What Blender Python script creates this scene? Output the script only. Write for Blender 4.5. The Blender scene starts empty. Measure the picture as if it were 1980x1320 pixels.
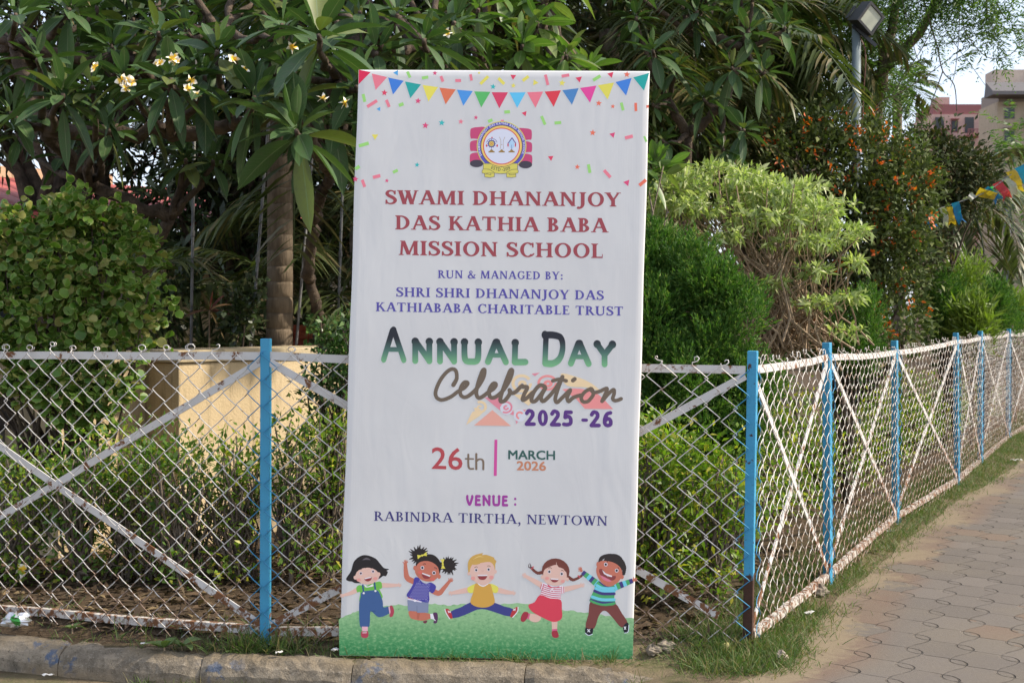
import bpy, math, random
import numpy as np
from mathutils import Vector, Matrix
from mathutils.geometry import delaunay_2d_cdt

R = math.radians
rng = np.random.default_rng(7)
random.seed(7)
SC = bpy.context.scene
COL = SC.collection

# ------------------------------------------------------------------ camera, sky, sun, exposure
EYE, FPX, PITCH = 1.38, 2500.0, R(0.985)
cam = bpy.data.cameras.new('camera'); camo = bpy.data.objects.new('camera', cam)
COL.objects.link(camo); SC.camera = camo
cam.sensor_width = 36; cam.lens = 36 * FPX / 1980
camo.location = (0, 0, EYE); camo.rotation_euler = (math.pi / 2 - PITCH, 0, 0)
cam.clip_start = 0.05; cam.clip_end = 2000
cam.dof.use_dof = True; cam.dof.focus_distance = 5.6; cam.dof.aperture_fstop = 9.0

SUN_EL = R(40); SUN_AZ = R(-3)                       # azimuth from +X, negative is towards the camera
to_sun = Vector((math.cos(SUN_EL) * math.cos(SUN_AZ), math.cos(SUN_EL) * math.sin(SUN_AZ), math.sin(SUN_EL)))
world = bpy.data.worlds.new('World'); SC.world = world; world.use_nodes = True
wn = world.node_tree.nodes; wl = world.node_tree.links
sky = wn.new('ShaderNodeTexSky'); sky.sky_type = 'NISHITA'; sky.sun_disc = False
sky.sun_elevation = SUN_EL; sky.sun_rotation = math.pi / 2 - SUN_AZ
sky.air_density = 1.0; sky.dust_density = 2.2; sky.ozone_density = 1.0
hz = wn.new('ShaderNodeMixRGB'); hz.inputs[0].default_value = 0.5; hz.inputs[2].default_value = (5.8, 6.2, 7.2, 1)   # thin high haze whitens the sky
wl.new(sky.outputs[0], hz.inputs[1]); wl.new(hz.outputs[0], wn['Background'].inputs[0]); wn['Background'].inputs[1].default_value = 0.084
sl = bpy.data.lights.new('sun', 'SUN'); sl.energy = 2.25; sl.angle = R(2.0); sl.color = (1, 0.90, 0.74)
so = bpy.data.objects.new('sun', sl); COL.objects.link(so)
so.rotation_euler = to_sun.to_track_quat('Z', 'Y').to_euler(); so.location = (8, -4, 12)
SC.view_settings.view_transform = 'Standard'; SC.view_settings.look = 'None'
SC.view_settings.gamma = 1; SC.view_settings.exposure = 1.45
SC.cycles.max_bounces = 6; SC.cycles.transmission_bounces = 4; SC.cycles.diffuse_bounces = 3
SC.cycles.use_denoising = True

def at(px, py, Y):
    u = (px - 990) / FPX; v = (660 - py) / FPX
    s, c = math.sin(PITCH), math.cos(PITCH)
    d = (u, c + v * s, -s + v * c); t = Y / d[1]
    return Vector((u * t, Y, EYE + d[2] * t))

def on_ground(px, py, z=0.0):
    u = (px - 990) / FPX; v = (660 - py) / FPX
    s, c = math.sin(PITCH), math.cos(PITCH)
    d = (u, c + v * s, -s + v * c); t = (z - EYE) / d[2]
    return Vector((u * t, d[1] * t, z))

# ------------------------------------------------------------------ object helpers
def tag(o, label=None, cat=None, group=None, kind=None):
    if label: o['label'] = label
    if cat: o['category'] = cat
    if group: o['group'] = group
    if kind: o['kind'] = kind
    return o

def thing(name, label, cat, loc=(0, 0, 0), group=None):
    o = bpy.data.objects.new(name, None); COL.objects.link(o); o.location = loc
    o.empty_display_size = 0.1
    return tag(o, label, cat, group)

def link(name, me, parent=None, local=False):
    o = bpy.data.objects.new(name, me); COL.objects.link(o)
    if parent is not None:
        o.parent = parent
        if not local:
            o.location = -Vector(parent.location)
    return o

def unit(a):
    return a / np.maximum(np.linalg.norm(a, axis=-1, keepdims=True), 1e-9)

def np_mesh(name, groups, mats, smooth=True):
    """groups: list of (V (n,3), F (m,k), uv (m,k,2) or None, material index)"""
    Vs, idx, starts, mi, uvs, off, lo = [], [], [], [], [], 0, 0
    has_uv = any(g[2] is not None for g in groups)
    for V, F, uv, m in groups:
        if len(F) == 0: continue
        Vs.append(V); k = F.shape[1]
        idx.append((F + off).ravel()); starts.append(lo + np.arange(len(F)) * k)
        mi.append(np.full(len(F), m)); off += len(V); lo += F.size
        if has_uv:
            uvs.append(uv.reshape(-1, 2) if uv is not None else np.zeros((F.size, 2)))
    V = np.concatenate(Vs); I = np.concatenate(idx); S = np.concatenate(starts); M = np.concatenate(mi)
    me = bpy.data.meshes.new(name)
    me.vertices.add(len(V)); me.loops.add(len(I)); me.polygons.add(len(S))
    me.vertices.foreach_set('co', V.astype(np.float32).ravel())
    me.loops.foreach_set('vertex_index', I.astype(np.int32))
    me.polygons.foreach_set('loop_start', S.astype(np.int32))
    me.polygons.foreach_set('material_index', M.astype(np.int32))
    me.polygons.foreach_set('use_smooth', np.full(len(S), smooth))
    if has_uv:
        me.uv_layers.new(name='UVMap').data.foreach_set('uv', np.concatenate(uvs).astype(np.float32).ravel())
    for m in mats: me.materials.append(m)
    me.update(calc_edges=True)
    return me

class MB:
    """collects boxes, bars, tubes and polygons into ONE mesh"""
    def __init__(self): self.v, self.f, self.m, self.mi = [], [], [], 0
    def add(self, vs, fs):
        o = len(self.v); self.v += [tuple(p) for p in vs]
        for f in fs: self.f.append([i + o for i in f]); self.m.append(self.mi)
    def box(self, c, s, rot=None):
        c = Vector(c); h = Vector(s) / 2
        vs = [Vector((x * h.x, y * h.y, z * h.z)) for x in (-1, 1) for y in (-1, 1) for z in (-1, 1)]
        if rot is not None: vs = [rot @ p for p in vs]
        self.add([p + c for p in vs], [(0, 1, 3, 2), (4, 6, 7, 5), (0, 4, 5, 1), (2, 3, 7, 6), (0, 2, 6, 4), (1, 5, 7, 3)])
    def bar(self, a, b, w, d, face=(0, -1, 0)):
        """flat bar from a to b, w wide in its face plane, d deep along face"""
        a, b = Vector(a), Vector(b); t = (b - a).normalized(); n = Vector(face)
        n = (n - t * n.dot(t)).normalized(); s = t.cross(n)
        vs = [p + s * (w / 2 * i) + n * (d / 2 * j) for p in (a, b) for i in (-1, 1) for j in (-1, 1)]
        self.add(vs, [(0, 1, 3, 2), (4, 6, 7, 5), (0, 4, 5, 1), (2, 3, 7, 6), (0, 2, 6, 4), (1, 5, 7, 3)])
    def tube(self, pts, rad, n=6, caps=True):
        pts = [Vector(p) for p in pts]
        if not hasattr(rad, '__len__'): rad = [rad] * len(pts)
        vs, fs = [], []
        ref = Vector((0.31, 0.22, 0.93)); prev = None
        for i, p in enumerate(pts):
            t = (pts[min(i + 1, len(pts) - 1)] - pts[max(i - 1, 0)])
            t = t.normalized() if t.length > 1e-9 else Vector((0, 0, 1))
            s = (prev - t * prev.dot(t)) if prev is not None else t.cross(ref if abs(t.dot(ref)) < 0.95 else Vector((1, 0, 0)))
            s = s.normalized() if s.length > 1e-6 else t.orthogonal().normalized()
            prev = s; q = t.cross(s)
            for k in range(n):
                a = 2 * math.pi * k / n
                vs.append(p + (s * math.cos(a) + q * math.sin(a)) * rad[i])
        for i in range(len(pts) - 1):
            for k in range(n):
                fs.append((i * n + k, i * n + (k + 1) % n, (i + 1) * n + (k + 1) % n, (i + 1) * n + k))
        if caps:
            fs.append(tuple(range(n))[::-1]); fs.append(tuple((len(pts) - 1) * n + k for k in range(n)))
        self.add(vs, fs)
    def lathe(self, prof, n=20, c=(0, 0, 0), rot=None):
        c = Vector(c); vs, fs = [], []
        for r, z in prof:
            for k in range(n):
                a = 2 * math.pi * k / n; p = Vector((r * math.cos(a), r * math.sin(a), z))
                vs.append((rot @ p if rot is not None else p) + c)
        for i in range(len(prof) - 1):
            for k in range(n):
                fs.append((i * n + k, i * n + (k + 1) % n, (i + 1) * n + (k + 1) % n, (i + 1) * n + k))
        fs.append(tuple(range(n))[::-1]); fs.append(tuple((len(prof) - 1) * n + k for k in range(n)))
        self.add(vs, fs)
    def mesh(self, name, mats, smooth=False):
        me = bpy.data.meshes.new(name); me.from_pydata(self.v, [], self.f)
        for m in (mats if isinstance(mats, (list, tuple)) else [mats]): me.materials.append(m)
        me.polygons.foreach_set('material_index', self.m)
        me.polygons.foreach_set('use_smooth', [smooth] * len(self.f))
        me.update(); return me
    def build(self, name, mats, parent=None, smooth=False, bevel=0, local=False):
        o = link(name, self.mesh(name, mats, smooth), parent, local)
        if bevel:
            b = o.modifiers.new('bevel', 'BEVEL'); b.width = bevel; b.segments = 2; b.limit_method = 'ANGLE'
        return o
    def groups(self, mat=0):
        """the same shapes as np_mesh groups (quads only are kept fast, caps as n-gons)"""
        V = np.array(self.v); out = []; byk = {}
        for f in self.f: byk.setdefault(len(f), []).append(f)
        for i, (k, fs) in enumerate(byk.items()):
            F = np.array(fs); used = np.unique(F); mp = np.zeros(len(V), int); mp[used] = np.arange(len(used))
            out.append((V[used], mp[F], None, mat))
        return out

# ------------------------------------------------------------------ materials
def lin(c):
    c = c / 255.0
    return c / 12.92 if c <= 0.04045 else ((c + 0.055) / 1.055) ** 2.4
def srgb(r, g, b, k=1.0): return (min(lin(r) * k, 1), min(lin(g) * k, 1), min(lin(b) * k, 1), 1)

class NT:
    """a small expression builder over a node tree"""
    def __init__(self, name):
        self.mat = bpy.data.materials.new(name); self.mat.use_nodes = True
        self.t = self.mat.node_tree; self.n = self.t.nodes; self.b = self.n['Principled BSDF']
    def put(self, sock, v):
        if hasattr(v, 'is_linked') or isinstance(v, bpy.types.NodeSocket): self.t.links.new(v, sock)
        else: sock.default_value = v
    def node(self, kind, **props):
        x = self.n.new(kind)
        for k, v in props.items(): setattr(x, k, v)
        return x
    def math(self, op, a, b=None, c=None):
        x = self.node('ShaderNodeMath', operation=op)
        for i, v in enumerate((a, b, c)):
            if v is not None: self.put(x.inputs[i], v)
        return x.outputs[0]
    def mix(self, f, a, b, mode='MIX'):
        x = self.node('ShaderNodeMixRGB', blend_type=mode)
        self.put(x.inputs[0], f); self.put(x.inputs[1], a); self.put(x.inputs[2], b); return x.outputs[0]
    def noise(self, scale, detail=4, vec=None, rough=0.55, dist=0.0):
        x = self.node('ShaderNodeTexNoise'); x.inputs['Scale'].default_value = scale
        x.inputs['Detail'].default_value = detail; x.inputs['Roughness'].default_value = rough
        x.inputs['Distortion'].default_value = dist
        if vec is not None: self.t.links.new(vec, x.inputs['Vector'])
        return x.outputs[0]
    def ramp(self, f, a, b):
        """smooth step of f from a to b"""
        x = self.node('ShaderNodeMapRange', interpolation_type='SMOOTHSTEP')
        self.put(x.inputs[0], f); x.inputs[1].default_value = a; x.inputs[2].default_value = b
        return x.outputs[0]
    def pos(self): return self.node('ShaderNodeNewGeometry').outputs['Position']
    def obj(self): return self.node('ShaderNodeTexCoord').outputs['Object']
    def island(self): return self.node('ShaderNodeNewGeometry').outputs['Random Per Island']
    def xyz(self, v):
        x = self.node('ShaderNodeSeparateXYZ'); self.t.links.new(v, x.inputs[0]); return x.outputs
    def vec(self, v, s):
        x = self.node('ShaderNodeMapping'); self.t.links.new(v, x.inputs[0]); x.inputs['Scale'].default_value = s
        return x.outputs[0]
    def bump(self, h, dist, strength=1.0):
        x = self.node('ShaderNodeBump'); x.inputs['Strength'].default_value = strength
        x.inputs['Distance'].default_value = dist; self.t.links.new(h, x.inputs['Height'])
        self.t.links.new(x.outputs[0], self.b.inputs['Normal']); return x.outputs[0]
    def out(self, col, rough=0.6, spec=0.4):
        self.put(self.b.inputs['Base Color'], col); self.put(self.b.inputs['Roughness'], rough)
        self.b.inputs['Specular IOR Level'].default_value = spec
        return self.mat

def plain(name, c, rough=0.6, spec=0.4, metal=0):
    n = NT(name); n.b.inputs['Metallic'].default_value = metal
    return n.out(c, rough, spec)

def mottled(name, c1, c2, scale=8, rough=0.8, bump=0.0, bscale=60, c3=None, spec=0.3):
    n = NT(name); p = n.pos()
    col = n.mix(n.ramp(n.noise(scale, 6, p), 0.35, 0.65), c1, c2)
    if c3 is not None: col = n.mix(n.ramp(n.noise(scale * 3.7, 5, p), 0.55, 0.72), col, c3)
    if bump: n.bump(n.noise(bscale, 6, p), bump)
    return n.out(col, rough, spec)

def leaf_mat(name, dark, light, trans=0.25, rough=0.45, third=None, share=0.15, rib=None, edge=None, spec=0.5, redge=None, dust=(0.10, 0.10, 0.06, 1)):
    """leaf colour varies leaf by leaf; rib and edge are markings along the leaf"""
    n = NT(name); r = n.island()
    col = n.mix(r, dark, light)
    if third is not None:
        r2 = n.math('FRACT', n.math('MULTIPLY', r, 37.31))
        col = n.mix(n.math('LESS_THAN', r2, share), col, third)
    if redge is not None:
        q = n.xyz(n.node('ShaderNodeUVMap').outputs[0]); a_, b_ = n.math('SUBTRACT', q[0], .5), n.math('SUBTRACT', q[1], .5)
        col = n.mix(n.math('MULTIPLY', n.ramp(n.math('ADD', n.math('MULTIPLY', a_, a_), n.math('MULTIPLY', b_, b_)), .15, .22), .75), col, redge)
    if rib is not None or edge is not None:
        uv = n.xyz(n.node('ShaderNodeUVMap').outputs[0])
        d = n.math('ABSOLUTE', n.math('SUBTRACT', uv[0], 0.5))
        if edge is not None: col = n.mix(n.ramp(d, 0.22, 0.34), col, edge)
        if rib is not None:
            col = n.mix(n.ramp(d, 0.035, 0.015), col, rib)
            ph = n.math('SUBTRACT', n.math('MULTIPLY', uv[1], 16.0), n.math('MULTIPLY', d, 5.0))
            w = n.math('ABSOLUTE', n.math('SUBTRACT', n.math('FRACT', ph), 0.5))
            col = n.mix(n.math('MULTIPLY', n.ramp(w, 0.08, 0.02), 0.22), col, rib)
    col = n.mix(n.math('MULTIPLY', n.ramp(n.noise(38, 3, n.pos()), .48, .72), .35), col, dust)
    n.put(n.b.inputs['Base Color'], col); n.b.inputs['Roughness'].default_value = rough
    n.b.inputs['Specular IOR Level'].default_value = spec
    tr = n.node('ShaderNodeBsdfTranslucent')
    n.put(tr.inputs[0], n.mix(1.0, col, (1.0, 1.25, 0.45, 1), 'MULTIPLY'))
    mx = n.node('ShaderNodeMixShader'); mx.inputs[0].default_value = trans
    n.t.links.new(n.b.outputs[0], mx.inputs[1]); n.t.links.new(tr.outputs[0], mx.inputs[2])
    n.t.links.new(mx.outputs[0], n.n['Material Output'].inputs[0])
    return n.mat

def rusty(name, paint, lo, hi, scale=14, zfade=None, rust=(0.11, 0.045, 0.02, 1), rust2=(0.25, 0.11, 0.045, 1), rough=0.5):
    """painted steel, rust where noise exceeds lo..hi; zfade=(z0,z1,amount) adds rust towards the ground"""
    n = NT(name); p = n.pos()
    f = n.noise(scale, 6, p, 0.62)
    if zfade:
        z = n.xyz(p)[2]
        f = n.math('ADD', f, n.math('MULTIPLY', n.ramp(z, zfade[1], zfade[0]), zfade[2]))
    m = n.ramp(f, lo, hi)
    rc = n.mix(n.noise(scale * 5, 4, p), rust, rust2)
    pc = n.mix(n.math('MULTIPLY', n.noise(scale * 0.6, 5, p), 0.35), paint, tuple(v * 0.72 for v in paint[:3]) + (1,))
    col = n.mix(m, pc, rc)
    n.bump(n.math('ADD', n.math('MULTIPLY', m, -0.7), n.math('MULTIPLY', n.noise(120, 3, p), 0.4)), 0.0015)
    return n.out(col, n.math('ADD', n.math('MULTIPLY', m, 0.35), rough), 0.45)

# ------------------------------------------------------------------ foliage helpers
def leaves(P, D, L, W, kind='diamond', droop=0.0, fold=0.18, K=5, mi=0, upw=0.6, prof=None):
    n = len(P); D = unit(D)
    L = np.broadcast_to(np.asarray(L, float), (n,)); W = np.broadcast_to(np.asarray(W, float), (n,))
    up = unit(np.array([0, 0, 1.0]) * upw + rng.normal(size=(n, 3)) * (1 - upw) + 1e-6)
    S = unit(np.cross(D, up)); N = np.cross(S, D)
    Lc, Wc = L[:, None], W[:, None]; dn = np.array([0, 0, -1.0]) * np.asarray(droop).reshape(-1, 1) if np.ndim(droop) else np.array([[0, 0, -1.0 * droop]])
    if kind == 'diamond':
        mid = P + D * Lc * 0.42 + dn * Lc * 0.18
        V = np.stack([P, mid + S * Wc / 2 + N * Wc * fold, P + D * Lc + dn * Lc, mid - S * Wc / 2 + N * Wc * fold], 1)
        F = np.arange(n)[:, None] * 4 + np.arange(4)[None]
        uv = np.tile(np.array([[0.5, 0], [1, 0.45], [0.5, 1], [0, 0.45]])[None], (n, 1, 1))
        return (V.reshape(-1, 3), F, uv, mi)
    if kind == 'round':
        k = 10; a = np.arange(k) * 2 * math.pi / k + math.pi
        V = P[:, None] + D[:, None] * (Lc * 0.5)[:, None] * (1 + np.cos(a))[None, :, None] + S[:, None] * (Wc * 0.5)[:, None] * np.sin(a)[None, :, None] \
            + N[:, None] * (Wc * fold)[:, None] * (np.abs(np.sin(a)) * rng.uniform(0.2, 1.6, size=(n, k)))[:, :, None]
        F = np.arange(n)[:, None] * k + np.arange(k)[None]
        uv = np.tile(np.stack([0.5 + 0.5 * np.sin(a), 0.5 + 0.5 * np.cos(a)], 1)[None], (n, 1, 1))
        return (V.reshape(-1, 3), F, uv, mi)
    t = np.linspace(0, 1, K + 1)
    w = prof(t) if prof else np.sin(math.pi * np.clip(t, 0, 1) ** 0.85) ** 0.75
    w[0] = 0.06; w[-1] = 0.01
    C = P[:, None] + D[:, None] * (Lc[:, None] * t[None, :, None]) + dn[:, None] * (Lc[:, None] * (t ** 2)[None, :, None])
    e = S[:, None] * (Wc[:, None] * 0.5 * w[None, :, None]); h = N[:, None] * (Wc[:, None] * fold * w[None, :, None])
    V = np.stack([C + e + h, C, C - e + h], 2)                      # n, K+1, 3, 3
    base = np.arange(n)[:, None, None] * (K + 1) * 3
    r = np.arange(K)[None, :, None] * 3
    q1 = np.array([0, 1, 4, 3]); q2 = np.array([1, 2, 5, 4])
    F = np.concatenate([(base + r + q1).reshape(-1, 4), (base + r + q2).reshape(-1, 4)])
    tv = t
    u1 = np.stack([np.stack([np.full(K, 1.0), tv[:-1]], 1), np.stack([np.full(K, .5), tv[:-1]], 1), np.stack([np.full(K, .5), tv[1:]], 1), np.stack([np.full(K, 1.0), tv[1:]], 1)], 1)
    u2 = u1.copy(); u2[:, [0, 3], 0] = 0.5; u2[:, [1, 2], 0] = 0.0
    uv = np.concatenate([np.tile(u1[None], (n, 1, 1, 1)).reshape(-1, 4, 2), np.tile(u2[None], (n, 1, 1, 1)).reshape(-1, 4, 2)])
    return (V.reshape(-1, 3), F, uv, mi)

def clumps(n, lobes, per=14, sigma=0.06, shell=0.62, lift=0.35, spread=0.7):
    """leaf points and directions gathered in clumps near the surface of ellipsoid lobes (cx,cy,cz,rx,ry,rz)"""
    lo = np.array(lobes, float); w = (lo[:, 3] * lo[:, 4] * lo[:, 5]) ** (2 / 3); w /= w.sum()
    nc = max(1, n // per)
    k = rng.choice(len(lo), nc, p=w); u = unit(rng.normal(size=(nc, 3)))
    r = shell + (1 - shell) * rng.uniform(size=(nc, 1)) ** 0.6
    r *= 1 + 0.10 * np.sin(u[:, :1] * 7 + k[:, None]) + 0.07 * rng.normal(size=(nc, 1))
    C = lo[k, :3] + u * r * lo[k, 3:]
    P = np.repeat(C, per, 0) + rng.normal(size=(nc * per, 3)) * sigma
    O = np.repeat(unit(u / lo[k, 3:]), per, 0)
    D = unit(O + rng.normal(size=O.shape) * spread + np.array([0, 0, lift]))
    return P, D, C

def limb(a, b, r0, r1, wob=0.06, k=6, sag=0.0):
    a, b = np.array(a, float), np.array(b, float); t = np.linspace(0, 1, k + 1)[:, None]
    L = np.linalg.norm(b - a); w = rng.normal(size=(k + 1, 3)) * wob * L * 0.35; w[0] = 0; w[-1] = 0
    return a + (b - a) * t + w + np.array([0, 0, -sag * L]) * np.sin(t * math.pi), np.linspace(r0, r1, k + 1)

def wood(base, tips, r0, r1=0.004, fork=0.35, n=6, wob=0.08):
    m = MB(); base = np.array(base, float)
    top = np.mean(np.array(tips), 0); f = base + (top - base) * fork
    m.tube(*limb(base, f, r0, r0 * 0.75, 0.03), n=n)
    for tp in tips:
        m.tube(*limb(f + (np.array(tp) - f) * 0.0, tp, r0 * 0.55, r1, wob), n=5)
    return m

def shrub(name, label, cat, base, lobes, n, L, W, mat, bark, kind='diamond', per=14, sigma=0.06, group=None, shell=0.62,
          lift=0.35, spread=0.7, droop=0.1, r0=0.03, stems=9, crown='crown', extra=None, fold=0.18, K=4, upw=0.6, fork=0.25, trunk='trunk'):
    t = thing(name, label, cat, base, group)
    P, D, C = clumps(n, lobes, per, sigma, shell, lift, spread)
    Ls = L * rng.uniform(0.55, 1.25, len(P)); Ws = W * rng.uniform(0.75, 1.15, len(P)) * (Ls / L)
    g = [leaves(P, D, Ls, Ws, kind, droop, fold, K, upw=upw)]
    link(crown, np_mesh(crown, g, [mat], kind != 'round'), t)
    tips = C[rng.choice(len(C), min(stems, len(C)), replace=False)]
    wood(base, tips, r0, fork=fork).build(trunk, bark, t, smooth=True)
    if extra: extra(t, C)
    return t

# ------------------------------------------------------------------ the ground, path, kerb
KERB = [(-9.0, 6.75), (-2.25, 5.70), (-1.39, 5.44), (-0.72, 5.315), (0.02, 5.245), (0.64, 5.17), (1.2, 5.06)]     # back edge of the kerb
EDGE = [(0.35, 4.2), (0.75, 4.75), (1.12, 5.2), (1.30, 5.62), (1.66, 6.45), (2.33, 7.75), (3.35, 9.75), (4.6, 11.9), (6.2, 15.0), (9.5, 22), (26, 60)]  # left edge of the paving
FENCE = [(-3.06, 6.16), (-1.046, 5.47), (0.99, 5.36), (1.63, 6.66), (2.56, 8.62), (3.65, 10.6), (4.37, 12.05), (5.57, 14.5), (6.9, 17.0)]
kx, ky = np.array(KERB).T
ex, ey = np.array(EDGE).T
def kerb_y(x): return np.interp(x, kx, ky)
def edge_x(y): return np.interp(y, ey, ex)
def smooth(a, b, x):
    t = np.clip((x - a) / (b - a), 0, 1); return t * t * (3 - 2 * t)
_nk = rng.normal(size=(24, 4))
def wavy(x, y, f=1.0):
    s = 0
    for a, b, c, d in _nk:
        s = s + np.sin(x * a * 2.2 * f + y * b * 2.2 * f + c * 5) * 0.2 * np.cos(d * 3)
    return s / 2
def gz(x, y):
    x = np.asarray(x, float); y = np.asarray(y, float)
    back = y - kerb_y(x)
    z = -0.02 + 0.065 * smooth(0.05, 0.22, back) + 0.012 * wavy(x, y) * smooth(0.05, 0.3, back)
    z = np.where(y > 5.9, np.maximum(z, 0.03 + 0.02 * wavy(x, y)), z)
    road = -0.135 + 0.115 * smooth(0.2, 0.75, x) + 0.006 * wavy(x, y, 2.5)
    z = np.where(back < -0.06, road, z)
    inside = x - edge_x(y)
    k = smooth(-0.45, -0.02, inside)
    k = k * smooth(4.9, 5.2, y + 0 * x) + (1 - smooth(4.9, 5.2, y + 0 * x)) * smooth(0.2, 0.75, x)
    z = z * (1 - k) + 0.0 * k
    return np.where(inside > -0.02, -0.004, z)

def grid_sheet(name, xs, ys, zf, mat):
    X, Y = np.meshgrid(xs, ys); Z = zf(X, Y)
    V = np.stack([X, Y, Z], -1).reshape(-1, 3); w = len(xs)
    i = (np.arange(len(ys) - 1)[:, None] * w + np.arange(w - 1)[None]).ravel()
    F = np.stack([i, i + 1, i + 1 + w, i + w], 1)
    return link(name, np_mesh(name, [(V, F, None, 0)], [mat]))

def soil_material():
    n = NT('soil'); p = n.pos(); x, y, z = n.xyz(p)
    a = n.noise(2.2, 6, p); b = n.noise(14, 8, p, 0.7); c = n.noise(70, 6, p, 0.7)
    dark = (0.055, 0.038, 0.024, 1); sand = (0.205, 0.16, 0.10, 1); brown = (0.105, 0.072, 0.043, 1)
    col = n.mix(n.ramp(b, 0.38, 0.66), dark, brown)
    s = n.math('ADD', n.math('MULTIPLY', n.math('SUBTRACT', a, 0.5), 1.0), n.math('MULTIPLY', n.math('SUBTRACT', b, 0.5), 0.5))
    front = n.ramp(y, 5.62, 5.3)                                   # sandy verge in front of the fence
    rightw = n.ramp(n.math('SUBTRACT', n.math('MULTIPLY', x, 1.85), y), -4.9, -3.1)
    verge = n.math('MAXIMUM', front, rightw)
    col = n.mix(n.math('MULTIPLY', verge, n.ramp(s, -0.3, 0.12)), col, sand)
    col = n.mix(n.math('MULTIPLY', n.ramp(c, 0.56, 0.7), 0.45), col, (0.22, 0.18, 0.125, 1))
    col = n.mix(n.math('MULTIPLY', n.ramp(c, 0.44, 0.33), 0.6), col, (0.035, 0.026, 0.018, 1))
    moss = n.math('MULTIPLY', n.math('MULTIPLY', verge, n.ramp(n.noise(3.1, 5, n.vec(p, (1.3, 1, 1))), .46, .60)), n.ramp(c, .35, .6))
    col = n.mix(n.math('MULTIPLY', moss, .8), col, (0.075, 0.09, 0.03, 1))
    n.bump(n.math('ADD', n.math('MULTIPLY', b, 0.6), n.math('MULTIPLY', c, 0.5)), 0.02, 0.9)
    return n.out(col, 0.95, 0.15)
SOIL = soil_material()
far = np.array([45, 70, 120, 220, 450])
gx = np.concatenate([-far[::-1], np.arange(-30, -4, 2.0), np.arange(-4, 3.5, 0.05), np.arange(3.5, 8, 0.15), np.arange(8, 32, 2.0), far])
gy = np.concatenate([[-60, -20, -5, 0], np.arange(2, 4.7, 0.3), np.arange(4.7, 7.0, 0.04), np.arange(7.0, 14, 0.12), np.arange(14, 30, 1.0), [34, 45, 70, 120, 220, 450, 900]])
tag(grid_sheet('ground', gx, gy, gz, SOIL), kind='structure')

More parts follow.
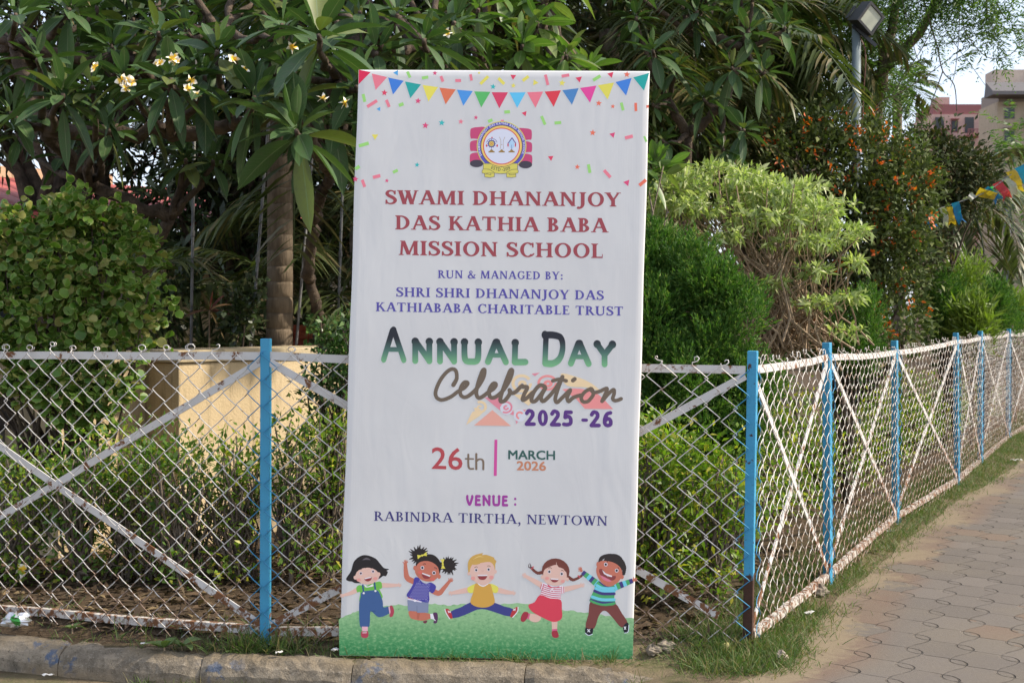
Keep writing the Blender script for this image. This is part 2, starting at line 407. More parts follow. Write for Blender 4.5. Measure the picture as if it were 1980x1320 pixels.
def paving_material():
    n = NT('paving'); p = n.pos(); x, y, z = n.xyz(p)
    e1 = np.array([0.122, -0.178]); e2 = np.array([0.107, 0.231]); Mi = np.linalg.inv(np.array([e1, e2]).T)
    wob = n.math('MULTIPLY', n.math('SUBTRACT', n.noise(3, 2, p), 0.5), 0.02)
    X = n.math('ADD', n.math('SUBTRACT', x, 1.883), wob); Y = n.math('SUBTRACT', y, 5.811)
    lc = lambda r: n.math('ADD', n.math('MULTIPLY', X, float(Mi[r, 0])), n.math('MULTIPLY', Y, float(Mi[r, 1])))
    a, b = lc(0), lc(1)
    fa = n.math('SUBTRACT', a, n.math('ROUND', a)); fb = n.math('SUBTRACT', b, n.math('ROUND', b))
    dx = n.math('ADD', n.math('MULTIPLY', fa, float(e1[0])), n.math('MULTIPLY', fb, float(e2[0])))
    dy = n.math('ADD', n.math('MULTIPLY', fa, float(e1[1])), n.math('MULTIPLY', fb, float(e2[1])))
    l = np.array([0.30, -0.954]); pr = np.array([0.954, 0.30]); h, w = 0.052, 0.026
    Rr = (h * h + w * w) / (2 * w)
    u = n.math('ADD', n.math('MULTIPLY', dx, float(l[0])), n.math('MULTIPLY', dy, float(l[1])))
    v = n.math('ADD', n.math('MULTIPLY', dx, float(pr[0])), n.math('MULTIPLY', dy, float(pr[1])))
    d = n.math('SUBTRACT', n.math('SQRT', n.math('ADD', n.math('POWER', u, 2.0), n.math('POWER', n.math('ADD', n.math('ABSOLUTE', v), Rr - w), 2.0))), Rr)
    wave = lambda q, amp: n.math('MULTIPLY', n.math('SINE', n.math('MULTIPLY', n.math('SUBTRACT', n.math('FRACT', q), 0.5), math.pi)), amp)
    o1, o2 = wave(a, 0.10), wave(b, 0.19)
    b1 = n.math('SUBTRACT', b, o1); a1 = n.math('SUBTRACT', a, o2)
    ln1 = n.math('MULTIPLY', n.math('ABSOLUTE', n.math('SUBTRACT', b1, n.math('ROUND', b1))), 0.24)
    ln2 = n.math('MULTIPLY', n.math('ABSOLUTE', n.math('SUBTRACT', a1, n.math('ROUND', a1))), 0.20)
    ln1 = n.math('MAXIMUM', ln1, n.math('SUBTRACT', 0.003, d)); ln2 = n.math('MAXIMUM', ln2, n.math('SUBTRACT', 0.003, d))
    jit = n.math('MULTIPLY', n.math('SUBTRACT', n.noise(40, 4, p), 0.5), 0.006)
    wear = n.ramp(n.noise(5, 4, p), 0.42, 0.62); wear2 = n.ramp(n.noise(9, 4, p), 0.40, 0.62)
    g1 = n.math('MULTIPLY', n.ramp(n.math('ADD', n.math('ABSOLUTE', d), jit), 0.0062, 0.0018), n.math('ADD', n.math('MULTIPLY', wear2, 0.78), 0.22))
    g2 = n.math('MULTIPLY', n.ramp(n.math('ADD', ln1, jit), 0.0048, 0.001), n.math('ADD', n.math('MULTIPLY', wear, 0.8), 0.15))
    g3 = n.math('MULTIPLY', n.ramp(n.math('ADD', ln2, jit), 0.0045, 0.001), n.math('ADD', n.math('MULTIPLY', wear2, 0.35), 0.12))
    groove = n.math('MAXIMUM', n.math('MAXIMUM', g1, g2), g3); off = o1
    cell = n.node('ShaderNodeTexWhiteNoise', noise_dimensions='2D')
    cv = n.node('ShaderNodeCombineXYZ'); n.put(cv.inputs[0], n.math('FLOOR', a1)); n.put(cv.inputs[1], n.math('FLOOR', b1))
    n.t.links.new(cv.outputs[0], cell.inputs['Vector'])
    edge = n.xyz(n.node('ShaderNodeUVMap').outputs[0])[0]           # metres from the left edge
    grey = n.mix(cell.outputs[0], (0.114, 0.097, 0.083, 1), (0.143, 0.122, 0.105, 1))
    red = n.mix(cell.outputs[0], (0.135, 0.090, 0.066, 1), (0.152, 0.104, 0.076, 1))
    isred = n.math('MAXIMUM', n.math('MULTIPLY', n.ramp(edge, 0.42, 0.22), n.math('GREATER_THAN', cell.outputs[0], 0.25)), n.math('GREATER_THAN', cell.outputs[0], 0.955))
    col = n.mix(isred, grey, red)
    big = n.noise(1.3, 6, p); fine = n.noise(90, 6, p, 0.7)
    col = n.mix(n.math('MULTIPLY', n.ramp(big, 0.42, 0.66), 0.40), col, (0.155, 0.128, 0.092, 1))
    col = n.mix(n.math('MULTIPLY', n.ramp(fine, 0.5, 0.75), 0.30), col, (0.085, 0.072, 0.056, 1))
    col = n.mix(n.math('MULTIPLY', n.ramp(fine, 0.5, 0.3), 0.20), col, (0.22, 0.19, 0.15, 1))
    col = n.mix(n.math('MULTIPLY', groove, 0.66), col, (0.06, 0.048, 0.036, 1))
    sandf = n.math('ADD', edge, n.math('ADD', n.math('MULTIPLY', n.math('SUBTRACT', big, 0.5), 1.1), n.math('MULTIPLY', n.math('SUBTRACT', n.noise(22, 5, p), 0.5), 0.35)))
    sand = n.ramp(sandf, 0.24, 0.02)
    col = n.mix(sand, col, n.mix(fine, (0.165, 0.125, 0.078, 1), (0.235, 0.185, 0.12, 1)))
    tilt = n.math('MULTIPLY', n.math('SUBTRACT', 1.0, sand), n.math('SUBTRACT', n.math('MULTIPLY', n.ramp(d, 0.0, -0.006), -0.35), groove))
    hgt = n.math('ADD', tilt, n.math('MULTIPLY', fine, 0.12))
    n.bump(hgt, 0.020, 1.0)
    return n.out(col, 0.85, 0.3)
PAVE = paving_material()
def path_sheet():
    ys = np.concatenate([np.arange(3.2, 14, 0.12), np.arange(14, 60, 2.0)]); us = np.concatenate([np.linspace(0, 1, 6), [1.6, 2.6, 4.2]])
    Y, U = np.meshgrid(ys, us, indexing='ij')
    X0 = edge_x(Y) + 0.05 * wavy(Y * 1.7, Y * 0.4, 1.5)
    V = np.stack([X0 + U, Y - 0.0 * U, np.full_like(Y, 0.004)], -1).reshape(-1, 3); w = len(us)
    i = (np.arange(len(ys) - 1)[:, None] * w + np.arange(w - 1)[None]).ravel(); F = np.stack([i, i + 1, i + 1 + w, i + w], 1)
    uv = np.stack([U, Y], -1).reshape(-1, 2)[F]
    return tag(link('path', np_mesh('path', [(V, F, uv, 0)], [PAVE])), kind='structure')
path_sheet()

def kerb():
    n = NT('kerb_concrete'); p = n.pos()
    b = n.noise(10, 7, p, 0.65); c = n.noise(80, 6, p, 0.75); e = n.noise(5.0, 3, p)
    col = n.mix(n.ramp(b, 0.35, 0.65), (0.165, 0.138, 0.104, 1), (0.33, 0.275, 0.205, 1))
    col = n.mix(n.ramp(c, 0.55, 0.68), col, (0.36, 0.31, 0.25, 1))
    col = n.mix(n.math('MULTIPLY', n.ramp(c, 0.42, 0.33), 0.7), col, (0.045, 0.038, 0.03, 1))
    x, y, z = n.xyz(p)
    blue = n.math('MULTIPLY', n.ramp(n.noise(16, 5, p), 0.52, 0.60), n.ramp(n.noise(2.1, 1, n.vec(p, (1, 0.2, 0.2))), 0.52, 0.60))
    col = n.mix(n.math('MULTIPLY', blue, 0.75), col, (0.045, 0.10, 0.20, 1))
    mud = n.math('MULTIPLY', n.ramp(z, -0.07, -0.15), n.ramp(e, 0.35, 0.6))
    col = n.mix(mud, col, (0.30, 0.225, 0.14, 1))
    top = n.math('MULTIPLY', n.ramp(z, -0.05, -0.01), n.ramp(e, .38, .58)); col = n.mix(n.math('MULTIPLY', top, .8), col, (0.20, 0.155, 0.10, 1))
    n.bump(n.math('ADD', n.math('MULTIPLY', b, 0.7), n.math('MULTIPLY', c, 0.6)), 0.014)
    m = n.out(col, 0.95, 0.15)
    mb = MB(); r = random.Random(3)
    L = np.concatenate([[0], np.cumsum(np.hypot(np.diff(kx), np.diff(ky)))])
    s = 0.0; end = L[-1] - 0.15
    prof = [(0.0, -0.20), (0.0, -0.004), (0.05, 0.0), (0.085, -0.008), (0.115, -0.035), (0.13, -0.07), (0.135, -0.20)]   # across, height
    while s < end:
        ln = r.uniform(0.62, 0.72) if s > 6 else 1.2
        vs, fs = [], []; q = 18; dz = r.uniform(-0.004, 0.003); dy = r.uniform(-0.004, 0.004)
        for i in range(q + 1):
            ss = s + 0.0015 + (ln - 0.004) * i / q
            X = np.interp(ss, L, kx); Yb = np.interp(ss, L, ky); ch = 0.007 if i in (0, q) else 0
            tdx = np.interp(ss + 0.05, L, kx) - np.interp(ss - 0.05, L, kx); tdy = np.interp(ss + 0.05, L, ky) - np.interp(ss - 0.05, L, ky)
            k = math.hypot(tdx, tdy); nx, ny = tdy / k, -tdx / k
            low = -0.05 * float(smooth(0.15, 1.0, X))
            for a, z in prof:
                a2 = a - ch * (a > 0.06); z2 = z - ch * (z > -0.1) + r.uniform(-1, 1) * 0.006
                vs.append((X + nx * (a2 + dy), Yb + ny * (a2 + dy), -0.012 + z2 + dz + low))
        w = len(prof)
        for i in range(q):
            for j in range(w - 1): fs.append((i * w + j, i * w + j + 1, (i + 1) * w + j + 1, (i + 1) * w + j))
        fs.append(tuple(range(w))); fs.append(tuple(q * w + j for j in range(w))[::-1])
        mb.add(vs, fs); s += ln
    return tag(mb.build('kerb', m, smooth=False), kind='structure')
kerb()

# ------------------------------------------------------------------ chain link fence (one welded fence: posts, rails, braces, wire panels)
BLUE = rusty('blue_paint', (0.05, 0.30, 0.50, 1), 0.635, 0.70, 26, zfade=(0.02, .35, .08), rough=0.45)
def corner_post_mat():
    n = NT('blue_paint_worn_away_below'); p = n.pos(); z = n.xyz(p)[2]
    f = n.math('ADD', z, n.math('MULTIPLY', n.math('SUBTRACT', n.noise(26, 6, p), 0.5), 0.16))
    m = n.ramp(f, 0.325, 0.305); sp = n.ramp(n.noise(32, 5, p), 0.62, 0.67)
    rc = n.mix(n.noise(50, 5, p), (0.028, 0.013, 0.009, 1), (0.085, 0.036, 0.02, 1))
    col = n.mix(n.math('MAXIMUM', m, sp), (0.05, 0.30, 0.50, 1), rc)
    n.bump(n.noise(60, 4, p), 0.002)
    return n.out(col, n.math('ADD', n.math('MULTIPLY', m, 0.4), 0.4))
BLUE_WORN = corner_post_mat()
RAIL = rusty('white_rail_paint', (0.60, 0.58, 0.56, 1), 0.555, 0.64, 15)
RAIL_LOW = rusty('rusty_rail_paint', (0.60, 0.56, 0.52, 1), 0.44, 0.56, 34)
BRACE = rusty('white_brace_paint', (0.62, 0.60, 0.585, 1), 0.565, 0.63, 19, zfade=(0.05, 0.8, 0.12))
def wire_mat():
    n = NT('painted_wire'); p = n.pos(); z = n.xyz(p)[2]
    f = n.math('ADD', n.noise(24, 5, p, 0.65), n.math('MULTIPLY', n.ramp(z, 0.6, 0.02), 0.13))
    f = n.math('ADD', f, n.math('MULTIPLY', n.ramp(n.xyz(p)[0], 0.9, 1.8), 0.065)); m = n.ramp(f, 0.545, 0.66)
    col = n.mix(n.noise(9, 3, p), (0.50, 0.47, 0.445, 1), (0.70, 0.67, 0.63, 1))
    col = n.mix(n.math('MULTIPLY', m, 0.85), col, n.mix(n.noise(60, 3, p), (0.13, 0.065, 0.035, 1), (0.30, 0.16, 0.085, 1)))
    near = n.xyz(n.node('ShaderNodeUVMap').outputs[0])[0]
    near = n.ramp(n.math('ADD', near, n.math('MULTIPLY', n.math('SUBTRACT', n.noise(18, 3, p), 0.5), 0.06)), 0.075, 0.045)
    col = n.mix(near, col, (0.04, 0.22, 0.40, 1))
    n.b.inputs['Metallic'].default_value = 0.25
    return n.out(col, 0.45, 0.5)
WIRE = wire_mat()

def wire_panel(a, b, za, zb, loA, loB, parent, seed):
    """woven chain link from post a to post b: every wire a flat zigzag hooked into its neighbours"""
    r = np.random.default_rng(seed)
    a = np.array(a); b = np.array(b); L = np.hypot(*(b - a)); t = (b - a) / L; nrm = np.array([t[1], -t[0]])   # nrm faces the path / kerb
    if nrm[1] > 0 and abs(nrm[1]) > 0.3: nrm = -nrm
    p = 0.0595; half = 0.0545; nw = int(round(L / p)); p = L / nw
    top = 0.0; nh = int(math.ceil((max(za, zb) - 0.0) / half))
    fr = np.array([0.0, 0.10, 0.5, 0.90])
    hs = np.concatenate([(np.arange(nh)[:, None] + fr[None]).ravel(), [nh]])
    k = np.floor(hs + 1e-9).astype(int); f = hs - k
    ramp = np.clip((f - 0.0) / 1.0, 0, 1); zig = np.where(k % 2 == 0, ramp, 1 - ramp)
    depth = np.where(k % 2 == 0, 1, -1) * np.sin(np.pi * f) * 0.0055
    zig = -0.045 + 1.09 * zig
    allV, allF, allU = [], [], []; off = 0; ns = 5
    for i in range(nw):
        zg = zig if i % 2 == 0 else 1 - zig; dp = depth if i % 2 == 0 else -depth
        s = (i + zg) * p; z0 = (za + (zb - za) * (i + .5) / nw) + 0.0
        z = z0 - 0.008 - hs * half
        s2 = s + 0.024 * wavy(s + seed, z, 0.9) + 0.006 * r.normal(); zz = z + 0.006 * r.normal() + 0.020 * wavy(s * 1.3 + 4 + seed, z * 1.1, 0.8)
        bow = 0.02 * np.sin(np.pi * np.clip(s / L, 0, 1)) * math.sin(seed * 1.7) + 0.008 * wavy(s, z + seed, 1.2)
        lo = loA + (loB - loA) * (i + .5) / nw
        keep = zz > lo - 0.05 - 0.02 * r.random()
        pts = np.stack([a[0] + t[0] * s2 + nrm[0] * (0.026 + dp + bow * 0.5), a[1] + t[1] * s2 + nrm[1] * (0.026 + dp + bow * 0.5), zz], 1)[keep]
        dd = np.minimum(s2, L - s2)[keep]
        tie = i % 2 == 0 and r.random() < .85
        # the end is turned over the top rail in a small curl
        c0 = pts[0]; rad = r.uniform(0.008, 0.015); q = np.linspace(0, r.uniform(1.2, 1.9) * 2 * math.pi, 12)
        tt = np.array([t[0], t[1], 0]) * (1 if r.random() < .5 else -1); nn = np.array([nrm[0], nrm[1], 0])
        up = c0 + np.array([0, 0, 0.012]) - nn * 0.012
        curl = up + tt * (rad * np.sin(q))[:, None] * 1.5 + np.array([0, 0, 1]) * (rad * (1 - np.cos(q)))[:, None] - nn * (0.012 * q / 6)[:, None]
        if not tie: curl = curl[:4] * .0 + c0 + np.array([0, 0, .003]) * np.arange(4)[:, None]
        elif r.random() < 0.3: curl = curl[:6] + tt * np.linspace(0, 0.03, 6)[:, None]
        pts = np.concatenate([curl[::-1], pts]); dd = np.concatenate([np.full(len(curl), dd[0]), dd])
        T = unit(np.gradient(pts, axis=0)); nv = np.array([nrm[0], nrm[1], 0.001]) + 0 * T
        S = unit(np.cross(nv, T) + 1e-6); Nn = np.cross(T, S)
        an = np.arange(ns) * 2 * math.pi / ns; rr = 0.0023 if seed < 3 else 0.0019
        V = pts[:, None] + S[:, None] * (rr * np.cos(an))[None, :, None] + Nn[:, None] * (rr * np.sin(an))[None, :, None]
        m = len(pts); j = np.arange(m - 1)[:, None] * ns; q = np.arange(ns)
        F = np.stack([j + q, j + (q + 1) % ns, j + ns + (q + 1) % ns, j + ns + q], -1).reshape(-1, 4)
        allV.append(V.reshape(-1, 3)); allF.append(F + off); allU.append(np.repeat(dd, ns)); off += m * ns
    V = np.concatenate(allV); F = np.concatenate(allF); U = np.concatenate(allU)
    uv = np.stack([U, U * 0], 1)[F]
    return link('wire_mesh', np_mesh('wire_mesh', [(V, F, uv, 0)], [WIRE]), parent)

def fence():
    t = thing('chain_link_fence', 'white chain link fence with blue posts behind the banner and along the path', 'fence', (-1.046, 5.47, 0))
    ztop = [1.235, 1.243, 1.187, 1.20, 1.175, 1.212, 1.22, 1.222, 1.222]
    pt = [0.055, 0.055, 0.062, 0.06, 0.063, 0.057, 0.05, 0.05, 0.05]
    lean = [0, 0.004, 0.010, -0.006, -0.008, -0.010, -0.004, 0.004, 0]
    for i, (x, y) in enumerate(FENCE):
        m = MB(); rz = R(-4) if i < 2 else R(-20 if i == 2 else -33); g = float(gz(x, y)) if i != 2 else 0.03
        top = Vector((x + lean[i], y + 0.006, ztop[i] + pt[i])); bot = Vector((x - lean[i], y + 0.006, g - 0.25))
        fdir = Matrix.Rotation(rz, 3, 'Z') @ Vector((0, -1, 0))
        m.bar(bot, top, 0.040, 0.040, fdir)
        o = m.build('post', BLUE_WORN if i == 2 else BLUE, t, bevel=0.003)
        if i == 2: o['label'] = 'blue corner post with its lower third bare dark rust'
    for i in range(len(FENCE) - 1):
        (xa, ya), (xb, yb) = FENCE[i], FENCE[i + 1]; za, zb = ztop[i], ztop[i + 1]
        d = Vector((xb - xa, yb - ya, 0)).normalized(); nr = Vector((d.y, -d.x, 0))
        A = Vector((xa, ya, 0)) + d * 0.022; B = Vector((xb, yb, 0)) - d * 0.022
        F = nr * 0.004
        m = MB(); k = 8; sag = 0.008 if i else 0.004
        pts = [A.lerp(B, q / k) + Vector((0, 0, za + (zb - za) * q / k - 0.017 - sag * math.sin(math.pi * q / k) + random.uniform(-.002, .002))) for q in range(k + 1)]
        for q in range(k): m.bar(pts[q], pts[q + 1] + (pts[q + 1] - pts[q]) * 0.001, 0.034, 0.006, nr)
        m.build('top_rail', RAIL, t)
        lo = [0.058 + (0.0 if i else -0.01), 0.058]
        m = MB(); pts = [A.lerp(B, q / k) + Vector((0, 0, lo[0] + (lo[1] - lo[0]) * q / k + random.uniform(-.004, .004))) for q in range(k + 1)]
        if i == 1: pts = pts[:7]
        for q in range(len(pts) - 1): m.bar(pts[q], pts[q + 1] + (pts[q + 1] - pts[q]) * 0.001, 0.034, 0.030, nr)
        m.build('bottom_rail', RAIL_LOW, t)
        for s in (0, 1):
            p0 = (A if s else B) + Vector((0, 0, (za if s else zb) - 0.045)); p1 = (B if s else A) + Vector((0, 0, 0.085))
            if i == 1 and s: p1 = p0.lerp(p1, 0.945)
            off = nr * (0.0075 if s else -0.001)
            m = MB(); kk = 6
            pp = [p0.lerp(p1, q / kk) + off + Vector((0, 0, random.uniform(-.003, .003))) for q in range(kk + 1)]
            for q in range(kk): m.bar(pp[q], pp[q + 1] + (pp[q + 1] - pp[q]) * 0.001, 0.032, 0.006, nr)
            m.build('brace', BRACE, t)
        wire_panel((xa, ya), (xb, yb), za, zb, 0.05, 0.05, t, i + 1)
    return t
fence()

# ------------------------------------------------------------------ the banner board: flat printed artwork, drawn in photograph pixels and mapped to metres on its face
CORN = {'TL': (693, 134), 'TR': (1256.5, 138), 'BR': (1224, 1278), 'BL': (655, 1268)}
_w = {'BL': at(655, 1268, 5.315), 'BR': at(1224, 1278, 5.275), 'TL': at(693, 134, 5.40), 'TR': at(1256.5, 138, 5.36)}
ex_ = ((_w['BR'] - _w['BL']) + (_w['TR'] - _w['TL'])).normalized()
up_ = ((_w['TL'] - _w['BL']) + (_w['TR'] - _w['BR'])); raw_ = up_ / 2; up_ = (up_ - ex_ * up_.dot(ex_)).normalized()
bk_ = up_.cross(ex_).normalized()
if bk_.y < 0: bk_ = -bk_
BW = ((_w['BR'] - _w['BL']).length + (_w['TR'] - _w['TL']).length) / 2
BH = ((_w['TL'] - _w['BL']).length + (_w['TR'] - _w['BR']).length) / 2
ctr = sum(_w.values(), Vector()) / 4
BH = raw_.dot(up_); SHEAR = raw_.dot(ex_) / BH                          # the light frame has racked slightly sideways
org = ctr - raw_ / 2
def racked(me):
    for v in me.vertices: v.co.x += SHEAR * v.co.z
    me.update()
def homography():
    src = [CORN[k] for k in ('BL', 'BR', 'TR', 'TL')]; dst = [(-BW / 2, 0), (BW / 2, 0), (BW / 2, BH), (-BW / 2, BH)]
    A, b = [], []
    for (x, y), (u, v) in zip(src, dst):
        A += [[x, y, 1, 0, 0, 0, -u * x, -u * y], [0, 0, 0, x, y, 1, -v * x, -v * y]]; b += [u, v]
    h = np.linalg.solve(np.array(A, float), np.array(b, float)); return np.append(h, 1).reshape(3, 3)
HM = homography()
def board_uv(pts):
    P = np.asarray(pts, float); q = np.c_[P, np.ones(len(P))] @ HM.T
    return q[:, :2] / q[:, 2:]

def ccw(p):
    a = sum(p[i][0] * p[(i + 1) % len(p)][1] - p[(i + 1) % len(p)][0] * p[i][1] for i in range(len(p)))
    return p if a > 0 else p[::-1]
def union(polys, eps=1e-5):
    """triangles covering the union of the polygons"""
    vs, fs = [], []
    for p in polys:
        q = []
        for x in p:
            if not q or (abs(x[0] - q[-1][0]) + abs(x[1] - q[-1][1])) > eps * 4: q.append(x)
        if len(q) > 2 and abs(q[0][0] - q[-1][0]) + abs(q[0][1] - q[-1][1]) <= eps * 4: q.pop()
        if len(q) < 3: continue
        q = ccw(q); fs.append(list(range(len(vs), len(vs) + len(q)))); vs += [Vector((float(a), float(b))) for a, b in q]
    if not fs: return [], []
    ov, oe, of, _a, _b, orig = delaunay_2d_cdt(vs, [], fs, 0, eps, True)
    return [(v.x, v.y) for v in ov], [tuple(f) for f, o in zip(of, orig) if len(o)]

def hull(pts):
    pts = sorted(set((round(a, 6), round(b, 6)) for a, b in pts))
    def half(ps):
        h = []
        for p in ps:
            while len(h) > 1 and (h[-1][0] - h[-2][0]) * (p[1] - h[-2][1]) - (h[-1][1] - h[-2][1]) * (p[0] - h[-2][0]) <= 0: h.pop()
            h.append(p)
        return h
    a, b = half(pts), half(pts[::-1]); return a[:-1] + b[:-1]
def circ(x, y, r, n=10, ry=None, rot=0.0):
    ry = ry or r; c, s = math.cos(rot), math.sin(rot); o = []
    for k in range(n):
        a = 2 * math.pi * (k + .5) / n; u, v = r * math.cos(a), ry * math.sin(a); o.append((x + u * c - v * s, y + u * s + v * c))
    return o
def spline(pts, closed=False, k=5):
    P = [tuple(map(float, p)) for p in pts]; n = len(P); o = []
    for i in range(n if closed else n - 1):
        g = lambda j: P[(i + j) % n] if closed else P[min(max(i + j, 0), n - 1)]
        a, b, c, d = g(-1), g(0), g(1), g(2)
        for q in range(k):
            t = q / k
            o.append(tuple(0.5 * (2 * b[m] + (c[m] - a[m]) * t + (2 * a[m] - 5 * b[m] + 4 * c[m] - d[m]) * t * t + (3 * b[m] - a[m] - 3 * c[m] + d[m]) * t ** 3) for m in range(len(b))))
    if not closed: o.append(P[-1])
    return o
def stroke(pts, w, n=10, k=4, smooth_=True):
    """round brush stroke through pts; w one width or one per point"""
    ws = list(w) if hasattr(w, '__len__') else [w] * len(pts)
    P = spline([(p[0], p[1], q) for p, q in zip(pts, ws)], False, k) if smooth_ and len(pts) > 2 else [(p[0], p[1], q) for p, q in zip(pts, ws)]
    return [hull(circ(a[0], a[1], a[2] / 2, n) + circ(b[0], b[1], b[2] / 2, n)) for a, b in zip(P[:-1], P[1:])]
def ring(cx, cy, rx, ry, tx, ty, a0=0, a1=360, n=20):
    o = []
    for i in range(n):
        a, b = R(a0 + (a1 - a0) * i / n), R(a0 + (a1 - a0) * (i + 1) / n)
        o.append([(cx + rx * math.cos(a), cy + ry * math.sin(a)), (cx + rx * math.cos(b), cy + ry * math.sin(b)),
                  (cx + (rx - tx) * math.cos(b), cy + (ry - ty) * math.sin(b)), (cx + (rx - tx) * math.cos(a), cy + (ry - ty) * math.sin(a))])
    return o
def rect(x0, y0, x1, y1): return [(x0, y0), (x1, y0), (x1, y1), (x0, y1)]

class Art:
    """printed shapes in photograph pixels: each call lies a fraction of a millimetre over the one before"""
    def __init__(self, base=1): self.v, self.f, self.m, self.mats, self.layer = [], [], [], [], base
    def put(self, mat, polys, tf=None, up=True):
        if tf: polys = [[tf(p) for p in poly] for poly in polys]
        v, f = union(polys)
        self.tris(mat, v, f, up)
    def tris(self, mat, v, f, up=True):
        if not f: return
        if mat not in self.mats: self.mats.append(mat)
        i = self.mats.index(mat); o = len(self.v); L = board_uv(v)
        d = -0.0003 - 0.00002 * self.layer
        self.v += [(float(a), d, float(b)) for a, b in L]
        self.f += [tuple(k + o for k in q) for q in f]; self.m += [i] * len(f)
        if up: self.layer += 1
    def build(self, name, parent, label=None):
        me = bpy.data.meshes.new(name); me.from_pydata(self.v, [], self.f)
        for m in self.mats: me.materials.append(m)
        me.polygons.foreach_set('material_index', self.m); me.update()
        racked(me); o = link(name, me, parent, local=True)
        if label: o['label'] = label
        return o

_ink = {}
def ink(r, g, b, k=1.30):
    key = (r, g, b, k)
    if key not in _ink: _ink[key] = plain('printed_ink', srgb(r, g, b, k), 0.42, 0.35)
    return _ink[key]

# ------------------------------------------------------------------ lettering
def serif(ch, T=0.19, t=0.085):
    sl, so = 0.06, 0.085; P = []
    def slab(x, y, w): P.append(rect(x - w / 2, y, x + w / 2, y + sl))
    def stem(x, w=T, y0=0, y1=1, foot=True, head=True):
        P.append(rect(x - w / 2, y0, x + w / 2, y1))
        for on, y, s in ((foot, 0, 1), (head, 1, -1)):
            if on:
                P.append(rect(x - w / 2 - so, min(y, y + s * sl), x + w / 2 + so, max(y, y + s * sl)))
                P.append([(x - w / 2 - so * .5, y + s * sl * .9), (x + w / 2 + so * .5, y + s * sl * .9), (x + w / 2, y + s * (sl + .07)), (x - w / 2, y + s * (sl + .07))])
    def diag(x0, y0, x1, y1, w): P.append([(x0 - w / 2, y0), (x0 + w / 2, y0), (x1 + w / 2, y1), (x1 - w / 2, y1)])
    def H(x0, x1, y0, y1): P.append(rect(x0, y0, x1, y1))
    def tick(x, y0, y1, w=0.07, s=0.05): P.append([(x - w / 2, y0), (x + w / 2, y0), (x + w / 2 + s * .3, y1), (x - w / 2 + s, y1)])
    d = T * 1.12
    if ch == 'A':
        diag(.11, 0, .45, 1, t * 1.25); diag(.80, 0, .46, 1.02, d); H(.2, .68, .30, .30 + t); slab(.11, 0, .30); slab(.80, 0, .38); return P, .93
    if ch == 'B':
        stem(.19); P.extend(ring(.30, .745, .30, .255, T * .95, t, -90, 90)); P.extend(ring(.30, .27, .36, .27, T, t, -90, 90)); H(.1, .31, 1 - t, 1); H(.1, .31, 0, t); H(.2, .31, .455, .455 + t); return P, .74
    if ch in 'CG':
        P.extend(ring(.47, .5, .43, .52, T, t, 48, 318, 26)); tick(.76, .99, .66, .08, .0); tick(.735, .8, .98, .09, 0)
        if ch == 'G': stem(.76, T * .9, .1, .42, False, False); slab(.74, .40, .36); return P, .92
        P.extend(stroke([(.70, .1), (.80, .22)], t)); return P, .86
    if ch == 'D':
        stem(.19); P.extend(ring(.32, .5, .52, .5, T, t, -90, 90)); H(.1, .33, 1 - t, 1); H(.1, .33, 0, t); return P, .90
    if ch == 'E':
        stem(.19); H(.19, .62, 1 - t, 1); H(.19, .48, .47, .47 + t); H(.19, .64, 0, t); tick(.595, .78, 1, .06, .0); tick(.46, .38, .62, .06, 0); tick(.62, 0, .25, .06, .03); return P, .72
    if ch == 'H': stem(.19); stem(.78); H(.19, .78, .47, .47 + t); return P, .98
    if ch == 'I': stem(.19); return P, .39
    if ch == 'J':
        stem(.30, T, .12, 1, False, True); P.extend(stroke([(.30, .3), (.28, .05), (.18, -.10), (.04, -.12)], [T, T * .9, T * .7, t * 1.6])); P.append(circ(.05, -.09, .075)); return P, .50
    if ch == 'K':
        stem(.19); diag(.24, .40, .66, 1, t * 1.4); diag(.80, 0, .40, .62, d); slab(.66, 1 - sl, .30); slab(.80, 0, .36); return P, .90
    if ch == 'L': stem(.19); H(.19, .62, 0, t); tick(.61, 0, .28, .06, .04); return P, .68
    if ch == 'M':
        diag(.12, 0, .19, 1, t * 1.3); diag(.22, 1, .54, .03, d * .95); diag(.54, .03, .88, 1, t * 1.2); stem(.93, T, 0, 1, True, False); slab(.12, 0, .28); slab(.17, 1 - sl, .22); slab(.97, 1 - sl, .24); return P, 1.13
    if ch == 'N':
        stem(.15, t * 1.3, 0, 1, True, False); diag(.17, 1, .78, 0, d); stem(.78, t * 1.3, 0, 1, False, True); slab(.12, 1 - sl, .26); return P, .94
    if ch == 'O': P.extend(ring(.49, .5, .46, .52, T, t, 0, 360, 32)); return P, .98
    if ch == 'R':
        stem(.19); P.extend(ring(.30, .735, .33, .265, T, t, -90, 90)); H(.1, .31, 1 - t, 1); H(.2, .33, .47, .47 + t); diag(.76, 0, .40, .52, d); slab(.79, 0, .28); return P, .86
    if ch == 'S':
        P.extend(stroke([(.56, .74), (.50, .90), (.34, .965), (.17, .90), (.12, .74), (.22, .61), (.38, .51), (.53, .39), (.58, .25), (.48, .09), (.29, .04), (.13, .10), (.075, .27)],
                        [t, t, t * 1.1, T * .75, T * .95, T, T * 1.05, T, T * .95, T * .7, t * 1.1, t, t])); tick(.575, .98, .70, .07, 0); tick(.06, .0, .30, .07, 0); return P, .68
    if ch == 'T': stem(.41, T, 0, 1, True, False); H(.02, .80, 1 - t, 1); tick(.05, .74, 1, .06, 0); tick(.77, .74, 1, .06, 0); return P, .84
    if ch == 'U':
        stem(.18, T, .3, 1, False, True); stem(.76, t * 1.2, .32, 1, False, True); P.extend(stroke([(.18, .4), (.195, .2), (.30, .06), (.47, .03), (.65, .09), (.755, .22), (.76, .4)], [T, T, T * .8, t * 1.4, t * 1.2, t * 1.2, t * 1.2])); return P, .94
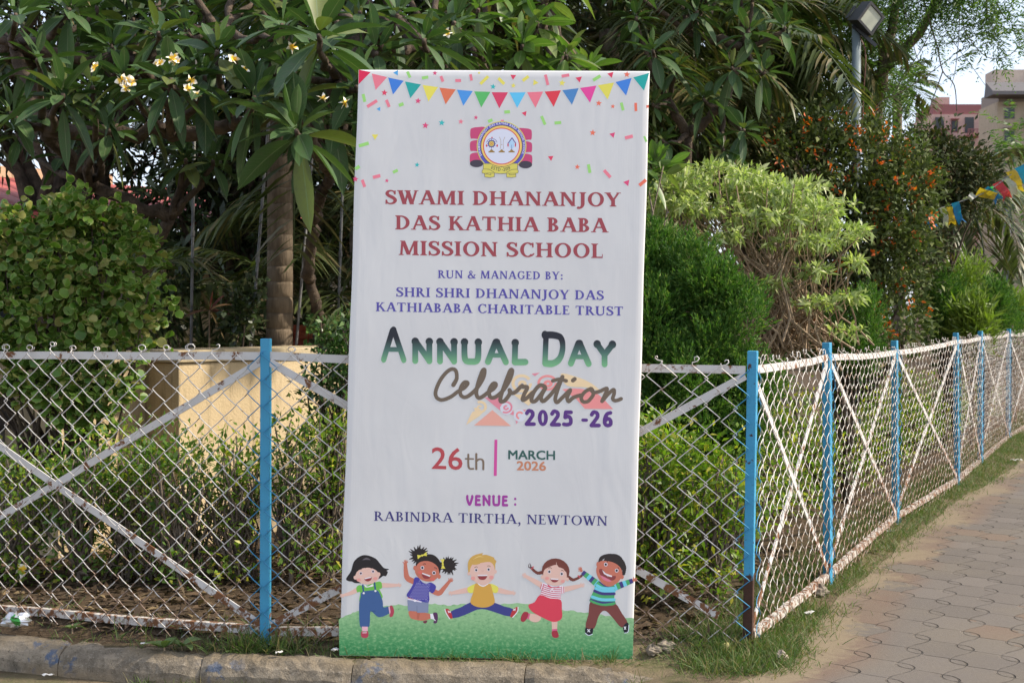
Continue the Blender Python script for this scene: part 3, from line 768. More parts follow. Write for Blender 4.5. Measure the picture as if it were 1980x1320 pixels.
    if ch == 'W':
        diag(.12, 1, .38, 0, d); diag(.60, 1, .38, 0, t * 1.3); diag(.54, 1, .80, 0, d); diag(1.04, 1, .80, 0, t * 1.3); slab(.12, 1 - sl, .36); slab(.55, 1 - sl, .36); slab(1.04, 1 - sl, .26); return P, 1.16
    if ch == 'Y':
        diag(.43, .40, .12, 1, d); diag(.43, .42, .74, 1, t * 1.3); stem(.43, T, 0, .46, True, False); slab(.12, 1 - sl, .36); slab(.75, 1 - sl, .26); return P, .86
    if ch == '&':
        P.extend(stroke([(.86, .45), (.74, .18), (.50, .04), (.22, .05), (.12, .24), (.26, .45), (.48, .62), (.54, .80), (.42, .95), (.28, .86), (.30, .68), (.52, .36), (.72, .12), (.90, .05)],
                        [t, t, t, T * .8, T, T * .8, t, t * 1.2, t, T * .7, T * .8, T * .9, T, t])); slab(.83, .45, .28); return P, .98
    if ch == ':': return [circ(.16, .12, .115), circ(.16, .56, .115)], .32
    if ch == ',': return [circ(.16, .08, .10)] + stroke([(.20, .07), (.19, -.10), (.08, -.24)], [.12, .10, .05]), .34
    return [], .36

def brush(ch, w=0.2):
    S = lambda *a, **k: stroke(list(a), k.get('w', w), n=10, k=5, smooth_=k.get('c', False))
    b = w / 2; P = []
    dot = lambda x, y, r=0.62: P.append(circ(x, y, w * r, 12))
    if ch == 'A': P += S((.13, b), (.44, .9), (.47, 1 - b)) + S((.50, 1 - b), (.85, b)) + S((.28, .38), (.66, .38), w=w * .7); dot(.485, 1 - b * .9, .58); return P, .98
    if ch == 'N': P += S((.15, b), (.15, 1 - b)) + S((.17, 1 - b), (.70, b * 1.3)) + S((.72, b), (.72, 1 - b)); dot(.15, 1 - b); dot(.72, 1 - b); return P, .90
    if ch == 'U': P += S((.14, 1 - b), (.14, .4), (.2, .16), (.42, b), (.64, .16), (.70, .4), (.70, 1 - b), c=True); dot(.14, 1 - b); dot(.70, 1 - b); return P, .86
    if ch == 'L': P += S((.15, 1 - b), (.13, b), (.56, b * 1.1)); dot(.15, 1 - b); return P, .66
    if ch == 'D': P += S((.17, 1 - b), (.13, b), (.17, b)) + S((.13, 1 - b), (.45, 1 - b), (.70, .82), (.76, .55), (.66, .25), (.42, b), (.13, b), c=True); dot(.13, 1 - b); return P, .92
    if ch == 'Y': P += S((.12, 1 - b), (.42, .48)) + S((.74, 1 - b), (.42, .48), (.42, b)); dot(.12, 1 - b); dot(.74, 1 - b); return P, .86
    if ch == 'V': P += S((.13, 1 - b), (.13, .6), (.36, b), (.62, .75), (.62, 1 - b), c=True); return P, .76
    if ch == 'E': P += S((.50, 1 - b), (.16, 1 - b), (.13, b), (.54, b)) + S((.15, .52), (.46, .54)); return P, .66
    if ch == ':': return [circ(.16, .2, .12), circ(.16, .7, .12)], .34
    if ch == '2': P += S((.14, .76), (.26, .92), (.46, .86), (.50, .66), (.34, .40), (.12, .11), c=True) + S((.12, .10), (.58, .11)); return P, .70
    if ch == '0': P += ring(.36, .5, .31, .50, w, w * .9, 0, 360, 28); return P, .72
    if ch == '5': P += S((.54, 1 - b), (.22, 1 - b), (.18, .56)) + S((.18, .56), (.38, .62), (.52, .46), (.50, .20), (.30, b), (.10, .14), c=True); return P, .68
    if ch == '6': P += S((.52, .90), (.30, .80), (.17, .45), (.20, .20), (.36, b), (.53, .20), (.52, .44), (.36, .54), (.22, .42), c=True); return P, .68
    if ch == '-': P += S((.12, .42), (.34, .42), w=w * .85); return P, .46
    return [], .34

_gc = {}
def glyph(font, ch, *a):
    k = (font.__name__, ch, a)
    if k not in _gc:
        p, adv = font(ch, *a); v, f = union(p); _gc[k] = (v, f, adv)
    return _gc[k]

def text(art, mat, s, font, x0, y0, x1, y1, cap, args=(), sp=0.06, caps=None):
    """lettering from (x0,y0) to (x1,y1) on the baseline, cap height in pixels; caps gives another height per letter"""
    gl = [glyph(font, c, *args) for c in s]; hs = [(caps or {}).get(i, 1.0) for i in range(len(s))]
    tot = sum((g[2] + sp) * h for g, h in zip(gl, hs)) - sp; x = 0; V, F = [], []
    for (v, f, adv), h in zip(gl, hs):
        o = len(V)
        for a, b in v:
            u = (x + a * h) / tot; V.append((x0 + (x1 - x0) * u, y0 + (y1 - y0) * u - b * h * cap))
        F += [tuple(k + o for k in q) for q in f]; x += (adv + sp) * h
    art.tris(mat, V, F)

def sans(s, bold=0.0):
    """outline of a word in the built-in font as triangles, cap height 1"""
    c = bpy.data.curves.new('word', 'FONT'); c.body = s; c.size = 1.0; c.offset = bold; c.resolution_u = 3
    o = bpy.data.objects.new('word', c); COL.objects.link(o)
    dg = bpy.context.evaluated_depsgraph_get(); me = bpy.data.meshes.new_from_object(o.evaluated_get(dg))
    me.calc_loop_triangles()
    V = [(v.co.x / 0.682, v.co.y / 0.682) for v in me.vertices]; F = [tuple(t.vertices) for t in me.loop_triangles]
    bpy.data.objects.remove(o); bpy.data.curves.remove(c); bpy.data.meshes.remove(me)
    return V, F
def sans_text(art, mat, s, x0, y0, x1, y1, cap, bold=0.0):
    V, F = sans(s)
    if bold:                                                           # heavier weight: the outline swept a little in every direction
        V, F = union([[(V[i][0] + a_, V[i][1] + b_) for i in f] for f in F for a_, b_ in ((-bold, -bold), (bold, -bold), (-bold, bold), (bold, bold))])
    a = min(v[0] for v in V); b = max(v[0] for v in V)
    art.tris(mat, [(x0 + (x1 - x0) * (v[0] - a) / (b - a), y0 + (y1 - y0) * (v[0] - a) / (b - a) - v[1] * cap) for v in V], F)

# ------------------------------------------------------------------ the board and its print
def flex_mat():
    n = NT('white_flex_vinyl'); p = n.obj(); x, y, z = n.xyz(p)
    w1 = n.noise(2.4, 3, n.vec(p, (1.3, 1, 0.5)), 0.5, 0.7); w2 = n.noise(7, 4, n.vec(p, (1.6, 1, 0.45)), 0.55, 1.2)
    crease = n.math('ABSOLUTE', n.math('SUBTRACT', n.noise(2.2, 2, n.vec(p, (1.0, 1, 0.55)), 0.4, 1.4), 0.5))
    cr = n.ramp(crease, 0.020, 0.0)
    flute = n.math('SINE', n.math('MULTIPLY', x, 2 * math.pi / 0.0105))
    side = n.ramp(n.math('ABSOLUTE', x), 0.44, 0.60)
    h = n.math('ADD', n.math('ADD', n.math('MULTIPLY', w1, 7.0), n.math('MULTIPLY', w2, 1.5)), n.math('MULTIPLY', n.math('MULTIPLY', flute, side), 0.05))
    h = n.math('SUBTRACT', h, n.math('MULTIPLY', cr, 0.10))
    n.bump(h, 0.00065, 0.8)
    col = n.mix(n.ramp(n.noise(1.7, 4, p), 0.35, 0.7), (0.76, 0.75, 0.745, 1), (0.715, 0.703, 0.70, 1))
    return n.out(col, 0.38, 0.45)
def grass_ink():
    n = NT('printed_grass'); p = n.obj(); x, y, z = n.xyz(p)
    f = n.noise(60, 8, n.vec(p, (1, 1, 1.5)), 0.68); g = n.noise(4, 4, n.vec(p, (0.7, 1, 1.6)))
    top = n.ramp(n.math('ADD', z, n.math('MULTIPLY', g, 0.08)), 0.05, 0.26)
    col = n.mix(top, srgb(58, 140, 84, 1.2), srgb(150, 190, 140, 1.2))
    col = n.mix(n.math('MULTIPLY', n.ramp(f, 0.46, 0.72), .8), col, srgb(164, 204, 150, 1.15)); col = n.mix(n.math('MULTIPLY', n.ramp(f, 0.48, 0.28), .7), col, srgb(64, 136, 84, 1.15))
    lo = n.ramp(n.math('ADD', z, n.math('MULTIPLY', f, 0.10)), 0.13, 0.03)
    col = n.mix(n.math('MULTIPLY', lo, 0.5), col, srgb(36, 112, 70, 1.1))
    return n.out(col, 0.42, 0.35)
def gradient_ink(name, y0, y1, ca, cb, cc):
    n = NT(name); z = n.xyz(n.obj())[2]
    za, zb = board_uv([(960, y0)])[0][1], board_uv([(960, y1)])[0][1]
    f = n.math('DIVIDE', n.math('SUBTRACT', z, float(zb)), float(za - zb))
    col = n.mix(n.ramp(f, 0.35, 0.8), n.mix(n.ramp(f, -0.1, 0.5), cc, cb), ca)
    return n.out(col, 0.42, 0.35)

board = thing('banner_board', 'tall white printed event banner board leaning on the fence beside the kerb', 'banner', org)
board.rotation_euler = Matrix((ex_, bk_, up_)).transposed().to_euler()
FLEX = flex_mat()
TH = 0.026
def board_body():
    m = MB(); nx, nz = 14, 60; r = 0.007
    xs = [-BW / 2, -BW / 2 + r * .3, -BW / 2 + r] + list(np.linspace(-BW / 2 + 0.03, BW / 2 - 0.03, nx)) + [BW / 2 - r, BW / 2 - r * .3, BW / 2]
    zs = [0, r * .3, r] + list(np.linspace(0.03, BH - 0.03, nz)) + [BH - r, BH - r * .3, BH]
    V = []
    def edge(q, lo, hi):
        d = min(q - lo, hi - q); return r - math.sqrt(max(r * r - (r - min(d, r)) ** 2, 0))
    for z in zs:
        for x in xs:
            y = max(edge(x, -BW / 2, BW / 2), edge(z, 0, BH))
            if x <= xs[1] or x >= xs[-2]:                            # the wrap is pinched and dented along the sides
                x = x + 0.0025 * math.sin(z * 9 + (3 if x > 0 else 0)) * (0.6 if x < 0 else 0.5)
            V.append((x, y, z))
    w = len(xs); F = [(j * w + i, j * w + i + 1, (j + 1) * w + i + 1, (j + 1) * w + i) for j in range(len(zs) - 1) for i in range(w - 1)]
    per = [i for i in range(w)] + [j * w + w - 1 for j in range(1, len(zs))] + [(len(zs) - 1) * w + i for i in range(w - 2, -1, -1)] + [j * w for j in range(len(zs) - 2, 0, -1)]
    o = len(V); V += [(V[i][0], TH, V[i][2]) for i in per]
    k = len(per); F += [(per[(i + 1) % k], per[i], o + i, o + (i + 1) % k) for i in range(k)]
    F.append(tuple(range(o + k - 1, o - 1, -1)))
    m.add(V, F); ob = m.build('board', FLEX, board, smooth=True, local=True); racked(ob.data)
    return ob
board_body()
bm_ = MB()
WOODB = mottled('raw_pine_batten', (0.30, 0.20, 0.11, 1), (0.42, 0.30, 0.17, 1), 9)
for x in (-BW / 2 + 0.05, 0, BW / 2 - 0.05): bm_.box((x, TH + 0.012, BH / 2), (0.045, 0.022, BH - 0.06))
for z in (0.06, BH * .36, BH * .68, BH - 0.06):
    for s in (-1, 1): bm_.box((s * BW / 4, TH + 0.012, z), (BW / 2 - 0.05 - 0.05, 0.0219, 0.045))
racked(bm_.build('back_frame', WOODB, board, local=True).data)

# printed ground and bunting
a = Art(1)
gl = spline([(655, 1197), (668, 1190), (690, 1182), (715, 1178), (740, 1172), (765, 1168), (800, 1170), (830, 1166), (865, 1169), (905, 1166), (950, 1168), (1000, 1166), (1045, 1168), (1075, 1176), (1110, 1180), (1150, 1186), (1190, 1190), (1226, 1194)], k=6)
gl = [(x, y + random.uniform(-1.6, 1.6)) for x, y in gl]
a.put(grass_ink(), [gl + [(1223.5, 1276.5), (656.0, 1266.5)]])
a.build('grass_print', board)
Z1 = lambda x, y: (640 + x / 3.094, 120 + y / 3.094)
Z2 = lambda x, y: (880 + x / 9.428, 220 + y / 9.428)
Z4 = lambda x, y: (660 + x / 3.3, 610 + y / 3.3)
mp = lambda Z, pts: [Z(*p) for p in pts]
a = Art(1)
FL = [((168, 45), (238, 60), (166, 132), (214, 38, 78)), ((245, 68), (337, 90), (268, 166), (232, 120, 136)), ((343, 92), (436, 112), (372, 194), (62, 122, 206)), ((444, 116), (540, 134), (476, 216), (36, 158, 152)),
      ((549, 137), (642, 150), (584, 236), (224, 212, 90)), ((650, 153), (748, 164), (687, 253), (216, 112, 78)), ((755, 166), (850, 174), (793, 262), (74, 144, 214)), ((858, 176), (955, 179), (900, 272), (88, 178, 98)),
      ((962, 181), (1060, 182), (1008, 277), (208, 62, 96)), ((1068, 183), (1166, 182), (1115, 275), (92, 186, 226)), ((1174, 182), (1270, 178), (1224, 275), (230, 118, 134)), ((1279, 178), (1376, 171), (1333, 269), (214, 58, 72)),
      ((1384, 170), (1482, 158), (1442, 257), (74, 128, 184)), ((1490, 157), (1588, 143), (1550, 245), (220, 70, 148)), ((1596, 141), (1693, 125), (1655, 226), (218, 208, 86)), ((1702, 122), (1798, 98), (1765, 203), (64, 124, 206)), ((1808, 95), (1903, 68), (1872, 174), (30, 160, 154))]
for p, q, r_, c in FL: a.put(ink(*c), [mp(Z1, [p, q, r_])], up=False)
a.build('bunting_print', board)
a = Art(1)
def star(x, y, r, rot=0): return [(x + (r if k % 2 == 0 else r * .45) * math.sin(rot + k * math.pi / 5), y - (r if k % 2 == 0 else r * .45) * math.cos(rot + k * math.pi / 5)) for k in range(10)]
def dash(x, y, l, w, ang): 
    c, s = math.cos(R(ang)), math.sin(R(ang)); return [(x + u * c - v * s, y + u * s + v * c) for u, v in ((-l / 2, -w / 2), (l / 2, -w / 2), (l / 2, w / 2), (-l / 2, w / 2))]
def tri(x, y, r, rot): return [(x + r * math.sin(R(rot) + k * 2.094), y - r * math.cos(R(rot) + k * 2.094)) for k in range(3)]
RED, PNK, GRN, YEL, TEA, BLU, ORG, CER = (214, 62, 92), (226, 122, 138), (150, 206, 112), (222, 210, 92), (52, 176, 176), (78, 160, 214), (226, 112, 88), (212, 72, 116)
CF = [('t', BLU, 392, 64, 19, -90), ('d', GRN, 466, 75, 40, 17, 65), ('d', GRN, 564, 93, 38, 18, -8), ('s', CER, 623, 66, 15), ('d', PNK, 665, 101, 36, 17, 70), ('d', PNK, 762, 111, 34, 18, 0), ('d', PNK, 839, 93, 38, 16, 80),
      ('s', YEL, 887, 65, 9), ('d', YEL, 918, 109, 66, 18, -44), ('d', YEL, 1020, 115, 50, 18, 45), ('s', TEA, 971, 148, 18), ('t', RED, 1091, 88, 20, 183), ('s', YEL, 1092, 142, 16), ('d', YEL, 1165, 100, 44, 18, -38),
      ('t', YEL, 1222, 124, 20, -25), ('d', PNK, 1291, 108, 64, 17, 76), ('s', YEL, 1383, 127, 21), ('d', PNK, 1403, 83, 46, 18, -10), ('t', RED, 1484, 103, 22, 170), ('d', GRN, 1590, 98, 52, 19, -32), ('t', RED, 1674, 77, 22, 165), ('s', ORG, 1770, 77, 20),
      ('s', RED, 321, 183, 20), ('d', GRN, 198, 214, 48, 18, 78), ('d', PNK, 247, 248, 70, 19, -32), ('d', PNK, 341, 247, 46, 18, 68), ('d', GRN, 421, 254, 30, 20, -20), ('s', CER, 522, 232, 19), ('t', BLU, 288, 280, 15, -90),
      ('s', CER, 566, 379, 21), ('s', TEA, 664, 363, 20), ('s', PNK, 778, 356, 17), ('s', CER, 868, 332, 14), ('d', GRN, 954, 351, 28, 18, -22), ('d', PNK, 1026, 352, 18, 12, 0), ('d', GRN, 1055, 299, 34, 19, -4), ('t', RED, 1159, 308, 18, -80),
      ('d', GRN, 1271, 350, 56, 17, 67), ('d', GRN, 1358, 364, 40, 18, -5), ('s', ORG, 1566, 424, 20), ('t', CER, 1685, 436, 20, -75), ('d', PNK, 1782, 450, 48, 20, -14), ('s', ORG, 1602, 248, 19), ('s', ORG, 1686, 267, 14), ('d', GRN, 1742, 268, 48, 17, 76), ('d', ORG, 1823, 271, 50, 16, 88),
      ('d', ORG, 1893, 268, 16, 14, 80), ('d', GRN, 1880, 462, 36, 12, 65), ('t', YEL, 264, 443, 22, 180), ('d', GRN, 197, 492, 62, 20, -16), ('s', TEA, 516, 614, 16), ('d', GRN, 159, 630, 30, 20, -35), ('d', GRN, 386, 652, 32, 18, -26), ('d', PNK, 274, 683, 46, 20, -14), ('s', CER, 147, 698, 18),
      ('d', PNK, 195, 724, 46, 18, 70), ('s', CER, 335, 708, 13), ('t', RED, 1316, 573, 19, 175), ('s', ORG, 1474, 628, 17), ('d', GRN, 1545, 638, 52, 18, 80), ('d', PNK, 1653, 669, 58, 19, 48), ('t', CER, 1770, 722, 22, -80), ('d', ORG, 1864, 722, 52, 20, -40)]
for c in CF:
    x, y = c[2], c[3]
    poly = star(x, y, c[4], 0.1) if c[0] == 's' else tri(x, y, c[4], c[5]) if c[0] == 't' else dash(x, y, c[4], c[5], c[6])
    a.put(ink(*c[1]), [mp(Z1, poly)], up=False)
a.layer += 1
a.build('confetti_print', board)

# emblem
a = Art(2); E = lambda pts: mp(Z2, pts)
PK, DK, YL = ink(190, 70, 112), ink(66, 60, 72), ink(206, 196, 92)
for side in (0, 1):
    X = (lambda x: x) if not side else (lambda x: 1680 - x)
    dy = 0 if not side else 22
    for y0, y1, xl in ((250, 450, 282), (485, 675, 277), (712, 905, 274)):
        a.put(PK, [E([(X(x), y + dy) for x, y in spline([(xl, y0 + 45), (xl + 40, y0 + 8), (xl + 130, y0 - 6), (560, y0 + 5), (560, y1), (xl + 60, y1 + 2), (xl + 4, y1 - 12)], True, 4)])], up=False)
    a.layer += 1
    a.put(DK, [E(circ(X(395), 905 + dy, 122, 24, 68))])
a.put(YL, [E(circ(850, 588, 452, 48))]); a.put(ink(88, 84, 176), [E(circ(850, 588, 436, 48))]); a.put(DK, [E(circ(850, 588, 384, 48))]); a.put(ink(226, 190, 104), [E(circ(850, 588, 372, 48))])
a.put(ink(206, 78, 78), [E(circ(848, 590, 336, 48))]); a.put(ink(206, 208, 222), [E(circ(848, 590, 318, 48))])
def arc_text(s, R0, a0, a1, cap, mat, cw=True, cy=588):
    cells = [(c, sans(c, 0.01)) for c in s]; wd = [0.30 if c == ' ' else max(v[0] for v in g[0]) - min(v[0] for v in g[0]) + 0.16 for c, g in cells]
    tot = sum(wd); x = 0; V, F = [], []
    for (c, (v, f)), w in zip(cells, wd):
        ang = R(a0 + (a1 - a0) * (x + w / 2) / tot); x += w
        if c == ' ': continue
        mn = min(q[0] for q in v); mx = max(q[0] for q in v); o = len(V); s_ = abs(R(a1 - a0)) * R0 / tot
        for q in v:
            tx = (q[0] - (mn + mx) / 2) * s_; ty = q[1] * cap
            if cw: rr, th = R0 + ty, ang + tx / R0
            else: rr, th = R0 - ty, ang - tx / R0
            V.append(Z2(850 + rr * math.sin(th), cy - rr * math.cos(th)))
        F += [tuple(k + o for k in t) for t in f]
    a.tris(mat, V, F)
arc_text('SWAMI DHANANJOY  DAS  KATHIA  BABA  MISSION  SCHOOL', 392, -116, 112, 38, ink(222, 222, 238))
BR, NV, RD = ink(150, 118, 66), ink(84, 78, 140), ink(196, 62, 70)
for x in (667, 852, 1032): a.put(BR, [E([(x - 58, 705), (x + 58, 705), (x + 54, 682), (x + 30, 676), (x + 10, 648), (x - 10, 648), (x - 30, 676), (x - 54, 682)])], up=False)
a.layer += 1
W = []
for k in range(12): W.append(E([(667 + rr * math.cos(k * math.pi / 6 + da), 545 + rr * math.sin(k * math.pi / 6 + da)) for rr, da in ((62, -.16), (86, 0), (62, .16))]))
a.put(NV, W + [E(circ(667, 545, 68, 20))]); a.put(YL, [E(circ(667, 545, 48, 18))])
a.put(RD, [E(p) for p in ring(667, 545, 34, 34, 9, 9, 0, 360, 14)] + [E(circ(667, 545, 10))] + [E(circ(578, 580, 16, 8, 24)), E(circ(770, 580, 16, 8, 24)), E(circ(676, 434, 13))])
a.put(NV, [E(p) for p in ring(672, 550, 104, 104, 9, 9, 195, 345, 14)] + [E(p) for p in stroke([(667, 610), (667, 660)], 7)])
a.put(BR, [E(p) for p in stroke([(812, 425), (838, 500), (828, 640)], 6)] + [E(p) for p in stroke([(912, 425), (882, 500), (884, 640)], 6)] + [E(circ(855, 562, 8))])
a.put(ink(168, 200, 226), [E(spline([(1035, 470), (1075, 530), (1070, 610), (1035, 640), (1000, 600), (990, 530)], True, 4))])
a.put(NV, [E(p) for p in stroke([(968, 540), (1040, 440), (1108, 540)], 17, smooth_=False)] + [E(p) for p in stroke([(1034, 570), (1034, 660)], 7)])
a.put(RD, [E(circ(968, 570, 12, 10, 34)), E(circ(1104, 570, 12, 10, 34))])
RB = [(520, 905), (640, 905), (740, 950), (850, 968), (960, 950), (1060, 905), (1140, 905), (1140, 1015), (1158, 1045), (1145, 1080), (1110, 1085), (1112, 1150), (1040, 1160), (945, 1155), (935, 1085), (850, 1092), (722, 1080), (720, 1145), (640, 1160), (545, 1150), (535, 1085), (500, 1080), (492, 1045), (515, 1010)]
a.put(YL, [E(RB)])
a.put(DK, [E(p) for pts in (RB + RB[:1], [(515, 1005), (620, 1010), (720, 1070)], [(1140, 1010), (1040, 1015), (935, 1072)], [(535, 1085), (620, 1080), (722, 1082)], [(935, 1085), (1020, 1085), (1110, 1085)], [(545, 1105), (590, 1095), (655, 1118), (655, 1090)], [(1112, 1105), (1060, 1110), (995, 1116), (995, 1092)]) for p in stroke(pts, 7, smooth_=False)])
arc_text('ESTD -2019', 455, 206, 158, 58, DK, False)
a.build('emblem', board)

# lettering
def lettering(fn, label=None):
    a = Art(2); fn(a); return a.build('lettering', board, label)
MAR, VIO = ink(156, 70, 78, 1.2), ink(88, 80, 158, 1.2)
lettering(lambda a: text(a, MAR, 'SWAMI DHANANJOY', serif, 744.8, 394, 1200, 399.6, 27, (0.215, 0.10)), 'maroon serif heading, first line')
lettering(lambda a: text(a, MAR, 'DAS KATHIA BABA', serif, 764.5, 443, 1175, 449.3, 27.2, (0.215, 0.10)), 'maroon serif heading, second line')
lettering(lambda a: text(a, MAR, 'MISSION SCHOOL', serif, 772, 492.4, 1166.7, 498.8, 27.8, (0.215, 0.10)), 'maroon serif heading, third line')
lettering(lambda a: text(a, VIO, 'RUN & MANAGED BY:', serif, 847, 537, 1089, 540.3, 15.3, (0.20, 0.095), 0.09), 'small violet serif line')
lettering(lambda a: text(a, VIO, 'SHRI SHRI DHANANJOY DAS', serif, 766, 572.7, 1168, 579.4, 18, (0.20, 0.095), 0.07), 'upper violet serif line')
lettering(lambda a: text(a, VIO, 'KATHIABABA CHARITABLE TRUST', serif, 726.7, 601, 1205.5, 609.8, 17.5, (0.20, 0.095), 0.07), 'lower violet serif line')
def annual(a):
    G = gradient_ink('printed_gradient_ink', 640, 708, srgb(44, 46, 56, 1.0), srgb(78, 112, 104, 1.2), srgb(122, 182, 130, 1.25))
    a2 = lambda s, x0, x1, y0, y1, c, w: text(a, G, s, brush, x0, y0, x1, y1, c, (w,), 0.10)
    a2('A', 735, 788, 700.5, 701.5, 69, 0.19); a2('NNUAL', 796, 1021, 703, 706, 50, 0.25); a2('D', 1047, 1097, 708, 709, 68, 0.20); a2('AY', 1098, 1190, 708, 710, 51, 0.25)
lettering(annual, 'large brush letters shading from black to green')
def decor(a):
    P4 = lambda pts: mp(Z4, pts); pink, yel, org_, red = ink(214, 132, 146), ink(224, 198, 158), ink(220, 160, 144), ink(224, 140, 138)
    a.put(yel, [P4(spline([(797, 695), (838, 612), (880, 612), (922, 600)], False, 4) + [(880, 640)])] + [P4(p) for p in ring(888, 580, 42, 40, 17, 16, -120, 170, 18)] + [P4(p) for p in ring(884, 585, 19, 17, 12, 11, 60, 330, 10)], up=False)
    a.put(pink, [P4([(1015, 600), (1065, 622), (1120, 640), (1140, 600), (1180, 597), (1098, 520), (1045, 470), (1010, 440), (965, 485), (915, 520), (990, 512), (1045, 548), (1098, 600), (1118, 690), (1070, 650)])], up=False)
    a.layer += 1
    W_ = ink(204, 204, 212)
    a.put(W_, [P4(circ(1056, 588, 42, 20))]); a.put(pink, [P4(p) for p in ring(1050, 582, 44, 40, 13, 12, -170, 120, 18)] + [P4(p) for p in ring(1052, 585, 19, 17, 13, 12, 0, 300, 12)])
    a.put(W_, [P4(circ(1140, 635, 40, 16))]); a.put(red, [P4(p) for p in ring(1140, 634, 26, 26, 12, 12, 100, 330, 12)])
    a.put(yel, [P4([(1100, 500), (1150, 500), (1225, 470), (1222, 545), (1196, 572), (1150, 540)])] + [P4(p) for p in ring(1152, 430, 66, 58, 20, 18, 0, 330, 24)] + [P4(p) for p in ring(1156, 435, 28, 25, 19, 17, 0, 360, 14)], up=False)
    a.put(red, [P4(p) for p in ring(1316, 426, 64, 50, 17, 14, 0, 340, 24)] + [P4(p) for p in ring(1320, 432, 30, 24, 20, 17, 0, 360, 14)], up=False)
    a.put(yel, [P4(spline([(1402, 368), (1500, 388), (1600, 432), (1690, 512), (1640, 478), (1560, 456), (1440, 444)], True, 4))], up=False)
    a.put(red, [P4(spline([(1410, 468), (1480, 462), (1560, 470), (1640, 500), (1735, 594)], False, 4) + [(1555, 592), (1500, 530)])], up=False)
    a.put(pink, [P4([(1215, 368), (1268, 362), (1236, 384)])], up=False)
    a.put(org_, [P4([(848, 698), (965, 600), (1084, 702)])], up=False)
art = Art(2); decor(art); art.build('scroll_ornament', board)
def celebration(a):
    w = 26; L = []
    for pts, ww in (([(716, 440), (738, 395), (728, 345), (690, 345), (640, 398), (606, 468), (606, 515), (642, 536), (700, 515), (748, 480), (790, 455), (808, 428), (786, 424), (762, 460), (762, 502), (788, 519), (822, 503), (866, 462), (905, 398), (916, 348), (902, 350), (876, 420), (862, 490), (876, 522), (902, 514), (945, 482), (975, 462), (988, 436), (970, 432), (945, 472), (948, 512), (970, 522), (1002, 505), (1038, 470), (1075, 408), (1092, 352), (1078, 350), (1046, 430), (1020, 508), (1018, 545), (1046, 538), (1076, 496), (1074, 472), (1088, 492), (1116, 482), (1152, 446), (1160, 452), (1188, 456), (1166, 502), (1158, 536), (1184, 524), (1222, 488)],
                     [w * 1.1] + [w * .95] * 15 + [w] * 40),
                    ([(1300, 452), (1268, 442), (1228, 488), (1214, 538), (1238, 543), (1272, 505), (1303, 460), (1276, 512), (1286, 544), (1322, 518), (1372, 458), (1412, 388)], w), ([(1408, 398), (1382, 468), (1366, 528), (1378, 551), (1412, 520), (1462, 472), (1442, 518), (1452, 545), (1482, 520), (1530, 505)], w * .95),
                    ([(1350, 414), (1392, 404), (1436, 414)], w * .9), ([(1478, 412), (1490, 402)], w), ([(1590, 466), (1560, 480), (1532, 516), (1542, 546), (1576, 543), (1608, 502), (1600, 468), (1590, 466), (1612, 488), (1645, 482), (1695, 462), (1684, 500), (1664, 544), (1702, 500), (1736, 470), (1742, 490), (1732, 528), (1752, 540), (1786, 528)], w * .92)):
        L += [mp(Z4, p) for p in stroke(pts, ww, 9, 4)]
    a.put(ink(112, 98, 84, 1.15), L)
art = Art(10); celebration(art); art.build('lettering', board, 'brown handwritten script word')
art = Art(9); text(art, ink(92, 56, 128, 1.15), '2025 -26', brush, 1014.5, 822, 1185.5, 825.5, 31.5, (0.235,), 0.06); art.build('lettering', board, 'purple year numerals')
def date(a):
    sans_text(a, ink(180, 74, 80, 1.2), '26', 835, 905, 894.5, 907, 40.5, 0.012); tf = lambda p: (899.5 + p[0] * 37.5, 907 + p[0] * 1.0 - p[1] * 31)
    S = lambda *q: stroke(list(q), 0.115, 8, 4)
    a.put(ink(124, 106, 90, 1.2), S((.17, .95), (.17, .30), (.24, .07), (.42, .07)) + stroke([(.03, .68), (.42, .68)], .10, smooth_=False) + stroke([(.58, 1.0), (.58, .05)], .115, smooth_=False) + S((.58, .52), (.70, .66), (.86, .66), (.94, .50), (.94, .05)), tf)
    a.put(ink(200, 76, 148), [[(956.5, 849), (962, 849), (960.8, 919), (955, 919)]])
    sans_text(a, ink(54, 92, 86, 1.2), 'MARCH', 983, 886.4, 1073.6, 887.6, 16.6, 0.030); sans_text(a, ink(196, 130, 100, 1.2), '2026', 999.5, 907.6, 1056, 908.6, 16.7, 0.030)
lettering(date, 'day, month and year in sans letters with a pink bar')
lettering(lambda a: text(a, ink(158, 62, 150, 1.2), 'VENUE :', brush, 901.5, 977, 1000, 978.5, 21.5, (0.24,), 0.10), 'magenta rounded word')
lettering(lambda a: text(a, ink(66, 62, 120, 1.15), 'RABINDRA TIRTHA, NEWTOWN', serif, 723, 1006, 1175, 1015, 18.3, (0.165, 0.07), 0.06), 'navy serif line')

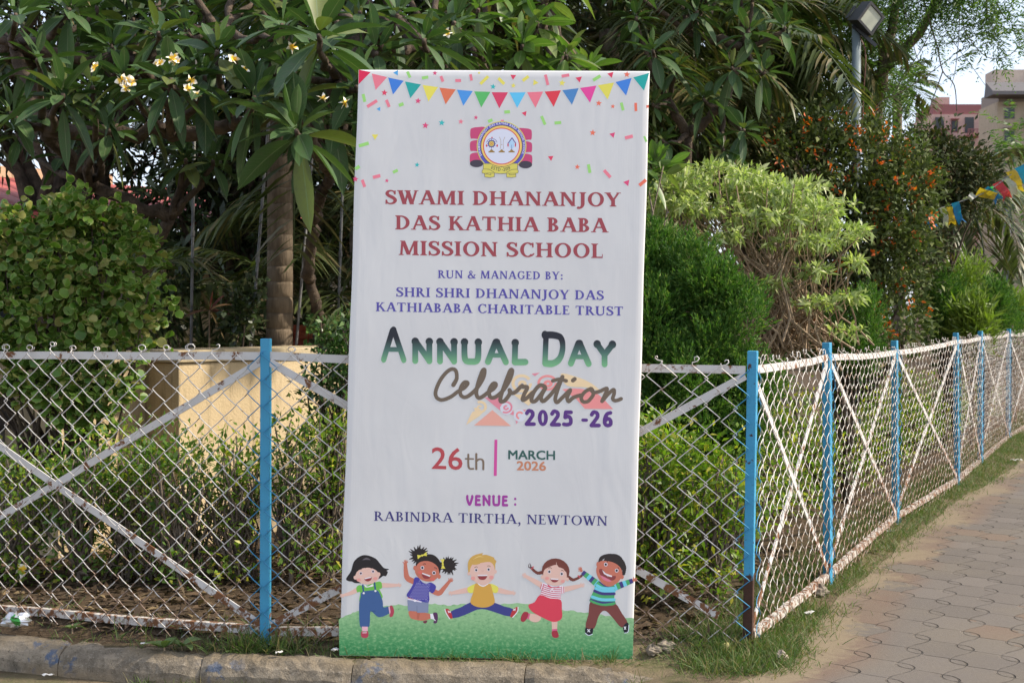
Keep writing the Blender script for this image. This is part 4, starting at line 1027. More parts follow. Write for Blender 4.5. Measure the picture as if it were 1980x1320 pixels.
# ------------------------------------------------------------------ five printed children
def K6(p): return (650 + p[0] / 5.28, 1040 + p[1] / 5.28)
def K7(p): return (850 + p[0] / 6.6, 1040 + p[1] / 6.6)
def K8(p): return (1000 + p[0] / 5.28, 1040 + p[1] / 5.28)
class Kid:
    def __init__(self, tf): self.a = Art(4); self.tf = tf
    def fill(self, c, pts, sm=True, k=4): self.a.put(ink(*c), [spline(pts, True, k) if sm else pts], self.tf)
    def fills(self, c, polys): self.a.put(ink(*c), polys, self.tf)
    def line(self, c, pts, w, sm=True): self.a.put(ink(*c), stroke(pts, w, 10, 4, sm), self.tf)
    def oval(self, c, x, y, rx, ry=None, rot=0.0): self.a.put(ink(*c), [circ(x, y, rx, 20, ry, rot)], self.tf)
    def hand(self, c, x, y, ang, s=1.0):
        P = [circ(x, y, 20 * s, 12)]
        for k, da in enumerate((-62, -22, 0, 22, 42)):
            l = (34, 44, 48, 44, 36)[k] * s; q = R(ang + da); P += stroke([(x, y), (x + l * math.cos(q), y + l * math.sin(q))], 11 * s, smooth_=False)
        self.fills(c, P)
    def face(self, eyes, r, mouth, teeth, brows, lash=(60, 48, 50), iris=(70, 64, 70)):
        for x, y in eyes: self.oval((214, 208, 214), x, y, r * 1.55, r * 1.65)
        for x, y in eyes: self.oval(iris, x, y, r, r * 1.1)
        for x, y in eyes: self.oval((26, 24, 30), x, y, r * .55)
        for b in brows: self.line(lash, b, r * .5)
        self.fill((140, 58, 62), mouth); self.fill((222, 214, 216), teeth, False)
    def done(self, label): self.a.build('printed_child', board, label)

SK1, SK2, CHK, BLK = (216, 178, 164), (190, 112, 92), (220, 150, 142), (40, 36, 38)
k = Kid(K6)                                                            # black bob, blue dungarees
k.fill(BLK, [(100, 415), (150, 335), (180, 240), (240, 185), (310, 172), (400, 205), (450, 260), (490, 303), (540, 314), (515, 330), (528, 345), (508, 386), (480, 384), (440, 412), (380, 440), (300, 455), (200, 458), (160, 442), (128, 438)])
k.line(SK1, [(225, 520), (150, 560), (75, 582)], [50, 40, 28]); k.hand(SK1, 75, 582, 165, .75)
k.line(SK1, [(455, 478), (550, 480), (630, 478)], [50, 42, 30]); k.hand(SK1, 630, 478, 0, .75)
k.fill((112, 180, 78), [(206, 505), (235, 478), (300, 485), (390, 452), (455, 444), (470, 500), (452, 516), (442, 520), (472, 610), (350, 640), (240, 660), (246, 552), (215, 552)])
k.oval(SK1, 318, 385, 122, 86); k.oval(SK1, 197, 400, 20, 22); k.oval(SK1, 434, 368, 18, 22)
k.fills(BLK, [[(190, 390), (208, 345), (235, 318), (272, 296), (284, 276), (296, 306), (318, 292), (336, 278), (356, 304), (398, 300), (428, 350), (446, 300), (400, 215), (300, 185), (220, 220), (180, 300)]])
k.face([(252, 358), (377, 338)], 10, [(288, 412), (325, 400), (362, 392), (356, 425), (326, 440), (300, 432)], [(288, 408), (361, 391), (358, 402), (294, 418)], [[(238, 320), (262, 312)], [(355, 305), (378, 304)]], iris=(110, 74, 86))
for x, y in ((230, 425), (400, 410)): k.oval(CHK, x, y, 22, 16)
k.line((96, 90, 96), [(270, 222), (310, 208), (350, 220)], [4, 22, 4])
k.fill((224, 220, 222), [(290, 478), (325, 492), (372, 468), (378, 488), (350, 496), (325, 500), (300, 500)], True)
k.fill((62, 92, 140), [(262, 548), (330, 535), (390, 530), (432, 540), (475, 640), (482, 704), (540, 698), (548, 762), (440, 806), (380, 762), (348, 748), (340, 895), (292, 900), (243, 895), (234, 680), (250, 600)], True, 3)
k.line((52, 82, 128), [(272, 478), (279, 552)], 16); k.line((52, 82, 128), [(392, 455), (401, 532)], 16); k.line((48, 72, 116), [(348, 750), (400, 742)], 6)
k.oval((222, 220, 222), 281, 560, 11); k.oval((222, 220, 222), 401, 537, 11)
k.fill((222, 172, 184), [(262, 902), (324, 902), (322, 950), (266, 950)], False); k.fill((170, 66, 84), [(258, 950), (290, 960), (324, 948), (326, 1004), (292, 1018), (256, 1004)]); k.line((222, 172, 184), [(270, 966), (310, 964)], 10)
k.fill((222, 172, 184), [(534, 700), (548, 697), (558, 770), (545, 772)], False); k.fill((170, 66, 84), [(548, 694), (574, 690), (592, 745), (576, 797), (545, 797), (556, 745)])
k.done('girl with a black bob in blue dungarees and green shirt')

k = Kid(K6)                                                            # two puffs with yellow bows, dotted shirt
def puff(cx, cy, r, n):
    P = [circ(cx, cy, r * .78, 18)]
    for j in range(n):
        q = 2 * math.pi * j / n + random.uniform(-.12, .12); l = r * random.uniform(.95, 1.25)
        P += stroke([(cx + .6 * r * math.cos(q), cy + .6 * r * math.sin(q)), (cx + l * math.cos(q + .08), cy + l * math.sin(q + .08))], [26, 7], smooth_=False)
    return P
k.line(SK2, [(790, 440), (728, 405), (712, 340), (708, 265)], [58, 56, 46, 34]); k.hand(SK2, 706, 262, -80, .85)
k.line(SK2, [(985, 535), (1050, 560), (1100, 510), (1155, 442)], [56, 52, 44, 32]); k.hand(SK2, 1158, 438, -40, .85)
k.fills((44, 38, 38), puff(850, 175, 92, 20)); k.fills((44, 38, 38), puff(1145, 275, 90, 20))
k.fill(SK2, [(745, 742), (850, 752), (955, 770), (970, 812), (890, 840), (790, 826), (752, 800)]); k.fill((176, 100, 82), [(822, 750), (858, 752), (846, 826), (826, 826)], False)
k.fill((222, 220, 226), [(960, 770), (1000, 768), (1002, 830), (966, 820)], False); k.fill((86, 52, 88), [(990, 764), (1030, 760), (1040, 812), (1026, 864), (994, 862), (1004, 820)]); k.fill((110, 50, 70), [(888, 848), (930, 840), (920, 866), (898, 866)])
k.line((222, 220, 226), [(996, 820), (1012, 838)], 10)
k.fill((128, 136, 162), [(728, 628), (800, 640), (945, 650), (942, 758), (830, 760), (822, 744), (734, 740)], False); k.line((104, 112, 140), [(826, 690), (826, 748)], 6)
k.fill(SK2, [(732, 588), (835, 600), (835, 636), (732, 612)], False); k.line((218, 210, 226), [(738, 618), (800, 634), (868, 648)], 13); k.oval((226, 220, 228), 806, 632, 16)
k.fill((70, 66, 150), [(800, 404), (840, 400), (880, 446), (925, 462), (970, 450), (1022, 492), (988, 560), (948, 545), (946, 652), (830, 630), (720, 590), (760, 515), (788, 462)], True, 3)
D_ = []
for i in range(20):
    for j in range(17):
        x, y = 725 + i * 15.5 + (j % 2) * 7.7, 412 + j * 15
        if (x - 800) * .9 + (y - 404) > -30 and 745 - (y - 590) * .6 < x < 940 + max(0, 540 - y) * .45 and y < 600 + (x - 720) * .2 and not (860 < x < 975 and y < 470) and x + y * .45 > 990: D_.append(circ(x, y, 3.4, 6))
k.fills((206, 204, 226), D_)
k.oval((44, 38, 38), 945, 262, 130, 96, R(14)); k.oval(SK2, 930, 335, 128, 104, R(16)); k.oval(SK2, 806, 302, 18, 24); k.oval(SK2, 1052, 388, 18, 24)
k.fill((44, 38, 38), [(815, 285), (835, 215), (900, 168), (985, 165), (1045, 210), (1070, 280), (1058, 360), (1040, 290), (1000, 240), (930, 212), (870, 225), (835, 260)])
k.face([(881, 300), (1000, 352)], 12, [(876, 352), (920, 370), (964, 384), (950, 408), (905, 410), (880, 382)], [(876, 348), (964, 378), (958, 392), (878, 362)], [[(890, 262), (908, 258), (914, 264)], [(1004, 298), (1022, 302), (1030, 312)]])
for x, y in ((858, 348), (985, 418)): k.oval((206, 104, 92), x, y, 24, 18)
for (x0, y0), (x1, y1), n_ in (((832, 190), (926, 158), (.12, 1)), ((1086, 212), (1094, 308), (1, -.05))):
    mx, my = (x0 + x1) / 2, (y0 + y1) / 2; px_, py_ = n_[0] * 22, n_[1] * 22
    k.fills((216, 204, 84), [[(x0 - px_, y0 - py_), (x0 + px_, y0 + py_), (mx, my)], [(x1 - px_, y1 - py_), (x1 + px_, y1 + py_), (mx, my)], circ(mx, my, 11)])
k.done('girl with curly hair in yellow bows, dotted blue shirt and grey shorts')

k = Kid(K7)                                                            # blond boy doing the splits
k.line(SK1, [(380, 655), (250, 680), (165, 695)], [74, 60, 42]); k.hand(SK1, 165, 695, 172, 1.0)
k.line(SK1, [(735, 655), (850, 682), (925, 692)], [74, 60, 42]); k.hand(SK1, 925, 692, 8, 1.0)
k.fill((62, 66, 128), [(395, 815), (270, 880), (148, 930), (172, 1018), (330, 975), (480, 908), (600, 908), (750, 955), (905, 995), (940, 900), (830, 868), (705, 820), (550, 800)], True, 2)
k.fill((178, 56, 62), [(80, 900), (115, 902), (150, 948), (166, 1018), (130, 1012), (85, 935)]); k.line((220, 214, 218), [(70, 905), (86, 955), (130, 1026)], 12); k.line((226, 222, 224), [(108, 925), (140, 945)], 10); k.line((226, 222, 224), [(112, 948), (140, 930)], 8)
k.fill((178, 56, 62), [(990, 872), (940, 905), (903, 990), (936, 1002), (985, 935), (1000, 885)]); k.line((220, 214, 218), [(1004, 876), (996, 935), (935, 1006)], 12); k.line((226, 222, 224), [(945, 915), (972, 898)], 10); k.line((226, 222, 224), [(948, 898), (968, 920)], 8)
k.fill((216, 208, 92), [(360, 628), (440, 585), (475, 580), (430, 690), (368, 686)], True, 3); k.fill((216, 208, 92), [(640, 578), (745, 615), (740, 686), (682, 686)], True, 3)
k.fill((204, 156, 74), [(455, 580), (500, 578), (560, 606), (620, 578), (655, 590), (685, 700), (706, 815), (640, 866), (560, 882), (460, 866), (394, 812), (430, 690)], True, 3)
k.line((228, 222, 222), [(495, 576), (530, 602), (570, 606), (620, 576)], 13); k.fill(SK1, [(500, 560), (620, 560), (612, 580), (565, 600), (510, 582)])
k.oval(SK1, 376, 446, 18, 26); k.oval(SK1, 715, 422, 18, 26)
k.fill((198, 158, 84), [(372, 440), (362, 330), (385, 262), (440, 215), (552, 186), (546, 210), (600, 208), (690, 240), (702, 262), (726, 290), (712, 330), (702, 410), (600, 420), (400, 420)])
k.fill(SK1, [(390, 430), (398, 375), (432, 322), (480, 328), (530, 312), (640, 300), (690, 342), (706, 415), (692, 500), (645, 555), (555, 584), (470, 562), (415, 508)])
k.fill((198, 158, 84), [(420, 330), (470, 335), (520, 318), (500, 290), (440, 290)])
k.face([(469, 403), (628, 396)], 13, [(490, 476), (550, 478), (610, 474), (600, 502), (580, 522), (550, 528), (516, 522), (498, 502)], [(488, 463), (612, 461), (612, 478), (490, 480)], [[(448, 372), (470, 360), (486, 368)], [(612, 352), (634, 348), (650, 358)]], lash=(120, 92, 60))
k.line((190, 140, 128), [(540, 408), (552, 414), (566, 410)], 4)
for x, y in ((430, 508), (664, 496)): k.oval(CHK, x, y, 28, 24)
k.line((222, 190, 118), [(430, 268), (500, 232), (560, 236)], [3, 14, 3])
k.done('fair haired boy in an orange shirt doing the splits')

k = Kid(K8)                                                            # braids, red skirt
HB = (112, 62, 54)
for pts, ws in (([(255, 345), (212, 352), (172, 326), (150, 302)], 24), ([(530, 395), (570, 420), (620, 404), (658, 380)], 24)):
    P = [circ(x, y, r_, 10) for (x, y), r_ in zip(spline(pts, False, 3), (17, 18, 18, 17, 16, 15, 15, 14, 14, 13))]; k.fills(HB, P)
k.fills((74, 44, 48), stroke([(148, 300), (120, 292), (122, 260)], [14, 9, 4]) + stroke([(142, 296), (138, 270), (130, 252)], [12, 8, 4]) + stroke([(660, 378), (690, 360), (700, 345)], [12, 8, 4]))
for x, y in ((152, 306), (640, 392), (165, 290), (626, 380)): k.oval((200, 84, 92), x, y, 8)
k.line(SK1, [(265, 485), (170, 430), (95, 388)], [58, 48, 34]); k.hand(SK1, 92, 386, -145, .85)
k.line(SK1, [(468, 522), (570, 500), (645, 482)], [58, 48, 34]); k.hand(SK1, 648, 480, -15, .85)
k.fill(SK1, [(352, 840), (414, 840), (410, 926), (358, 926)], False); k.fill((206, 96, 132), [(357, 924), (411, 920), (411, 950), (358, 952)], False); k.fill((158, 52, 66), [(356, 950), (408, 942), (426, 998), (396, 1014), (362, 1000)])
k.fill(SK1, [(122, 772), (180, 770), (245, 795), (232, 838), (185, 854), (130, 832)]); k.fill((206, 96, 132), [(108, 762), (136, 766), (120, 826), (98, 816)], False); k.fill((158, 52, 66), [(75, 748), (116, 758), (104, 812), (70, 850), (38, 836), (46, 786)])
k.fill((224, 214, 218), [(262, 452), (320, 468), (392, 492), (440, 480), (478, 490), (482, 556), (446, 566), (446, 628), (340, 612), (238, 578), (262, 524), (238, 512)], True, 3)
ST = []
for q in range(6): ST += stroke([(268 - q * 5, 470 + q * 19), (350, 496 + q * 20), (446, 500 + q * 21)], 9)
ST += stroke([(252, 468), (240, 512)], 8, smooth_=False) + stroke([(276, 464), (258, 520)], 7, smooth_=False) + stroke([(456, 492), (458, 560)], 7, smooth_=False) + stroke([(474, 492), (478, 554)], 7, smooth_=False)
k.fills((196, 84, 110), ST)
k.fill((208, 66, 84), [(235, 576), (340, 610), (446, 624), (458, 720), (460, 805), (420, 842), (350, 846), (230, 790), (150, 742), (116, 680), (180, 648)], True, 3)
k.oval(HB, 395, 330, 142, 128, R(10)); k.oval(SK1, 258, 392, 14, 20); k.oval(SK1, 515, 415, 15, 20)
k.fill(SK1, [(266, 380), (282, 318), (340, 285), (402, 268), (450, 300), (490, 315), (508, 370), (500, 420), (460, 464), (385, 480), (310, 458), (272, 420)])
k.fill(HB, [(262, 350), (290, 300), (345, 280), (403, 262), (425, 290), (465, 302), (500, 340), (525, 330), (480, 245), (400, 208), (310, 225), (262, 290)])
k.line((224, 196, 186), [(402, 245), (404, 270)], 4)
k.face([(330, 338), (457, 360)], 11, [(343, 408), (385, 412), (424, 412), (412, 438), (378, 447), (352, 432)], [(343, 404), (426, 410), (420, 422), (347, 418)], [[(322, 300), (340, 295), (352, 304)], [(452, 322), (468, 325), (474, 332)]], lash=(96, 60, 52))
for x, y in ((308, 405), (468, 436)): k.oval(CHK, x, y, 20, 16)
k.fill((204, 78, 98), [(308, 460), (345, 488), (360, 512), (322, 495)], False); k.fill((204, 78, 98), [(438, 482), (385, 502), (360, 512), (418, 500)], False); k.line((226, 214, 218), [(340, 540), (358, 515), (380, 545)], 7); k.line((226, 214, 218), [(344, 510), (374, 512)], 8)
k.done('girl with braids in a striped top and red skirt')

k = Kid(K8)                                                            # curly boy, striped jumper
NVY, GR2, CY = (66, 60, 118), (78, 160, 100), (112, 196, 214)
k.hand(SK2, 655, 326, -125, .8); k.hand(SK2, 1190, 424, -30, .8)
def sleeve(p0, p1, w0, w1, cols):
    n_ = len(cols)
    for q, c in enumerate(cols):
        A = (p0[0] + (p1[0] - p0[0]) * q / n_, p0[1] + (p1[1] - p0[1]) * q / n_); B = (p0[0] + (p1[0] - p0[0]) * (q + 1) / n_, p0[1] + (p1[1] - p0[1]) * (q + 1) / n_)
        dx, dy = p1[0] - p0[0], p1[1] - p0[1]; l = math.hypot(dx, dy); nx, ny = -dy / l, dx / l
        wa, wb = [(w0 + (w1 - w0) * (q + e) / n_) / 2 for e in (0, 1)]
        k.fills(c, [[(A[0] + nx * wa, A[1] + ny * wa), (B[0] + nx * wb, B[1] + ny * wb), (B[0] - nx * wb, B[1] - ny * wb), (A[0] - nx * wa, A[1] - ny * wa)]])
sleeve((830, 470), (668, 342), 74, 46, [CY, GR2, NVY, CY, GR2, NVY]); sleeve((985, 500), (1180, 428), 74, 46, [CY, GR2, NVY, CY, GR2, NVY])
k.fill((118, 66, 62), [(752, 640), (870, 672), (1000, 660), (1070, 760), (1130, 862), (1065, 905), (980, 810), (915, 742), (870, 742), (830, 800), (788, 916), (700, 906), (730, 770)], True, 3)
k.fill((36, 36, 46), [(700, 910), (740, 920), (776, 914), (770, 968), (732, 984), (698, 960)]); k.line((208, 216, 228), [(698, 965), (732, 988), (770, 974)], 7); k.line((224, 224, 228), [(722, 926), (742, 950)], 9); k.line((224, 224, 228), [(744, 926), (722, 950)], 8)
k.fill((36, 36, 46), [(1084, 896), (1126, 854), (1142, 892), (1126, 956), (1094, 956)]); k.line((208, 216, 228), [(1142, 880), (1134, 950), (1098, 962)], 7); k.line((224, 224, 228), [(1094, 900), (1110, 922)], 9); k.line((224, 224, 228), [(1110, 898), (1096, 924)], 8)
body = [(835, 432), (880, 470), (930, 486), (985, 470), (1002, 520), (992, 600), (1002, 668), (940, 684), (868, 684), (746, 638), (786, 525), (800, 475)]
k.fill(GR2, body, True, 3)
for q, c in ((.12, CY), (.26, CY), (.38, NVY), (.66, CY), (.82, NVY)):
    y0 = 440 + q * 215; k.line(c, [(max(826 - q * 88, 752), y0 + 12), (880 - q * 20, y0 + 40), (992, y0 + 40)], 30)
k.line(GR2, [(752, 634), (868, 674), (998, 658)], 22)
k.line(NVY, [(842, 440), (884, 476), (930, 488), (982, 474)], 12)
HC = [circ(x, y, 20, 10) for x, y in spline([(850, 232), (862, 200), (900, 180), (950, 172), (1000, 182), (1045, 205), (1080, 245), (1096, 300), (1086, 355)], False, 3)] + [circ(985, 262, 108, 22)]
k.fills((50, 44, 44), HC)
k.oval(SK2, 826, 262, 16, 26); k.oval(SK2, 1072, 390, 18, 22)
k.fill(SK2, [(832, 250), (858, 228), (905, 226), (975, 240), (1030, 270), (1066, 315), (1072, 375), (1035, 440), (965, 484), (900, 478), (835, 410), (808, 325)])
k.fill((134, 66, 66), [(838, 318), (868, 310), (905, 350), (960, 378), (1006, 380), (1002, 412), (962, 426), (905, 402), (852, 372)]); k.fill((206, 118, 138), [(850, 374), (905, 398), (962, 430), (930, 438), (882, 418)])
k.face([(906, 263), (1017, 325)], 12, [(875, 330), (900, 352), (950, 380), (930, 384), (890, 360)], [(870, 318), (906, 354), (972, 378), (966, 391), (925, 382), (886, 358)], [[(916, 226), (926, 238)], [(1030, 292), (1040, 304)]])
k.done('boy with curly black hair in a striped jumper and brown trousers')

# ------------------------------------------------------------------ barks and leaves
BARK_GREY = mottled('grey_bark', (0.12, 0.095, 0.075, 1), (0.22, 0.175, 0.135, 1), 14, 0.9, 0.012, 50)
BARK_DARK = mottled('dark_bark', (0.055, 0.040, 0.030, 1), (0.11, 0.08, 0.058, 1), 12, 0.9, 0.015, 45)
BARK_TAN = mottled('tan_twig', (0.22, 0.155, 0.10, 1), (0.34, 0.25, 0.165, 1), 18, 0.85)
LEAF_PLUM = leaf_mat('plumeria_leaf', (0.038, 0.080, 0.030, 1), (0.076, 0.136, 0.047, 1), 0.24, 0.46, (0.14, 0.17, 0.05, 1), 0.10, rib=(0.15, 0.20, 0.10, 1), spec=0.28)
LEAF_PLUM_B = leaf_mat('bright_plumeria_leaf', (0.075, 0.15, 0.03, 1), (0.12, 0.21, 0.045, 1), 0.35, 0.38, (0.17, 0.22, 0.06, 1), 0.15, rib=(0.22, 0.29, 0.12, 1))
LEAF_DARK = leaf_mat('dark_tree_leaf', (0.022, 0.040, 0.014, 1), (0.045, 0.075, 0.022, 1), 0.15, 0.42, (0.075, 0.085, 0.035, 1), 0.12)
LEAF_DULL = leaf_mat('dull_olive_leaf', (0.035, 0.050, 0.020, 1), (0.070, 0.085, 0.035, 1), 0.15, 0.68, (0.14, 0.11, 0.055, 1), 0.15, spec=0.2)
LEAF_ROUND = leaf_mat('round_aralia_leaf', (0.080, 0.180, 0.028, 1), (0.170, 0.290, 0.044, 1), 0.35, 0.42, (0.36, 0.34, 0.11, 1), 0.18, spec=0.4, redge=(0.33, 0.37, 0.12, 1), dust=(0.15, 0.16, 0.07, 1))
LEAF_HEDGE = leaf_mat('golden_hedge_leaf', (0.095, 0.185, 0.024, 1), (0.230, 0.345, 0.034, 1), 0.45, 0.45, (0.48, 0.45, 0.06, 1), 0.2, dust=(0.16, 0.18, 0.05, 1))
LEAF_HEDGE_D = leaf_mat('green_hedge_leaf', (0.060, 0.135, 0.022, 1), (0.130, 0.235, 0.034, 1), 0.4, 0.45, (0.28, 0.31, 0.05, 1), 0.16)
LEAF_MURR = leaf_mat('glossy_dark_leaf', (0.028, 0.075, 0.018, 1), (0.055, 0.12, 0.028, 1), 0.2, 0.35, (0.11, 0.20, 0.04, 1), 0.10)
LEAF_THUJA = leaf_mat('thuja_spray', (0.045, 0.125, 0.024, 1), (0.115, 0.225, 0.042, 1), 0.32, 0.6, (0.21, 0.29, 0.07, 1), 0.14, spec=0.25, dust=(0.08, 0.13, 0.04, 1))
LEAF_VAR = leaf_mat('variegated_leaf', (0.22, 0.29, 0.10, 1), (0.36, 0.43, 0.17, 1), 0.38, 0.45, (0.58, 0.60, 0.32, 1), 0.30, spec=0.3, dust=(0.48, 0.50, 0.26, 1))
LEAF_OLIVE = leaf_mat('small_olive_leaf', (0.058, 0.085, 0.029, 1), (0.111, 0.143, 0.044, 1), 0.2, 0.65, (0.169, 0.195, 0.065, 1), 0.15, spec=0.2)
LEAF_FERN = leaf_mat('feathery_leaf', (0.066, 0.138, 0.036, 1), (0.120, 0.210, 0.054, 1), 0.35, 0.5, (0.180, 0.276, 0.054, 1), 0.2)
LEAF_PALM = leaf_mat('palm_leaflet', (0.050, 0.075, 0.024, 1), (0.10, 0.125, 0.04, 1), 0.25, 0.4, (0.20, 0.165, 0.075, 1), 0.18)
LEAF_YEL = leaf_mat('yellow_green_spray', (0.13, 0.20, 0.03, 1), (0.22, 0.29, 0.045, 1), 0.35, 0.5)
PETAL_OR = leaf_mat('orange_petal', (0.70, 0.10, 0.012, 1), (0.85, 0.19, 0.02, 1), 0.3, 0.5)
def petal_mat():
    n = NT('plumeria_petal'); uv = n.xyz(n.node('ShaderNodeUVMap').outputs[0])
    col = n.mix(n.ramp(uv[1], 0.30, 0.66), (0.85, 0.55, 0.04, 1), (0.86, 0.83, 0.72, 1))
    return n.out(col, 0.5, 0.3)
PETAL = petal_mat()

def lob(px, py, Y, rx, ry, d=None):
    c = at(px, py, Y); k = Y / FPX
    return (c.x, c.y, c.z, rx * k, d if d else (rx + ry) / 2 * k, ry * k)

# ------------------------------------------------------------------ plumeria (frangipani) trees: limbs ending in whorls of long leaves
PROFL = lambda t: np.clip(np.sin(math.pi * t ** 1.05) ** 0.7, 0, 1)
def whorl(c, s, n, tilt, mi=0):
    """leaves spreading from a branch tip; old ones hang, young ones stand"""
    n = int(n * 1.35); c = np.array(c); ax = unit(np.array(tilt, float)); u = unit(np.cross(ax, [0.3, 0.9, 0.2])); v = np.cross(ax, u)
    k = np.arange(n); az = k * 2.399 + rng.uniform(0, 6.28) + rng.normal(size=n) * .25
    el = R(66) - (k / n) * R(106) + rng.normal(size=n) * R(9)
    D = np.cos(el)[:, None] * (np.cos(az)[:, None] * u + np.sin(az)[:, None] * v) + np.sin(el)[:, None] * ax
    P = c + D * 0.035 * s - ax * (0.07 * s * (k / n))[:, None]
    L = s * (0.15 + 0.10 * np.minimum(1, k / (n * .45))) * rng.uniform(0.72, 1.18, n); W = L * rng.uniform(0.29, 0.39, n)
    return leaves(P, D, L, W, 'strip', 0.10 + 0.32 * (k / n) ** 1.5 * rng.uniform(.6, 1.3, n), 0.16, 6, mi, upw=0.8, prof=PROFL)

def flower_groups(c, s, n):
    """a spray of five-petalled flowers"""
    P, D, W = [], [], []
    for j in range(n):
        q = np.array(c) + rng.normal(size=3) * 0.034 * s; ax = unit(np.array([rng.normal() * .5, -1.0, .5 + rng.normal() * .4]))
        u = unit(np.cross(ax, [0.1, .2, 1])); v = np.cross(ax, u); a0 = rng.uniform(0, 6)
        for i in range(5):
            a = a0 + i * 2 * math.pi / 5; P.append(q); D.append(0.30 * ax + u * math.cos(a) + v * math.sin(a))
    return leaves(np.array(P), np.array(D), 0.034 * s, 0.027 * s, 'strip', 0.05, 0.15, 3, 0, upw=0.3, prof=lambda t: np.sin(math.pi * t ** 0.6) ** 0.6)

def plumeria(label, base, knots, tips, mat, r0=0.07, flowers=(), group='plumeria trees behind the fence', leafn=15):
    """knots: limb joints as (pixel x, pixel y, depth); tips: (pixel x, pixel y, depth, scale, leaf count, knot index)"""
    t = thing('plumeria_tree', label, 'tree', base, group)
    K = [at(*k) for k in knots]; m = MB(); b = Vector(base)
    m.tube(*limb(b - Vector((0, 0, .1)), K[0], r0, r0 * .8, .03, 8), n=10)
    for i, kk in enumerate(K[1:], 1):
        par = min(range(i), key=lambda j: (K[j] - kk).length); m.tube(*limb(K[par], kk, r0 * .62, r0 * .48, .07, 7, 0.03), n=9)
    g = []
    for (px, py, Y, s, n, ki) in tips:
        c = at(px, py, Y); kk = min(K, key=lambda q: (q - c).length) if ki is None else K[ki]
        d = (c - kk).normalized(); tilt = (d * .6 + Vector((rng.normal() * .15, -.35, .55))).normalized()
        e = c - tilt * 0.05
        m.tube(*limb(kk, e, r0 * .38, 0.013, .05, 6, 0.05), n=7); m.tube([e, c - tilt * .01], [0.013, 0.011], n=7)
        g.append(whorl(c, s, n, tilt))
    m.build('trunk', BARK_DARK, t, smooth=True)
    link('crown', np_mesh('crown', g, [mat]), t)
    for (px, py, Y, n, s) in flowers:
        link('flower', np_mesh('flower', [flower_groups(at(px, py, Y), s, n)], [PETAL]), t)
    return t

def filler(n, x0, x1, y0, y1, Y0, Y1, s0=.8, s1=1.1, ln=(9, 14)):
    return [(rng.uniform(x0, x1), rng.uniform(y0, y1), rng.uniform(Y0, Y1), rng.uniform(s0, s1), int(rng.integers(*ln)), None) for _ in range(n)]

b1 = on_ground(250, 1120, 0.03); b1 = Vector((at(250, 700, 8.3).x, 8.3, 0.03))
plumeria('plumeria tree over the left panel with yellow-white flowers and hanging dark leaves', b1,
         [(250, 560, 8.2), (330, 420, 7.9), (180, 360, 7.8), (90, 250, 7.2), (30, 90, 7.4), (330, 260, 7.1), (450, 240, 6.9), (250, 120, 7.5), (420, 60, 7.4)],
         [(70, 112, 6.5, 1.0, 11, 3), (122, 180, 6.4, 1.05, 14, 3), (178, 165, 6.5, .95, 11, 2), (240, 150, 6.5, .95, 13, 5), (330, 150, 6.4, 1.05, 15, 5), (395, 145, 6.5, .9, 12, 5), (492, 185, 6.2, 1.0, 16, 6), (30, 25, 6.4, 1.1, 12, 4), (135, 15, 6.7, .9, 12, 4),
          (545, 45, 6.5, .95, 12, 8), (420, 95, 6.6, .9, 12, 6), (20, 215, 6.9, .9, 12, 3), (215, 250, 7.0, .85, 12, 2), (305, 60, 6.9, .9, 12, 7)]
         + filler(26, -120, 520, -140, 110, 7.0, 8.6) + filler(14, -40, 480, 110, 330, 7.5, 8.6, .75, .95),
         LEAF_PLUM, 0.075, [(190, 127, 6.25, 1, 1.0), (240, 145, 6.2, 2, 1.05), (258, 152, 6.2, 3, 1.05), (308, 120, 6.25, 2, .8), (324, 115, 6.25, 2, .95), (326, 135, 6.25, 1, .95), (377, 170, 6.3, 3, .95), (440, 137, 6.1, 1, 1.0), (475, 125, 6.1, 1, 1.0)])
b2 = Vector((at(625, 640, 9.0).x, 9.0, 0.03))
plumeria('plumeria tree with a crooked dark limb left of the banner, broad leaves above it', b2,
         [(628, 640, 9.0), (600, 540, 8.8), (598, 430, 8.4), (640, 330, 7.8), (600, 250, 6.9), (650, 150, 6.9), (720, 80, 7.1), (830, 90, 7.4)],
         [(572, 250, 5.95, 1.15, 19, 4), (615, 65, 6.1, 1.25, 14, 5), (690, 165, 6.4, 1.0, 12, 5), (560, 130, 6.4, .9, 12, 5), (730, 100, 6.6, 1.0, 13, 6), (820, 75, 6.6, .95, 12, 7), (770, 25, 6.8, .95, 12, 6), (650, 230, 6.5, .95, 12, 3), (860, 95, 6.9, .9, 12, 7), (695, 20, 6.8, 1.0, 12, 6),
          (540, 175, 6.5, .9, 12, 4), (880, 40, 7.1, .9, 12, 7)]
         + filler(20, 500, 900, -140, 130, 7.2, 8.4) + filler(6, 560, 680, 150, 300, 7.3, 8.0, .8, .95),
         LEAF_PLUM, 0.07, [(637, 196, 5.85, 2, 1.0), (562, 80, 6.1, 1, 1.0), (858, 62, 6.6, 1, .9), (470, 120, 6.15, 1, 1.0)])
b3 = Vector((at(1010, 640, 8.4).x, 8.4, 0.03))
